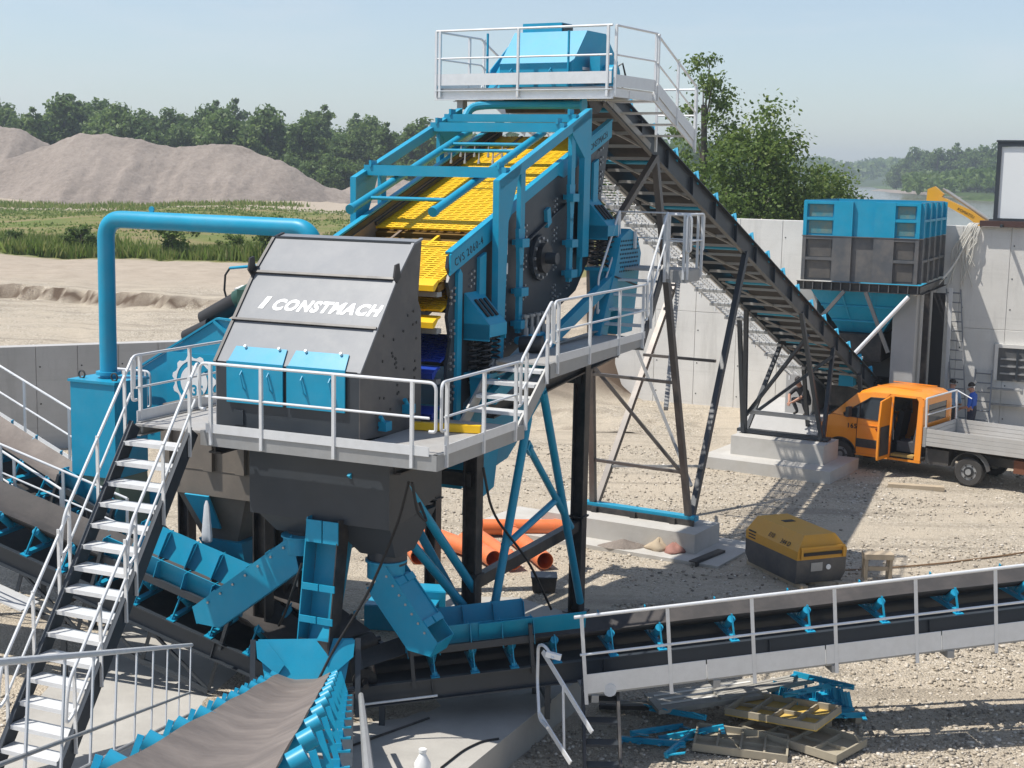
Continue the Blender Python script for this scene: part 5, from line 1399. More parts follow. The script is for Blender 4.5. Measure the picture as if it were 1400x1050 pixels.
for sd_ in (-1, 1):
    tr.part('front_wing', skin(fender, sd_), TOR)
    dr = tr.part('front_door', skin(fl_lower, sd_), TOR)
    tr.part('door_frame', skin(fl_frame_r, sd_), TOR, parent=dr)
    tr.part('door_frame', skin(fl_frame_t, sd_), TOR, parent=dr)
    tr.part('window', skin(window, sd_, .012, -.012), GLASS if sd_ < 0 else mat('daylit_glass', (.35, .38, .38), .1), parent=dr)  # far panes painted pale, standing in for daylight seen through them
    tr.part('rub_strip', skin([(2.22, .62), (3.0, .62), (3.0, .84), (2.22, .84)], sd_, .02, .012), TRIM, parent=dr)
    tr.part('door_handle', skin([(2.26, 1.10), (2.42, 1.10), (2.42, 1.15), (2.26, 1.15)], sd_, .03, .03), TRIM, parent=dr)
    tr.part('sill', skin([(1.26, .40), (3.02, .40), (3.02, .455), (1.26, .455)], sd_, .08), TOR)
    tr.part('pillar', skin([(1.26, .46), (1.42, .46), (1.42, 2.12), (1.5, 2.24), (1.36, 2.27), (1.26, 2.1)], sd_), TOR)
    tr.part('pillar', skin([(2.08, .46), (2.175, .46), (2.175, 2.26), (2.08, 2.24)], sd_), TOR)
    tr.part('roof_rail', skin([(1.505, 2.2), (2.075, 2.2), (2.175, 2.265), (1.40, 2.275)], sd_), TOR)
    tr.part('mirror', G().box(*sorted((sd_ * 1.0, sd_ * 1.2)), 3.15, 3.24, 1.42, 1.74), TRIM)
tr.part('rear_door', skin([(1.425, .46), (2.075, .46), (2.075, 1.36), (1.425, 1.36)], 1), TOR, label='closed far side rear door')
tr.part('window', skin([(1.44, 1.40), (2.06, 1.40), (2.06, 2.12), (1.44, 2.12)], 1, .012, -.012), bpy.data.materials['daylit_glass'])
od = tr.part('rear_door', G().add([], []).prism([(-1.66, .46), (-.99, .46), (-.99, 1.4), (-.93, 2.18), (-1.05, 2.2), (-1.55, 2.12), (-1.64, 1.4)], 'y', 2.10, 2.15), TOR, label='open orange rear door')
tr.part('door_trim', G().box(-1.58, -1.05, 2.085, 2.098, .55, 1.3), TRIM, parent=od)
# roof, screen, bonnet, nose, back wall
def cross(y, z, zc): return [(-hw(z), y, z), (-hw(z) * .8, y, zc), (0, y, zc + .03), (hw(z) * .8, y, zc), (hw(z), y, z)]
tr.part('roof', G().loft([[V(p) for p in cross(y, z, zc)] + [V((p[0] * .96, p[1], p[2] - .06)) for p in cross(y, z, zc)[::-1]] for y, z, zc in ((1.26, 2.20, 2.26), (1.4, 2.27, 2.36), (2.2, 2.27, 2.42), (2.75, 2.22, 2.36), (3.04, 2.16, 2.24))]), TOR, smooth=50)
tr.part('windscreen', G().plate([(-.84, 3.05, 2.2), (.84, 3.05, 2.2), (.93, 3.78, 1.43), (-.93, 3.78, 1.43)], .015), GLASS)
tr.part('bonnet', G().loft([[(-.95, y, z), (0, y, z + .06), (.95, y, z), (.95, y, z - .05), (-.95, y, z - .05)] for y, z in ((3.74, 1.42), (4.12, 1.27), (4.38, 1.0))]), TOR, smooth=50)
nose = tr.part('grille', G().box(-.93, .93, 4.36, 4.42, .62, .99), TRIM)
for x in (-.75, .75): tr.part('headlight', G().box(x - .16, x + .16, 4.34, 4.45, .72, 1.02), mat('lamp_glass', (.6, .62, .63), .1) if x < 0 else bpy.data.materials['lamp_glass'])
tr.part('bumper', G().box(-.98, .98, 4.3, 4.5, .32, .615), TRIM)
tr.part('wiper', G().bar((-.6, 3.72, 1.5), (.05, 3.66, 1.56), .02, .02), TRIM)
bw_ = tr.part('cab_back', G().box(-.95, .95, 1.255, 1.285, .9, 1.42).box(-.95, -.6, 1.255, 1.285, 1.42, 2.0).box(.6, .95, 1.255, 1.285, 1.42, 2.0).box(-.9, .9, 1.255, 1.285, 2.0, 2.2), TOR)
tr.part('rear_window', G().box(-.6, .6, 1.262, 1.275, 1.42, 2.0), GLASS, parent=bw_)
tr.part('floor', G().box(-.93, .93, 1.3, 3.6, .42, .5), TRIM)
tr.part('step', G().box(-.97, -.7, 1.45, 2.05, .501, .56), mat('step_ochre', (.4, .26, .08), .6))
for y, x in ((1.45, -.45), (1.45, .45), (2.35, -.5), (2.35, .5)):
    s_ = tr.part('seat', G().box(x - .27, x + .27, y + .05, y + .55, .6, .86), SEATM)
    tr.part('seat_back', G().bar((x, y + .08, .8), (x, y - .04, 1.55), .5, .14, up=(0, 1, 0)).box(x - .13, x + .13, y - .1, y - .01, 1.57, 1.78), SEATM, parent=s_)
tr.part('dashboard', G().box(-.9, .9, 3.2, 3.6, 1.0, 1.35), TRIM)
for sd_ in (-1, 1):
    SEAL = TRIM
    for p, q in (((2.305, 1.375), (3.39, 1.41)), ((3.40, 1.47), (2.70, 2.085)), ((2.70, 2.085), (2.305, 2.10)), ((2.295, 2.10), (2.295, 1.37)), ((2.95, 1.41), (2.98, 1.86))):
        tr.part('window_seal', G().bar((sd_ * (hw(p[1]) + .002), p[0], p[1]), (sd_ * (hw(q[1]) + .002), q[0], q[1]), .02, .03, up=(1, 0, 0)), SEAL)
    tr.part('seam', skin([(3.004, .46), (3.016, .46), (3.016, 1.38), (3.004, 1.38)], sd_, .02, -.004), INK)
    tr.part('crease', skin([(2.2, 1.20), (2.99, 1.20), (2.99, 1.215), (2.2, 1.215)], sd_, .02, .006), TOR)
    tr.part('arch_lip', G().path([(sd_ * .985, WB + .45 * cos(t), .36 + .45 * sin(t)) for t in np.linspace(radians(170), radians(10), 14)], .018, 6), TRIM)
    tr.part('side_marker', G().box(*sorted((sd_ * .97, sd_ * 1.0)), 3.86, 3.93, .95, 1.0), bpy.data.materials['lamp_glass'])
    tr.part('seat_belt', G().bar((sd_ * .86, 2.12, 2.0), (sd_ * .84, 2.05, .9), .04, .01), GALVD)
tr.part('roof_rib', G().bar((-.5, 1.5, 2.43), (-.5, 2.7, 2.44), .03, .02).bar((.5, 1.5, 2.43), (.5, 2.7, 2.44), .03, .02), TOR)
tr.part('steering_wheel', G().path([(-.45 + .17 * cos(t), 3.1 + .06 * sin(t), 1.3 + .16 * sin(t)) for t in np.linspace(0, 2 * pi, 16, endpoint=False)], .015, 6, closed=True), TRIM)
tr.part('lettering', lettering('165', .17, (-hw(1.1) - .003, 3.28, 1.09), (0, -1, 0), (0, 0, 1), offset=.004, extrude=.001, spacing=1.15), INK)
g = G()
for q in range(2):
    g.plate([(-hw(1.1) - .002, 2.5 - .17 * q, 1.14 - .03 * q), (-hw(1.1) - .002, 2.36 - .17 * q, 1.17 - .03 * q), (-hw(1.1) - .002, 2.30 - .17 * q, 1.10 - .03 * q), (-hw(1.1) - .002, 2.44 - .17 * q, 1.07 - .03 * q)], .002)
tr.part('door_emblem', g, mat('dark_red_print', (.2, .015, .01), .5))
# flat bed with ribbed side boards
zf = .94
tr.part('bed_floor', G().box(-1.02, 1.02, -2.1, 1.12, zf - .05, zf), BEDM)
def board(x0, x1, y0, y1):
    o = None
    for k in range(4):
        z0 = zf - .04 + k * .108
        g = G().box(x0, x1, y0, y1, z0, z0 + .10)
        p = tr.part('board_rib', g, BEDM)
board(-1.06, -1.025, -2.1, 1.12); board(1.025, 1.06, -2.1, 1.12); board(-1.02, 1.02, 1.125, 1.155); board(-1.02, 1.02, -2.14, -2.105)
for x, y in ((-1.03, 1.14), (1.03, 1.14), (-1.03, -2.12), (1.03, -2.12)):
    tr.part('corner_post', G().box(x - .04, x + .04, y - .04, y + .04, zf - .08, zf + .42), GALVD)
for x in (-1.0, 1.0):
    tr.part('rack_post', G().tube((x, 1.14, zf + .4), (x, 1.16, 2.28), .028, 8), GALV)
tr.part('rack_rail', G().tube((-1.0, 1.16, 2.28), (1.0, 1.16, 2.28), .028, 8), GALV)
tr.part('rack_rail', G().tube((-1.0, 1.15, 1.75), (1.0, 1.15, 1.75), .02, 8), GALV)
tr.part('rack_rail', G().tube((1.0, 1.16, 2.28), (1.0, .75, 2.05), .02, 8), GALV)
for x in (-.42, .42): tr.part('chassis_rail', G().box(x - .05, x + .05, -2.0, 3.4, .5, .72), TRIM)
tr.part('fuel_tank', G().box(-.9, -.5, .55, 1.15, .42, .8), TRIM)
tr.part('tail_light', G().box(-.98, -.7, -2.12, -2.02, .6, .74), mat('tail_red', (.25, .03, .015), .4))
tr.part('side_bracket', G().box(-.95, -.6, -1.5, -1.1, .48, .8), mat('rusty_bracket', (.16, .06, .03), .8))
def wheel(x, y, side):
    g = G(); prof_ = [(.20, -.10), (.33, -.11), (.355, -.08), (.36, 0), (.355, .08), (.33, .11), (.20, .10)]
    n = 28
    for a in range(n):
        t0, t1 = 2 * pi * a / n, 2 * pi * (a + 1) / n
        for (r0, o0), (r1, o1) in zip(prof_[:-1], prof_[1:]):
            g.add([(x + o0, y + r0 * cos(t0), .36 + r0 * sin(t0)), (x + o0, y + r0 * cos(t1), .36 + r0 * sin(t1)), (x + o1, y + r1 * cos(t1), .36 + r1 * sin(t1)), (x + o1, y + r1 * cos(t0), .36 + r1 * sin(t0))], [(0, 1, 2, 3)])
    w = tr.part('wheel', g, mat('tyre_rubber', (.05, .047, .044), .85) if 'tyre_rubber' not in bpy.data.materials else bpy.data.materials['tyre_rubber'], smooth=60)
    tr.part('rim', G().disc((x + side * .05, y, .36), (1, 0, 0), .205, .06, 24), GALVD, parent=w)
    tr.part('rim_dish', G().disc((x + side * .075, y, .36), (1, 0, 0), .13, .05, 20), TRIM, parent=w)
    tr.part('hub', G().disc((x + side * .10, y, .36), (1, 0, 0), .075, .06, 14), GALVD, parent=w)
    gb_ = G()
    for k in range(6): gb_.disc((x + side * .083, y + .165 * cos(k * pi / 3), .36 + .165 * sin(k * pi / 3)), (1, 0, 0), .022, .02, 8)
    tr.part('wheel_holes', gb_, TRIM, parent=w, kind='stuff')
for x, sd_ in ((-.86, -1), (.86, 1)):
    wheel(x, 0, sd_); wheel(x, WB, sd_)
    pts = [(x, .46 * cos(a), .38 + .46 * sin(a)) for a in np.linspace(radians(5), radians(175), 12)]
    g = G()
    for p, q in zip(pts[:-1], pts[1:]): g.bar(p, q, .26, .015, up=(1, 0, 0)) if False else g.add([(x - .14, p[1], p[2]), (x + .14, p[1], p[2]), (x + .14, q[1], q[2]), (x - .14, q[1], q[2])], [(0, 1, 2, 3)])
    tr.part('mudguard', g, GALVD)
    tr.part('wheel_housing', G().box(*sorted((x, x - sd_ * .3)), WB - .42, WB + .42, .7, .95), TRIM)
tr.part('axle', G().tube((-.8, 0, .36), (.8, 0, .36), .07, 10), TRIM)

def squash(o):
    if o.name.split('.')[0] not in ('wheel', 'rim', 'rim_dish', 'hub', 'wheel_holes', 'mudguard', 'bed_floor', 'board_rib', 'corner_post'):
        for v in o.data.vertices:
            y = v.co.y + 1.7
            if y > 3.88: v.co.y = 3.88 + (y - 3.88) * .35 - 1.7
            if v.co.z > 1.3: v.co.z = 1.3 + (v.co.z - 1.3) * .80
    for c in o.children: squash(c)
for o_ in tr.root.children: squash(o_)

# ================================================================ LOOSE THINGS ON THE GROUND
def pipe_ring(p, q, r, t=.012, n=22):
    g = G(); p, q = V(p), V(q); d = (q - p).normalized(); s = d.cross(V((0, 0, 1))).normalized(); u = s.cross(d)
    rings = []
    for c, rr in ((p, r), (q, r), (q, r - t), (p, r - t)):
        rings.append([c + (s * cos(2 * pi * k / n) + u * sin(2 * pi * k / n)) * rr for k in range(n)])
    rings.append(rings[0])
    return g.loft(rings, caps=False)
PR = .165
for p, q, lab in (((.70, 27.15, PR), (.02, 29.35, PR), 'short orange pipe lying nearest the black frame leg, mouth toward the slab'),
                  ((.10, 27.05, PR), (-.75, 29.2, PR), 'pale orange pipe lying behind the blue tube legs'),
                  ((-.55, 29.75, PR), (1.15, 29.85, PR), 'long orange pipe lying crosswise behind the other pipes'),
                  ((-1.72, 27.3, PR), (-2.25, 29.4, PR), 'orange pipe with a dark mouth beside the right chute'),
                  ((-.62, 27.75, PR), (-2.0, 29.6, PR), 'orange pipe lying diagonally across behind the hopper'),
                  ((-.28, 27.2, PR), (-.9, 28.6, PR), 'short orange pipe half hidden behind the black column')):
    T = Thing('drain_pipe', lab, 'pipe', tuple((V(p) + V(q)) / 2 - V((0, 0, PR))), group='orange drain pipes lying on the gravel')
    T.part('tube', pipe_ring(p, q, PR), ORANGE)
    d = (V(p) - V(q)).normalized()
    T.part('socket', pipe_ring(V(q) + d * .02, V(q) + d * .22, PR + .014), ORANGE)

# compressor
FG = Frame(5.26, 25.95, -22)
cp = Thing('compressor', 'yellow and dark grey site compressor standing on the gravel', 'compressor', (.5, .9, 0), FG)
CY = mat('compressor_yellow', (0.60, 0.30, 0.022), 0.45, var=.1, dust=.3, dcol=(.36, .25, .12))
cp.part('base', G().loft([[(.04, .08, .12), (1.02, .08, .12), (1.02, 1.72, .12), (.04, 1.72, .12)], [(0, 0, .3), (1.06, 0, .3), (1.06, 1.8, .3), (0, 1.8, .3)], [(0, 0, .58), (1.06, 0, .58), (1.06, 1.8, .58), (0, 1.8, .58)]]), mat('compressor_grey', (.06, .064, .07), .5, dust=.3))
cp.part('hood', G().loft([[(0, 0, .582), (1.06, 0, .582), (1.06, 1.8, .582), (0, 1.8, .582)], [(0, -.02, .75), (1.06, -.02, .75), (1.06, 1.8, .75), (0, 1.8, .75)], [(.2, .1, 1.02), (.86, .1, 1.02), (.86, 1.72, 1.02), (.2, 1.72, 1.02)]]), CY)
cp.part('end_recess', G().box(.12, .94, -.045, -.03, .66, .72), INK)
cp.part('end_frame', G().box(.06, 1.0, -.05, -.025, .79, .83).box(.06, .1, -.05, -.025, .6, .79).box(.96, 1.0, -.05, -.025, .6, .79), CY)
cp.part('control_panel', G().box(.3, .55, -.012, -.002, .36, .52), GALVD)
cp.part('gauge', G().disc((.68, -.008, .42), (0, 1, 0), .05, .016, 14), WHITE)
cp.part('top_slot', G().box(.42, .66, 1.1, 1.25, 1.02, 1.026), INK)
for k in range(3): cp.part('louvre', G().box(-.002, .02, 1.45, 1.7, .63 + k * .06, .655 + k * .06), INK)
nv = V((-.8, 0, .6)).normalized()
cp.part('lettering', lettering('E10', .13, (.022, 1.05, .805), (0, -1, 0), (.595, 0, .803), extrude=.002), INK)
cp.part('lettering', lettering('344 D', .13, (.006, .62, .778), (0, -1, 0), (.595, 0, .803), extrude=.002), INK)
cp.part('skid', G().box(.1, .2, -.1, 1.9, 0, .12), TIMBER); cp.part('skid', G().box(.86, .96, -.1, 1.9, 0, .12), TIMBER)
single('air_hose', G().bend([(5.3, 28.4, .03), (4.6, 29.0, .03), (3.7, 28.6, .03), (3.2, 28.9, .03)], .025, .5, 6, 6), CABLE, 'black air hose curling over gravel from the compressor', 'hose')
single('hose_line', G().bend([(6.5, 27.4, .03), (8.2, 27.9, .03), (10.5, 29.0, .03), (12.5, 30.6, .03)], .018, .8, 6, 6), mat('brown_hose', (.2, .12, .06), .7), 'thin brown hose lying across the gravel to the right', 'hose')

bt = Thing('wooden_trestle', 'small rough wooden trestle beside the compressor', 'trestle', (7.0, 26.9, 0))
bt.part('top', G().box(6.7, 7.25, 26.75, 27.05, .42, .52), TIMBER)
for x, y in ((6.74, 26.8), (7.2, 26.8), (6.74, 27.0), (7.2, 27.0)):
    bt.part('leg', G().bar((x, y, 0), (x, y, .42), .06, .06, up=(1, 0, 0)), TIMBER)
bt.part('brace', G().box(6.78, 7.18, 26.79, 26.82, .2, .28), TIMBER)
single('beam_offcut', G().bar((5.6, 27.3 - .9, .06), (6.6, 27.1 - .9, .06), .1, .1), TIMBER, 'rough timber beam lying in front of the compressor', 'beam')
bk = Thing('crate', 'small dark crate on the gravel near the black column', 'crate', (.65, 25.75, 0))
bk.part('body', G().loft([[(.45, 25.6, 0), (.85, 25.6, 0), (.85, 25.95, 0), (.45, 25.95, 0)], [(.42, 25.58, .26), (.88, 25.58, .26), (.88, 25.97, .26), (.42, 25.97, .26)]]), BLACK)
bk.part('lid', G().box(.41, .89, 25.57, 25.98, .261, .285), GREY)
CLOTH = mat('faded_red_cloth', (0.30, 0.15, 0.12), 0.85, var=.3, scale=6)
rb_ = np.random.default_rng(12)
for q, (cx_, cy_, rx_, ry_, hh_) in enumerate(((3.0, 28.6, .24, .17, .2), (3.3, 28.45, .2, .22, .16), (3.22, 28.7, .26, .12, .12))):
    g = G(); rings = []
    for k in range(6):
        fz = k / 5; sc_ = (1.0, 1.08, .98, .78, .5, .12)[k]
        rings.append([(cx_ + rx_ * sc_ * cos(t) * (1 + .22 * sin(3 * t + 2 * q) + rb_.uniform(-.08, .08)), cy_ + ry_ * sc_ * sin(t) * (1 + .2 * cos(4 * t + q) + rb_.uniform(-.08, .08)), .06 + hh_ * fz * (1 + .25 * sin(2 * t + q))) for t in np.linspace(0, 2 * pi, 16, endpoint=False)])
    if q == 0:
        cbag = Thing('cloth_bag', 'crumpled reddish cloth bags dumped on the concrete pad by the footing', 'bag', (3.15, 28.55, .06))
    cbag.part('bag', g.loft(rings), (TIMBER, CLOTH, CLOTH)[q], smooth=70)
g = G(); rings = []
for k in range(5):
    r = (.38, .3, .2, .1, .02)[k]
    rings.append([(2.3 + r * 1.3 * cos(t) * (1 + .15 * sin(3 * t)), 28.75 + r * .6 * sin(t), .06 + k * .04) for t in np.linspace(0, 2 * pi, 16, endpoint=False)])
single('sand_heap', g.loft(rings), PILE, 'small heap of sand spilled on the concrete pad', 'sand', base=(2.3, 28.75, .06), smooth=60)
single('steel_angle', G().bar((3.55, 27.55, .1), (4.25, 28.5, .1), .14, .02).bar((3.62, 27.5, .05), (4.32, 28.45, .05), .02, .12), BLACK, 'dark steel angle lying against the end of the concrete pad', 'steel angle')
single('ground_plank', G().bar((9.3, 35.3, .06), (10.6, 35.0, .06), .25, .1), TIMBER, 'timber plank on the gravel beside the orange truck', 'plank')
single('concrete_block', G().box(-8.1, -6.2, 42.3, 43.6, 2.0, 4.0), CONC, 'pale concrete block standing behind the sand washer motors', 'block', base=(-7.1, 43, 2.0))

# ---- pallet with idler frames, formwork panels, planks
pa = Thing('wooden_pallet', 'weathered wooden pallet under the stacked blue idler frames', 'pallet', (4.55, 20.7, 0), Frame(4.24, 20.3, -20), local=False)
pa.root.location = Frame(4.24, 20.3, -20).W(.45, .5, -.45)
pa.off = (.45, .5, 0)
for k in range(6): pa.part('deck_board', G().box(.0, 1.1, .02 + k * .18, .15 + k * .18, .12, .145), TIMBER)
for x in (0, .48, .98): pa.part('stringer', G().box(x, x + .1, 0, 1.05, 0, .118), TIMBER)
gi2 = G()
for k in (-1, 1): gi2.bar((k * .45, 0, 0), (k * .40, 0, .26), .06, .016, up=(0, 1, 0))
for k in (-1, 1): gi2.bar((k * .15, 0, .0), (k * .15, 0, .15), .05, .014, up=(0, 1, 0))
gi2.bar((-.48, 0, 0), (.48, 0, 0), .08, .05)
im2 = mesh_of('frame_bar', gi2, BLUE2)
FPa = Frame(4.24, 20.3, -20)
for k in range(11):
    T = Thing('idler_frame', 'blue idler frame stacked on the pallet', 'idler frame', (.5, .1 + k * .075, -.27), FPa, group='blue idler frames on the pallet', local=True)
    T.root.rotation_euler = (radians(random.uniform(-8, 4)), radians(random.uniform(-3, 3)), -radians(FPa.az) + radians(random.uniform(-4, 4)))
    T.obj('frame_bar', im2)
for k, (x, y, z, rx, rz) in enumerate(((.35, .3, .03, 70, 30), (.75, .55, .05, 80, -35), (.55, -.05, -.25, 85, 5))):
    T = Thing('idler_frame', ('loose blue idler frame tilted over the stack on the pallet', 'loose blue idler frame lying across the stack top', 'loose blue idler frame hanging at the pallet edge')[k], 'idler frame', (x, y, z), FPa, group='loose blue idler frames', local=True)
    T.root.rotation_euler = (radians(rx), 0, radians(rz)); T.obj('frame_bar', im2)
for k, (x, y, z, rx, rz) in enumerate(((2.17, 20.0, -.35, 80, 35), (2.5, 20.35, -.23, 60, -40), (2.65, 19.9, -.35, 85, 10), (2.07, 19.6, -.37, 88, -25), (2.44, 19.45, -.33, 75, 60))):
    T = Thing('idler_frame', ('blue steel bracket leaning over the others by the planks', 'blue steel bracket dropped against the formwork edge', 'blue steel bracket lying flat beside the brown formwork panel', 'blue steel bracket lying closest to the step ladder', 'blue steel bracket lying nearest the slab wall')[k], 'bracket', (x, y, z), group='blue brackets scattered on the gravel', local=True)
    T.root.rotation_euler = (radians(rx), radians(random.uniform(-15, 15)), radians(rz)); T.obj('frame_bar', im2)
FWY = mat('formwork_yellow', (0.62, 0.42, 0.09), 0.6, var=.2, dust=.5)
FWF = mat('formwork_frame', (0.36, 0.32, 0.24), 0.7, var=.25, dust=.4)
def formwork(lab, x, y, z, az, tilt, w=1.45, l=.8, face=FWY):
    F2 = Frame(x, y, az)
    T = Thing('formwork_panel', lab, 'formwork panel', (0, 0, z), F2, group='formwork panels in the debris', local=True)
    T.root.rotation_euler = (radians(tilt[0]), radians(tilt[1]), -radians(az))
    T.part('sheet', G().box(0, w, 0, l, 0, .018), face)
    for a in ((0, w, 0, .03), (0, w, l - .03, l), ): T.part('edge', G().box(a[0], a[1], a[2], a[3], .019, .11), FWF)
    for a in (0, w - .03): T.part('edge', G().box(a, a + .03, .031, l - .031, .019, .11), FWF)
    for k in range(1, 4): T.part('rib', G().box(w * k / 4 - .015, w * k / 4 + .015, .031, l - .031, .019, .09), FWF)
    T.part('cross_rib', G().box(.031, w - .031, l / 2 - .012, l / 2 + .012, .019, .07), FWF)
formwork('yellow faced formwork panel lying uppermost beside the pallet', 3.18, 20.3, -.23, 38, (3, -5))
formwork('brown formwork panel lying lowest at the slab side', 2.6, 19.35, -.39, 12, (2, 2), 1.3, .75, FWF)
formwork('worn formwork panel lying under the yellow faced one', 3.34, 20.1, -.40, 42, (0, 0), 1.6, .85, FWF)
SCREENM = mat('grey_grating_sheet', (0.33, 0.32, 0.29), 0.7, var=.3, scale=8, dust=.3)
for k, (x, y, z, az, wd, ln, lab) in enumerate(((2.07, 20.95, -.23, 75, .62, 1.75, 'long grey slotted plank lying across the debris pile'), (3.07, 20.9, -.15, 68, .28, 1.6, 'narrow pale plank lying on the debris pile'), (1.43, 21.1, -.40, 100, .2, .9, 'dark timber offcut lying under the walkway'))):
    F2 = Frame(x, y, az)
    T = Thing('plank', lab, 'plank', (0, 0, z), F2, group='planks in the debris', local=True)
    T.root.rotation_euler = (radians(4), radians(3), -radians(az))
    T.part('board', G().box(0, wd, 0, ln, 0, .07), SCREENM if k < 2 else BLACK)
    for j in range(3): T.part('slot', G().box(wd * (j + .7) / 4, wd * (j + 1.0) / 4, .1, ln - .1, .0705, .078), CONC if k == 0 else SCREENM)

# access stair at the start of the right walkway
ac = Thing('access_stair', 'short dark steel step ladder below the walkway end', 'steps', (1.3, 18.6, 0))
for x in (1.05, 1.52): ac.part('stringer', G().bar((x, 19.25, .62), (x, 17.75, -.55), .04, .18), BLACK)
for k in range(5):
    ac.part('tread', G().box(1.08, 1.50, 18.95 - k * .27, 19.15 - k * .27, .42 - k * .2, .45 - k * .2), GREY)
ac.part('handrail', G().bend([(.55, 18.2, .35), (.45, 18.5, .35), (.42, 18.85, .75), (.42, 18.85, 1.25), (.5, 18.7, 1.3), (.62, 18.6, 1.15)], .022, .1), GALV)
ac.part('handrail_bar', G().bar((.48, 18.8, 1.18), (1.12, 18.0, .38), .02, .07), GALV)
ac.part('handrail_bar', G().bar((.45, 18.5, .42), (.85, 17.9, .0), .02, .07), GALV)
ac.part('handrail_post', G().tube((.75, 18.45, .85), (.78, 18.3, .0), .018, 8), GALV)
ac.part('lamp', G().tube((1.4, 19.05, .62), (1.4, 18.9, .62), .09, 14), BAG)
ac.part('rag', G().bar((.52, 18.65, 1.2), (.72, 18.62, 1.16), .07, .07), WHITE)
jc = Thing('plastic_jug', 'white plastic jug standing on the sunlit slab', 'jug', (-1.02, 17.35, .013))
jc.part('body', G().loft([[(-1.02 + r * .8 * cos(t), 17.35 + r * .8 * sin(t), z - .363) for t in np.linspace(0, 2 * pi, 14, endpoint=False)] for r, z in ((.11, .376), (.13, .42), (.13, .56), (.06, .66), (.045, .70))]), WHITE, smooth=60)
jc.part('cap', G().tube((-1.02, 17.35, .337), (-1.02, 17.35, .377), .05, 12), WHITE)
single('steel_rod', G().bar((-2.15, 18.1, .028), (-1.05, 19.3, .028), .03, .02), BLACK, 'thin dark steel bar lying on the slab by the belt', 'bar')
single('slab_cable', G().bend([(-.8, 17.6, .03), (-.53, 18.2, .03), (-.3, 18.5, .03), (-.08, 18.6, .03)], .014, .2, 6, 4), CABLE, 'thin dark cable on the sunlit part of the slab', 'cable')
tbx = Thing('parts_box', 'dark parts box on the slab under the low conveyor', 'box', (-.37, 21.0, .013))
tbx.part('body', G().box(-.74, .02, 20.75, 21.15, .013, .32), GREY)
tbx.part('bundle', G().bar((.03, 20.95, .12), (.27, 20.95, .12), .25, .16), BLUE)
g = G()
pts = [V((.35 + .05 * k + .03 * sin(k * 2.1), 20.75 + .16 * sin(k * 1.3) + .02 * k, .03)) for k in range(16)]
single('wire_coil', g.path(pts, .018, 5), CABLE, 'scribbled loop of black wire lying on the slab', 'wire')
# cables hanging from the hopper
cw = [[(-.55, .3, 3.6), (-.7, .35, 3.1), (-.95, .45, 2.6), (-1.2, .4, 2.0), (-1.55, .15, 1.3), (-1.65, -.1, .9)], [(-.5, .3, 3.6), (-.45, .35, 3.2), (-.35, .45, 3.05), (-.5, .5, 3.3)], [(-.75, 2.9, 3.3), (-.7, 3.1, 2.6), (-.3, 3.6, 1.8), (-.1, 4.0, 1.0)], [(-2.2, .4, 2.3), (-2.35, .4, 1.9), (-2.6, .6, 1.5), (-2.9, .9, 1.2)]]
for k, c in enumerate(cw):
    lab = ('black cable looping down from the walkway corner past the chute', 'short black cable loop under the walkway corner', 'black cable running from the column to the skirt board', 'black cable hanging beside the straight chute')[k]
    single('power_cable', G().bend(c, .019, .3, 6, 5), CABLE, lab, 'cable', FM, base=c[-1])
# ================================================================ STOCKPILES
def heap(name, label, cx, cy, rx, ry, h, ridge, seed, base=2.6, nx=170, ny=70):
    """gravel heap: ridge is a list of (fraction across, height factor)"""
    xs = np.linspace(-rx, rx, nx); ys = np.linspace(-ry, ry, ny)
    X, Y = np.meshgrid(xs, ys)
    fx = np.array([r[0] for r in ridge]); fh = np.array([r[1] for r in ridge])
    R = np.interp(X / rx, fx, fh) * h
    Z = R - np.abs(Y + 1.5 * fbm(X, X * 0, .08, 2, seed)) * (h / ry) * 1.02 + .35 * fbm(X, Y, .18, 4, seed + 3)
    Z = Z + .22 * vnoise(X * 1.1 + .3 * fbm(X, Y, .3, 2, 1), Y * .12, 1.0, seed + 5) * np.clip(np.abs(Y) / ry * 2, .2, 1) + .12 * fbm(X, Y, 1.2, 3, seed + 8)
    Z = np.maximum(Z, -.6)
    g = G(); g.v = np.stack([X.ravel() + cx, Y.ravel() + cy, Z.ravel() + base], 1).tolist()
    g.f = [(j * nx + i, j * nx + i + 1, (j + 1) * nx + i + 1, (j + 1) * nx + i) for j in range(ny - 1) for i in range(nx - 1)]
    single(name, g, PILE, label, 'stockpile', base=(cx, cy, base), smooth=80)
heap('gravel_stockpile', 'broad two humped tan gravel stockpile on the meadow edge', -53.5, 213, 38, 17, 9.4, [(-1, 0), (-.80, .10), (-.26, .97), (-.20, 1.0), (-.02, .93), (.10, .80), (.22, .84), (.36, .83), (.52, .62), (.70, .25), (.85, .12), (1, 0)], 3)
heap('gravel_stockpile', 'tan gravel stockpile partly hidden behind the two humped one', -96, 250, 36, 16, 11.0, [(-1, .3), (-.3, .85), (.2, 1.0), (.36, .95), (.8, .2), (1, 0)], 11)
heap('gravel_stockpile', 'low pale gravel stockpile at the foot of the trees', -22, 232, 16, 9, 3.6, [(-1, 0), (-.6, .55), (-.35, .45), (-.1, .9), (.3, 1.0), (.7, .8), (1, .5)], 19, nx=90, ny=44)

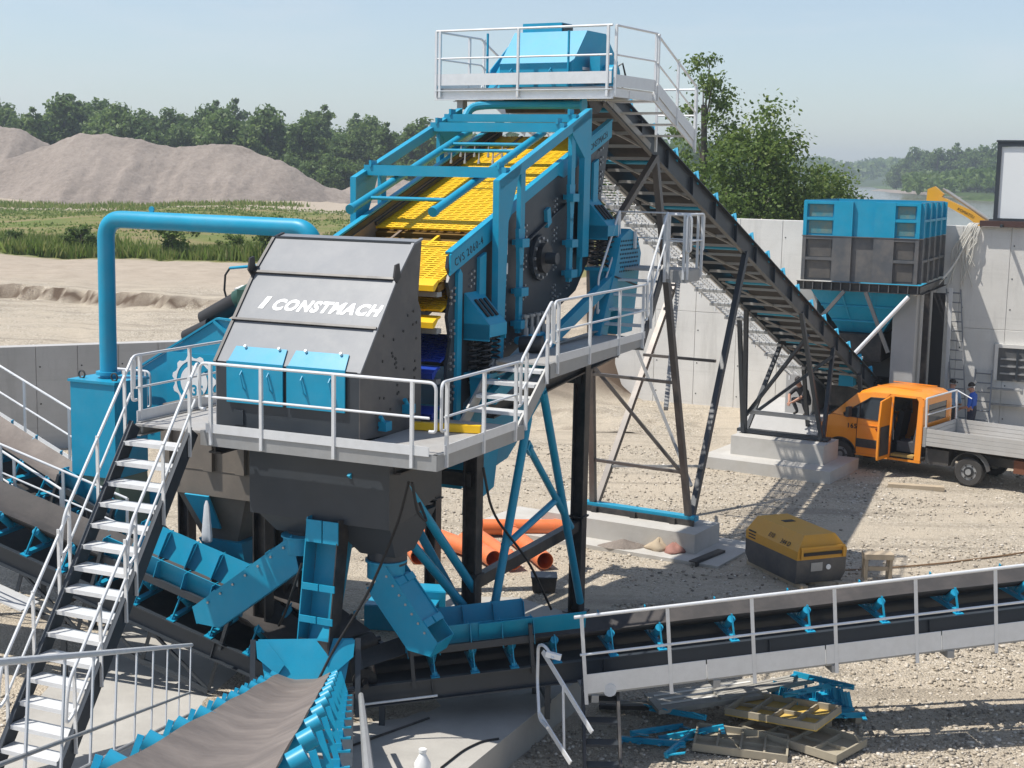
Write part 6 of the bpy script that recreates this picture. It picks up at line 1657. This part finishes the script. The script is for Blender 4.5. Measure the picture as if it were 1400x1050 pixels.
# gravel bank between the two walls
xs = np.linspace(-1, 1, 40)
X, Y = np.meshgrid(xs, xs); Z = 0.35 * (1 - np.sqrt(X ** 2 + Y ** 2)) + .1 * fbm(X, Y, 4, 3, 2); Z = np.maximum(Z, -.2)
g = G(); g.v = np.stack([X.ravel() * 3.4 + 2.6, Y.ravel() * 2.4 + 44.6, Z.ravel()], 1).tolist()
g.f = [(j * 40 + i, j * 40 + i + 1, (j + 1) * 40 + i + 1, (j + 1) * 40 + i) for j in range(39) for i in range(39)]
single('gravel_bank', g, GRAVEL, 'heap of gravel banked against the corner of the tall wall', 'gravel heap', base=(2.6, 44.6, 0), smooth=80)

# ================================================================ VEGETATION
def leaf_material(name, cols, trans=.25):
    m, nt, b, N, Lk = nodes_of(name)
    geo = N('ShaderNodeNewGeometry'); oi = N('ShaderNodeObjectInfo')
    r = ramp(nt, cols)
    ad = N('ShaderNodeMath'); ad.operation = 'MULTIPLY_ADD'; ad.inputs[1].default_value = .72
    mu = N('ShaderNodeMath'); mu.operation = 'MULTIPLY'; mu.inputs[1].default_value = .28; Lk(oi.outputs['Random'], mu.inputs[0])
    Lk(geo.outputs['Random Per Island'], ad.inputs[0]); Lk(mu.outputs[0], ad.inputs[2]); Lk(ad.outputs[0], r.inputs[0])
    Lk(r.outputs[0], b.inputs['Base Color']); b.inputs['Roughness'].default_value = .55
    b.inputs['Specular IOR Level'].default_value = .3
    tr_ = N('ShaderNodeBsdfTranslucent'); Lk(r.outputs[0], tr_.inputs['Color'])
    mx = N('ShaderNodeMixShader'); mx.inputs[0].default_value = trans
    Lk(b.outputs[0], mx.inputs[1]); Lk(tr_.outputs[0], mx.inputs[2]); Lk(mx.outputs[0], nt.nodes['Material Output'].inputs['Surface'])
    return m
LEAF = leaf_material('foliage', [(0, (.055, .098, .026)), (.4, (.10, .165, .04)), (.75, (.155, .23, .06)), (1, (.22, .28, .09))], .45)
LEAFN = leaf_material('near_foliage', [(0, (.045, .08, .016)), (.4, (.085, .145, .026)), (.75, (.14, .205, .04)), (1, (.21, .26, .07))], .4)  # leaf colours of the nearer trees and bushes
BARK = mat('bark', (0.10, 0.085, 0.07), .9, var=.3, scale=6)

def leaves(n, rad, zc, clumps, size, seed, tall=1.0, open_=.35):
    """n leaf quads in clumps filling an uneven crown; returns numpy verts, faces"""
    r = np.random.default_rng(seed)
    cl = []
    while len(cl) < clumps:
        p = r.uniform(-1, 1, 3)
        if np.linalg.norm(p) < 1 and (p[2] > -.75):
            k = 1 - .45 * max(0, p[2]) if tall > 1 else 1
            cl.append(np.array([p[0] * rad * k, p[1] * rad * k, zc + p[2] * rad * tall]))
    cl = np.array(cl); cr = rad * r.uniform(.18, .50, clumps)
    idx = r.integers(0, clumps, n)
    d = r.normal(size=(n, 3)); d /= np.linalg.norm(d, axis=1)[:, None]
    rr = cr[idx] * r.uniform(.2, 1.25, n)
    c = cl[idx] + d * rr[:, None] * np.array([1.15, 1.15, .8])
    nd = d * .6 + r.normal(size=(n, 3)) * .6 + np.array([0, 0, .35]); nd /= np.linalg.norm(nd, axis=1)[:, None]
    t = np.cross(nd, r.normal(size=(n, 3))); t /= np.linalg.norm(t, axis=1)[:, None]
    b = np.cross(nd, t); s = size * r.uniform(.55, 1.3, n)[:, None]
    q = np.stack([c - t * s, c - b * s * .62, c + t * s, c + b * s * .62], 1).reshape(-1, 3)
    return q, cl
def leaf_mesh(name, q, m):
    me = bpy.data.meshes.new(name)
    n = len(q) // 4
    me.vertices.add(len(q)); me.vertices.foreach_set('co', q.ravel())
    me.loops.add(4 * n); me.loops.foreach_set('vertex_index', np.arange(4 * n))
    me.polygons.add(n); me.polygons.foreach_set('loop_start', np.arange(0, 4 * n, 4)); me.polygons.foreach_set('loop_total', np.full(n, 4))
    me.materials.append(m); me.update(calc_edges=True)
    return me
def tree_proto(rad, h, n, size, seed, m, tall=1.0, clumps=26):
    zc = h - rad * tall * .95
    q, cl = leaves(n, rad, zc, clumps, size, seed, tall)
    crown = leaf_mesh('crown', q, m)
    g = G(); r0 = h * .011 + .04
    g.path([(0, 0, -.6), (r0 * .5, 0, h * .2), (0, r0, h * .45), (0, 0, h * .75)], r0, 7)
    for c in cl[:10]:
        s = V((0, 0, min(h * .3 + .35 * (c[2]), c[2] * .8)))
        g.tube(s, V(c), r0 * .4, 5, r0 * .12)
    trunk = mesh_of('trunk', g, BARK)
    return crown, trunk
far_protos = [tree_proto(4.2, 15, 4200, .46, 21, LEAF, 1.25), tree_proto(4.8, 13, 4200, .48, 22, LEAF, 1.0), tree_proto(3.4, 16.5, 3600, .44, 23, LEAF, 1.7), tree_proto(5.0, 14, 4400, .48, 24, LEAF, 1.1), tree_proto(2.6, 17, 2600, .42, 25, LEAF, 2.2)]
def put_tree(proto, x, y, z, s, rz, label, group, name='tree'):
    r = bpy.data.objects.new(name, None); COL.objects.link(r); r.empty_display_size = .5
    r.location = (x, y, z); r.rotation_euler = (0, 0, rz); r.scale = (s, s, s)
    props(r, label, 'tree', group)
    for nm, me in (('crown', proto[0]), ('trunk', proto[1])):
        o = bpy.data.objects.new(nm, me); COL.objects.link(o); o.parent = r
    return r
kinds = ['rounded tall deciduous tree in the wood behind the gravel stockpiles', 'broad low deciduous tree in the wood behind the gravel stockpiles', 'slender high tree in the wood behind the gravel stockpiles', 'wide bushy tree in the wood behind the gravel stockpiles', 'narrow poplar like tree in the wood behind the gravel stockpiles']
rt_ = np.random.default_rng(5)
n_t = 0
for row, (y0, k) in enumerate(((262, 26), (285, 24), (312, 22))):
    for i in range(k):
        fx = (i + rt_.uniform(.1, .9)) / k
        x = -.372 * y0 + fx * (.372 - .055) * y0; y = y0 + rt_.uniform(-8, 8)
        p = int(rt_.integers(0, 5))
        hh = np.interp(fx, [0, .12, .3, .5, .7, 1.0], [1.02, 1.0, .98, .96, .90, .78]) * rt_.uniform(.78, 1.12) * (1 + .06 * row)
        put_tree(far_protos[p], x, y, 2.5, hh, rt_.uniform(0, 6.28), kinds[p], 'trees of the wood behind the stockpiles')
# undergrowth in front of the wood
for i in range(16):
    x = -50 + i * 2.9 + rt_.uniform(-1, 1); p = int(rt_.integers(0, 5))
    put_tree(far_protos[(1, 3)[i % 2]], x, 248 + rt_.uniform(-3, 3), 1.0, rt_.uniform(.42, .62), rt_.uniform(0, 6), 'low bushy young tree at the near edge of the wood', 'young trees at the wood edge')
# nearer trees beyond the tall wall
near_protos = [tree_proto(3.1, 10.5, 6500, .15, 31, LEAFN, 1.35, 44), tree_proto(3.6, 8.2, 8000, .16, 32, LEAFN, .95, 50), tree_proto(2.1, 12.5, 2600, .13, 33, LEAFN, 2.1, 30)]
for (x, y, z, s, p, lab) in ((9.9, 79, 2.6, .92, 2, 'tall thin leafed tree rising beside the conveyor head platform'), (12.3, 76, 2.4, .84, 0, 'sunlit tree with pointed top between conveyor and feed bin'), (15.4, 78, 2.2, .70, 1, 'broad bushy tree behind the tall wall'), (16.6, 80, 2.0, .62, 1, 'rounded tree reaching over the tall wall by the bin'), (18.2, 84, 1.6, .52, 0, 'tree at the river edge behind the blue bin'), (10.6, 74, 2.3, .72, 1, 'low bushy tree half hidden behind the feed conveyor'), (7.4, 72, 2.3, .60, 1, 'small bushy tree seen through the conveyor legs'), (14.4, 82, 2.0, .60, 2, 'slim tree standing out above the broad bushy one'), (17.8, 86, 1.5, .55, 2, 'thin feathery tree beside the river behind the bin'), (3.6, 70, 2.3, .58, 0, 'small tree behind the screen and its rear railing')):
    put_tree(near_protos[p], x, y, z, s, rt_.uniform(0, 6), lab, None)
# far bank of the river
fk = ['tall tree on the far river bank', 'broad tree on the far river bank', 'slender tree on the far river bank', 'wide tree on the far river bank', 'narrow tree on the far river bank']
for i in range(72):
    f = i / 71
    y = 460 + rt_.uniform(0, 90) + (1 - f) * 230; x = y * (.255 + .14 * f) + rt_.uniform(-4, 4) + 6
    p = int(rt_.integers(0, 5))
    put_tree(far_protos[p], x, y, -1.8, rt_.uniform(1.15, 1.6), rt_.uniform(0, 6), fk[p], 'trees on the far river bank')
def wood(name, n, xf, yf, hgt, size, seed, m):
    r = np.random.default_rng(seed)
    y = r.uniform(*yf, n); x = y * r.uniform(*xf, n)
    top = hgt * (.72 + .28 * (vnoise(x, y, 1 / 16., 4) * .5 + .5) + .12 * vnoise(x, y, 1 / 5., 7))
    z = 2 + ground_z(x, y) * .9 + top * r.uniform(.05, 1, n) ** .55
    c = np.stack([x, y, z], 1)
    nd = r.normal(size=(n, 3)) + np.array([0, -.4, .6]); nd /= np.linalg.norm(nd, axis=1)[:, None]
    t = np.cross(nd, r.normal(size=(n, 3))); t /= np.linalg.norm(t, axis=1)[:, None]
    b = np.cross(nd, t); s = size * r.uniform(.6, 1.3, n)[:, None]
    q = np.stack([c - t * s, c - b * s * .7, c + t * s, c + b * s * .7], 1).reshape(-1, 3)
    o = bpy.data.objects.new(name, leaf_mesh(name, q, m)); COL.objects.link(o)
    return o
props(wood('distant_wood', 42000, (.10, .48), (1150, 1900), 19, 2.4, 41, LEAF), 'hazy distant wood beyond the river', 'wood', kind='stuff')
props(wood('distant_wood', 26000, (-.5, .16), (420, 620), 15, 1.6, 42, LEAF), 'distant wood on the left horizon behind the nearer trees', 'wood', kind='stuff')
props(wood('distant_wood', 9000, (.262, .46), (455, 640), 8, 1.0, 43, LEAF), 'dense bushes along the far river bank', 'wood', kind='stuff')
# sandy bar at the river edge
xs_ = np.linspace(0, 1, 30)
g = G(); top = []; bot = []
for t in xs_:
    y = 760 - 250 * t; xm = y * (.236 + .062 * t)
    top.append((xm + 14 + 3 * sin(9 * t), y + 26, 2.3)); bot.append((xm - 4 * sin(pi * t) + 2 * sin(13 * t), y - 10, 1.55))
g.add(top + bot, [(i, i + 1, 30 + i + 1, 30 + i) for i in range(29)])
single('river_bank', g, PILE, kind='structure')

# ---- grass: tall verge and meadow
GRASS = leaf_material('grass', [(0, (.09, .15, .025)), (.4, (.16, .24, .045)), (.75, (.25, .29, .085)), (1, (.38, .33, .16))], .5)
def grass(name, n, xr, yr, hmin, hmax, wd, seed, clump=.35):
    r = np.random.default_rng(seed)
    x = r.uniform(*xr, n); y = r.uniform(*yr, n)
    keep = (vnoise(x, y, clump, seed) * .5 + .5 + r.uniform(-.25, .25, n)) > .38
    x, y = x[keep], y[keep]; n = len(x)
    z = ground_z(x, y)
    h = r.uniform(hmin, hmax, n) * (.6 + .7 * (vnoise(x, y, .22, seed + 1) * .5 + .5))
    a = r.uniform(0, pi, n); w = wd * r.uniform(.6, 1.4, n); lx = r.normal(0, .25, n) * h; ly = r.normal(0, .25, n) * h
    p0 = np.stack([x - w * np.cos(a), y - w * np.sin(a), z], 1); p1 = np.stack([x + w * np.cos(a), y + w * np.sin(a), z], 1)
    p2 = np.stack([x + lx * .5 + w * .6 * np.cos(a), y + ly * .5 + w * .6 * np.sin(a), z + h * .6], 1); p3 = np.stack([x + lx, y + ly, z + h], 1)
    q = np.stack([p0, p1, p2, p3], 1).reshape(-1, 3)
    o = bpy.data.objects.new(name, leaf_mesh(name, q, m=GRASS)); COL.objects.link(o); return o
props(grass('grass', 42000, (-36, -1), (77.5, 83), .35, 1.0, .06, 51), 'tall green grass verge between haul road and meadow', 'grass', kind='stuff')
props(grass('grass', 26000, (-62, 0), (84, 172), .08, .24, .10, 52, .10), 'patchy green and straw coloured meadow grass', 'grass', kind='stuff')
props(grass('grass', 6000, (-75, -25), (172, 185), .3, .8, .10, 53, .2), 'thin weeds along the foot of the stockpiles', 'grass', kind='stuff')
bush_p = tree_proto(1.3, 2.3, 1500, .12, 61, LEAFN, .8, 14)
for i, (x, y, s) in enumerate(((-23.5, 79.5, .75), (-18.6, 79.8, 1.0), (-12.7, 79.4, 1.05), (-15.5, 80.5, .6), (-27.5, 80, .6), (-9.5, 79.8, .7))):
    o = put_tree(bush_p, x, y, 2.4, s, i * 1.3, ('small rounded bush in the grass verge', 'leafy bush standing out of the grass verge')[s > .9], 'bushes in the grass verge', 'bush')
    o['category'] = 'bush'

# ---- loose stones on the gravel
def stones(name, n, boxes, seed, smin=.018, smax=.06, label=None):
    r = np.random.default_rng(seed)
    base = np.array([(1, 0, 0), (-1, 0, 0), (0, 1, 0), (0, -1, 0), (0, 0, 1), (0, 0, -1), (.6, .6, .6), (-.6, .6, .5), (.6, -.6, .5), (-.6, -.6, .6)], float)
    oct_f = [(4, 6, 0), (4, 2, 6), (6, 2, 0), (4, 7, 2), (4, 1, 7), (7, 1, 2), (4, 0, 8), (4, 8, 3), (8, 0, 3), (4, 9, 1), (4, 3, 9), (9, 3, 1), (5, 0, 2), (5, 2, 1), (5, 1, 3), (5, 3, 0)]
    ws_ = np.array([(b[1] - b[0]) * (b[3] - b[2]) for b in boxes]); ws_ = ws_ / float(ws_.sum())
    bi = r.choice(len(boxes), n, p=ws_)
    B = np.array(boxes, float)[bi]
    x = B[:, 0] + (B[:, 1] - B[:, 0]) * r.random(n); y = B[:, 2] + (B[:, 3] - B[:, 2]) * r.random(n)
    # keep the slab clear
    keep = ~((x < np.where(y < 20.35, .76 - (20.35 - y) * .455, 1.84)) & (y < 25.3) & (x > -6.6) & (y > 14.6))
    x, y = x[keep], y[keep]; n = len(x)
    kp = (fbm(x, y, .45, 3, seed) * .6 + r.uniform(-.5, .5, n)) > .05
    x, y = x[kp], y[kp]; n = len(x)
    s = smin + (smax - smin) * r.random(n) ** 2.5
    z = ground_z(x, y) + s * .25
    sc = s[:, None] * r.uniform(.6, 1.3, (n, 3)) * np.array([1, 1, .7])
    a = r.uniform(0, 6.28, n); ca, sa = np.cos(a), np.sin(a)
    P = base[None] * sc[:, None, :] * r.uniform(.8, 1.2, (n, 10, 1))
    X = P[..., 0] * ca[:, None] - P[..., 1] * sa[:, None] + x[:, None]; Y = P[..., 0] * sa[:, None] + P[..., 1] * ca[:, None] + y[:, None]
    Zz = P[..., 2] + z[:, None]
    vts = np.stack([X, Y, Zz], -1).reshape(-1, 3)
    F = (np.array(oct_f)[None] + (np.arange(n) * 10)[:, None, None]).reshape(-1, 3)
    me = bpy.data.meshes.new(name)
    me.vertices.add(len(vts)); me.vertices.foreach_set('co', vts.ravel())
    me.loops.add(F.size); me.loops.foreach_set('vertex_index', F.ravel())
    me.polygons.add(len(F)); me.polygons.foreach_set('loop_start', np.arange(0, F.size, 3)); me.polygons.foreach_set('loop_total', np.full(len(F), 3))
    m, nt, b, N, Lk = nodes_of('loose_stone')
    geo = N('ShaderNodeNewGeometry')
    rp = ramp(nt, [(0, (.17, .15, .125)), (.35, (.36, .31, .245)), (.7, (.50, .435, .345)), (1, (.66, .61, .54))])
    Lk(geo.outputs['Random Per Island'], rp.inputs[0]); Lk(rp.outputs[0], b.inputs['Base Color']); b.inputs['Roughness'].default_value = .85
    me.materials.append(m); me.update(calc_edges=True)
    o = bpy.data.objects.new(name, me); COL.objects.link(o)
    props(o, label, 'gravel', kind='stuff')
stones('gravel', 34000, [(0, 9.5, 16.5, 25), (-8, -3, 14, 20)], 71, .012, .045, label='loose pale gravel stones covering the yard beside the slab')
stones('gravel', 22000, [(-3, 15, 25, 40)], 72, .012, .042, label='scattered loose stones across the yard behind the conveyors')
# ================================================================ PEOPLE
SKIN_M = mat('skin', (.42, .22, .15), .55, var=.08)
HAIR = mat('dark_hair', (.02, .015, .012), .6)
def person(label, frame, base, rot, J, cloth, hair_r=.105):
    """J: joints (x right, y forward, z up, relative to base). cloth: list of (segment names, material)"""
    B = {}
    edges = [('pelvis', 'belly'), ('belly', 'chest'), ('chest', 'neck'), ('neck', 'head0'), ('head0', 'head1')]
    for s in 'LR':
        edges += [('chest', 'sh' + s), ('sh' + s, 'el' + s), ('el' + s, 'wr' + s), ('wr' + s, 'pa' + s), ('pelvis', 'hip' + s), ('hip' + s, 'kn' + s), ('kn' + s, 'an' + s), ('an' + s, 'to' + s)]
    rad = dict(pelvis=(.165, .13), belly=(.155, .12), chest=(.185, .125), neck=(.058, .06), head0=(.078, .09), head1=(.085, .10))
    for s in 'LR':
        rad.update({'sh' + s: (.072, .075), 'el' + s: (.050, .05), 'wr' + s: (.034, .034), 'pa' + s: (.030, .042), 'hip' + s: (.10, .105), 'kn' + s: (.066, .07), 'an' + s: (.046, .05), 'to' + s: (.042, .036)})
    names = list(rad)
    me = bpy.data.meshes.new('body')
    me.from_pydata([J[n] for n in names], [(names.index(a), names.index(b)) for a, b in edges], [])
    o = bpy.data.objects.new('body_tmp', me); COL.objects.link(o)
    md = o.modifiers.new('skin', 'SKIN'); md.use_smooth_shade = True
    for i, n in enumerate(names):
        sv = me.skin_vertices[0].data[i]; sv.radius = rad[n]; sv.use_root = (n == 'pelvis')
    ss_ = o.modifiers.new('sub', 'SUBSURF'); ss_.levels = 2; ss_.render_levels = 2
    dg = bpy.context.evaluated_depsgraph_get()
    m2 = bpy.data.meshes.new_from_object(o.evaluated_get(dg))
    bpy.data.objects.remove(o); bpy.data.meshes.remove(me)
    m2.name = 'body'
    m2.materials.clear()
    mats = []
    for _, m in cloth:
        if m not in mats: mats.append(m)
    for m in mats: m2.materials.append(m)
    seg = []
    for key, m in cloth:
        for a, b in key: seg.append((V(J[a]), V(J[b]), mats.index(m)))
    for p in m2.polygons:
        c = p.center; best = (9, 0)
        for a, b, k in seg:
            t = max(0, min(1, (c - a).dot(b - a) / max(1e-6, (b - a).length_squared)))
            dd_ = (c - a.lerp(b, t)).length
            if dd_ < best[0]: best = (dd_, k)
        p.material_index = best[1]
    T = Thing('person', label, 'person', base, frame, local=True)
    T.root.rotation_euler = (0, 0, -radians(frame.az) + rot)
    T.obj('body', m2)
    h0, h1 = V(J['head0']), V(J['head1'])
    up = (h1 - h0).normalized(); hc = h1 + up * .03
    fwd = V((0, 1, 0)); sd_ = fwd.cross(up).normalized(); fwd = up.cross(sd_)
    def ell(c, a, b, cc, n=12, zmin=-1.0):
        rings = []
        for i in range(9):
            ph = pi * (.5 - i / 8); z = max(zmin, sin(ph))
            rings.append([c + sd_ * (a * cos(ph) * cos(t)) + fwd * (b * cos(ph) * sin(t)) + up * (cc * z) for t in np.linspace(0, 2 * pi, n, endpoint=False)])
        return G().loft(rings)
    T.part('hair', ell(hc - fwd * .018 + up * .012, .094, .108, .10, zmin=-.25), HAIR, smooth=70)
    T.part('nose', G().loft([[h0 + up * .06 + fwd * .10 + sd_ * .016, h0 + up * .06 + fwd * .10 - sd_ * .016, h0 + up * .02 + fwd * .125 - sd_ * .014, h0 + up * .02 + fwd * .125 + sd_ * .014], [h0 + up * .01 + fwd * .09 + sd_ * .02, h0 + up * .01 + fwd * .09 - sd_ * .02, h0 + up * .005 + fwd * .11 - sd_ * .014, h0 + up * .005 + fwd * .11 + sd_ * .014]]), SKIN_M)
    for k in (-1, 1):
        T.part('ear', G().disc(h0 + up * .045 + sd_ * k * .088, sd_, .028, .016, 8), SKIN_M)
        T.part('eye', G().disc(h0 + up * .068 + sd_ * k * .032 + fwd * .094, fwd, .011, .01, 8), INK)
    T.part('mouth', G().bar(h0 - up * .025 + fwd * .094 - sd_ * .022, h0 - up * .025 + fwd * .094 + sd_ * .022, .008, .012), CLOTH)
    for s in 'LR':
        pa, wr = V(J['pa' + s]), V(J['wr' + s]); d = (pa - wr).normalized()
        lat = d.cross(V((0, 0, 1)));
        lat = lat.normalized() if lat.length > .1 else V((1, 0, 0)); nr = lat.cross(d)
        hand = T.part('hand', G().loft([[pa - d * .03 + lat * a + nr * b for a, b in ((-.036, -.014), (.036, -.014), (.036, .014), (-.036, .014))], [pa + d * .045 + lat * a + nr * b for a, b in ((-.04, -.012), (.04, -.012), (.04, .012), (-.04, .012))]]), cloth[-1][1] if cloth[-1][0] == [('x', 'x')] else SKIN_M)
        for f in range(4):
            o_ = lat * (-.03 + .02 * f); ln = (.055, .068, .064, .05)[f]
            T.part('finger', G().path([pa + d * .04 + o_, pa + d * (.04 + ln * .55) + o_ - nr * .012, pa + d * (.04 + ln) + o_ - nr * .035], .0085, 6), SKIN_M, parent=hand)
        T.part('thumb', G().path([pa - d * .01 + lat * .034, pa + d * .025 + lat * .055 - nr * .008, pa + d * .05 + lat * .052 - nr * .025], .0095, 6), SKIN_M, parent=hand)
    return T
LEGS = [('hipL', 'knL'), ('hipR', 'knR'), ('knL', 'anL'), ('knR', 'anR'), ('pelvis', 'pelvis')]
FEET = [('anL', 'toL'), ('anR', 'toR')]
HEADS = [('neck', 'head0'), ('head0', 'head1')]
FORE = [('elL', 'wrL'), ('elR', 'wrR'), ('wrL', 'paL'), ('wrR', 'paR')]
UPPER = [('belly', 'chest'), ('chest', 'chest'), ('chest', 'shL'), ('chest', 'shR'), ('shL', 'elL'), ('shR', 'elR'), ('chest', 'neck')]
BOOT = mat('boot', (.03, .026, .022), .7)
BLUESH = mat('royal_blue_shirt', (.02, .09, .42), .8, var=.15, scale=8)
NAVY = mat('navy_dungarees', (.018, .024, .045), .85, var=.2, scale=8)
LIGHTSH = mat('light_blue_shirt', (.22, .36, .52), .85, var=.12, scale=8)
DARKT = mat('dark_trousers', (.045, .05, .058), .85, var=.2)
DARKSH = mat('black_shirt', (.02, .02, .024), .85, var=.2)
std = dict(pelvis=(0, 0, .95), belly=(0, .01, 1.12), chest=(0, 0, 1.34), neck=(0, .01, 1.52), head0=(0, .035, 1.59), head1=(0, .035, 1.68),
           hipL=(-.10, 0, .90), hipR=(.10, 0, .90), knL=(-.11, .03, .50), knR=(.11, .03, .50), anL=(-.11, -.02, .09), anR=(.11, -.02, .09), toL=(-.13, .13, .045), toR=(.13, .13, .045),
           shL=(-.19, 0, 1.42), shR=(.19, 0, 1.42), elL=(-.25, .04, 1.14), elR=(.25, .04, 1.14), wrL=(-.22, .16, .93), wrR=(.22, .16, .93), paL=(-.20, .20, .87), paR=(.20, .20, .87))
j1 = dict(std, elL=(-.24, .02, 1.13), elR=(.24, .02, 1.13), wrL=(-.10, .24, 1.06), wrR=(.08, .26, 1.04), paL=(-.04, .30, 1.05), paR=(.02, .31, 1.02), head0=(0, .05, 1.585), head1=(0, .065, 1.67))
person('man in royal blue shirt and navy dungarees standing behind the truck bed', FM, (3.0, 27.5, 0), radians(78), j1, [(UPPER[:3] + UPPER[4:], BLUESH), ([('chest', 'chest')] + UPPER[2:4], BLUESH), (LEGS + [('belly', 'pelvis')], NAVY), (FEET, BOOT), (HEADS + FORE, SKIN_M)])
j2 = dict(std, wrL=(-.20, .20, 1.0), paL=(-.16, .26, .98), wrR=(.20, .22, 1.05), paR=(.16, .28, 1.05), head1=(0, .05, 1.67))
person('man in light blue shirt seen from behind at the foot of the long ladder', FM, (2.36, 27.9, 0), radians(-12), j2, [(UPPER, LIGHTSH), (LEGS, DARKT), (FEET, BOOT), (HEADS + FORE, SKIN_M)])
j3 = dict(pelvis=(0, -.12, .42), belly=(0, -.02, .56), chest=(0, .14, .75), neck=(0, .24, .90), head0=(0, .30, .955), head1=(0, .33, 1.04),
          hipL=(-.10, -.10, .40), hipR=(.10, -.10, .40), knL=(-.20, .32, .52), knR=(.20, .32, .50), anL=(-.17, .10, .10), anR=(.17, .10, .10), toL=(-.20, .25, .05), toR=(.20, .25, .05),
          shL=(-.19, .18, .80), shR=(.19, .18, .80), elL=(-.24, .38, .62), elR=(.24, .40, .62), wrL=(-.10, .55, .48), wrR=(.08, .56, .46), paL=(-.05, .61, .44), paR=(.03, .62, .42))
person('man in dark clothes crouching under the lower end of the feed conveyor', FM, (-1.55, 26.3, .62), radians(150), j3, [(UPPER, DARKSH), (LEGS, DARKT), (FEET, BOOT), (HEADS + FORE, SKIN_M)])
single('tail_foundation', G().prism([(24.9, 0), (29.5, 0), (29.5, .62), (25.6, .62)], 'x', -3.2, -.9), CONCD, 'grey concrete foundation under the feed conveyor tail', 'foundation', FM, base=(-2.0, 27, 0))
# ================================================================ HAZE
hz = G().box(-1500, 1500, -40, 3000, -3, 60)
m = bpy.data.materials.new('haze_air'); m.use_nodes = True
nt = m.node_tree; nt.nodes.remove(nt.nodes['Principled BSDF'])
pv = nt.nodes.new('ShaderNodeVolumePrincipled')
pv.inputs['Color'].default_value = (.80, .90, 1.0, 1)
pv.inputs['Density'].default_value = 0.00045
pv.inputs['Anisotropy'].default_value = 0.2
nt.links.new(pv.outputs[0], nt.nodes['Material Output'].inputs['Volume'])
o = single('haze', hz, m, kind='stuff', smooth=0)
o['label'] = 'pale summer haze in the air over the whole site'; o['category'] = 'haze'
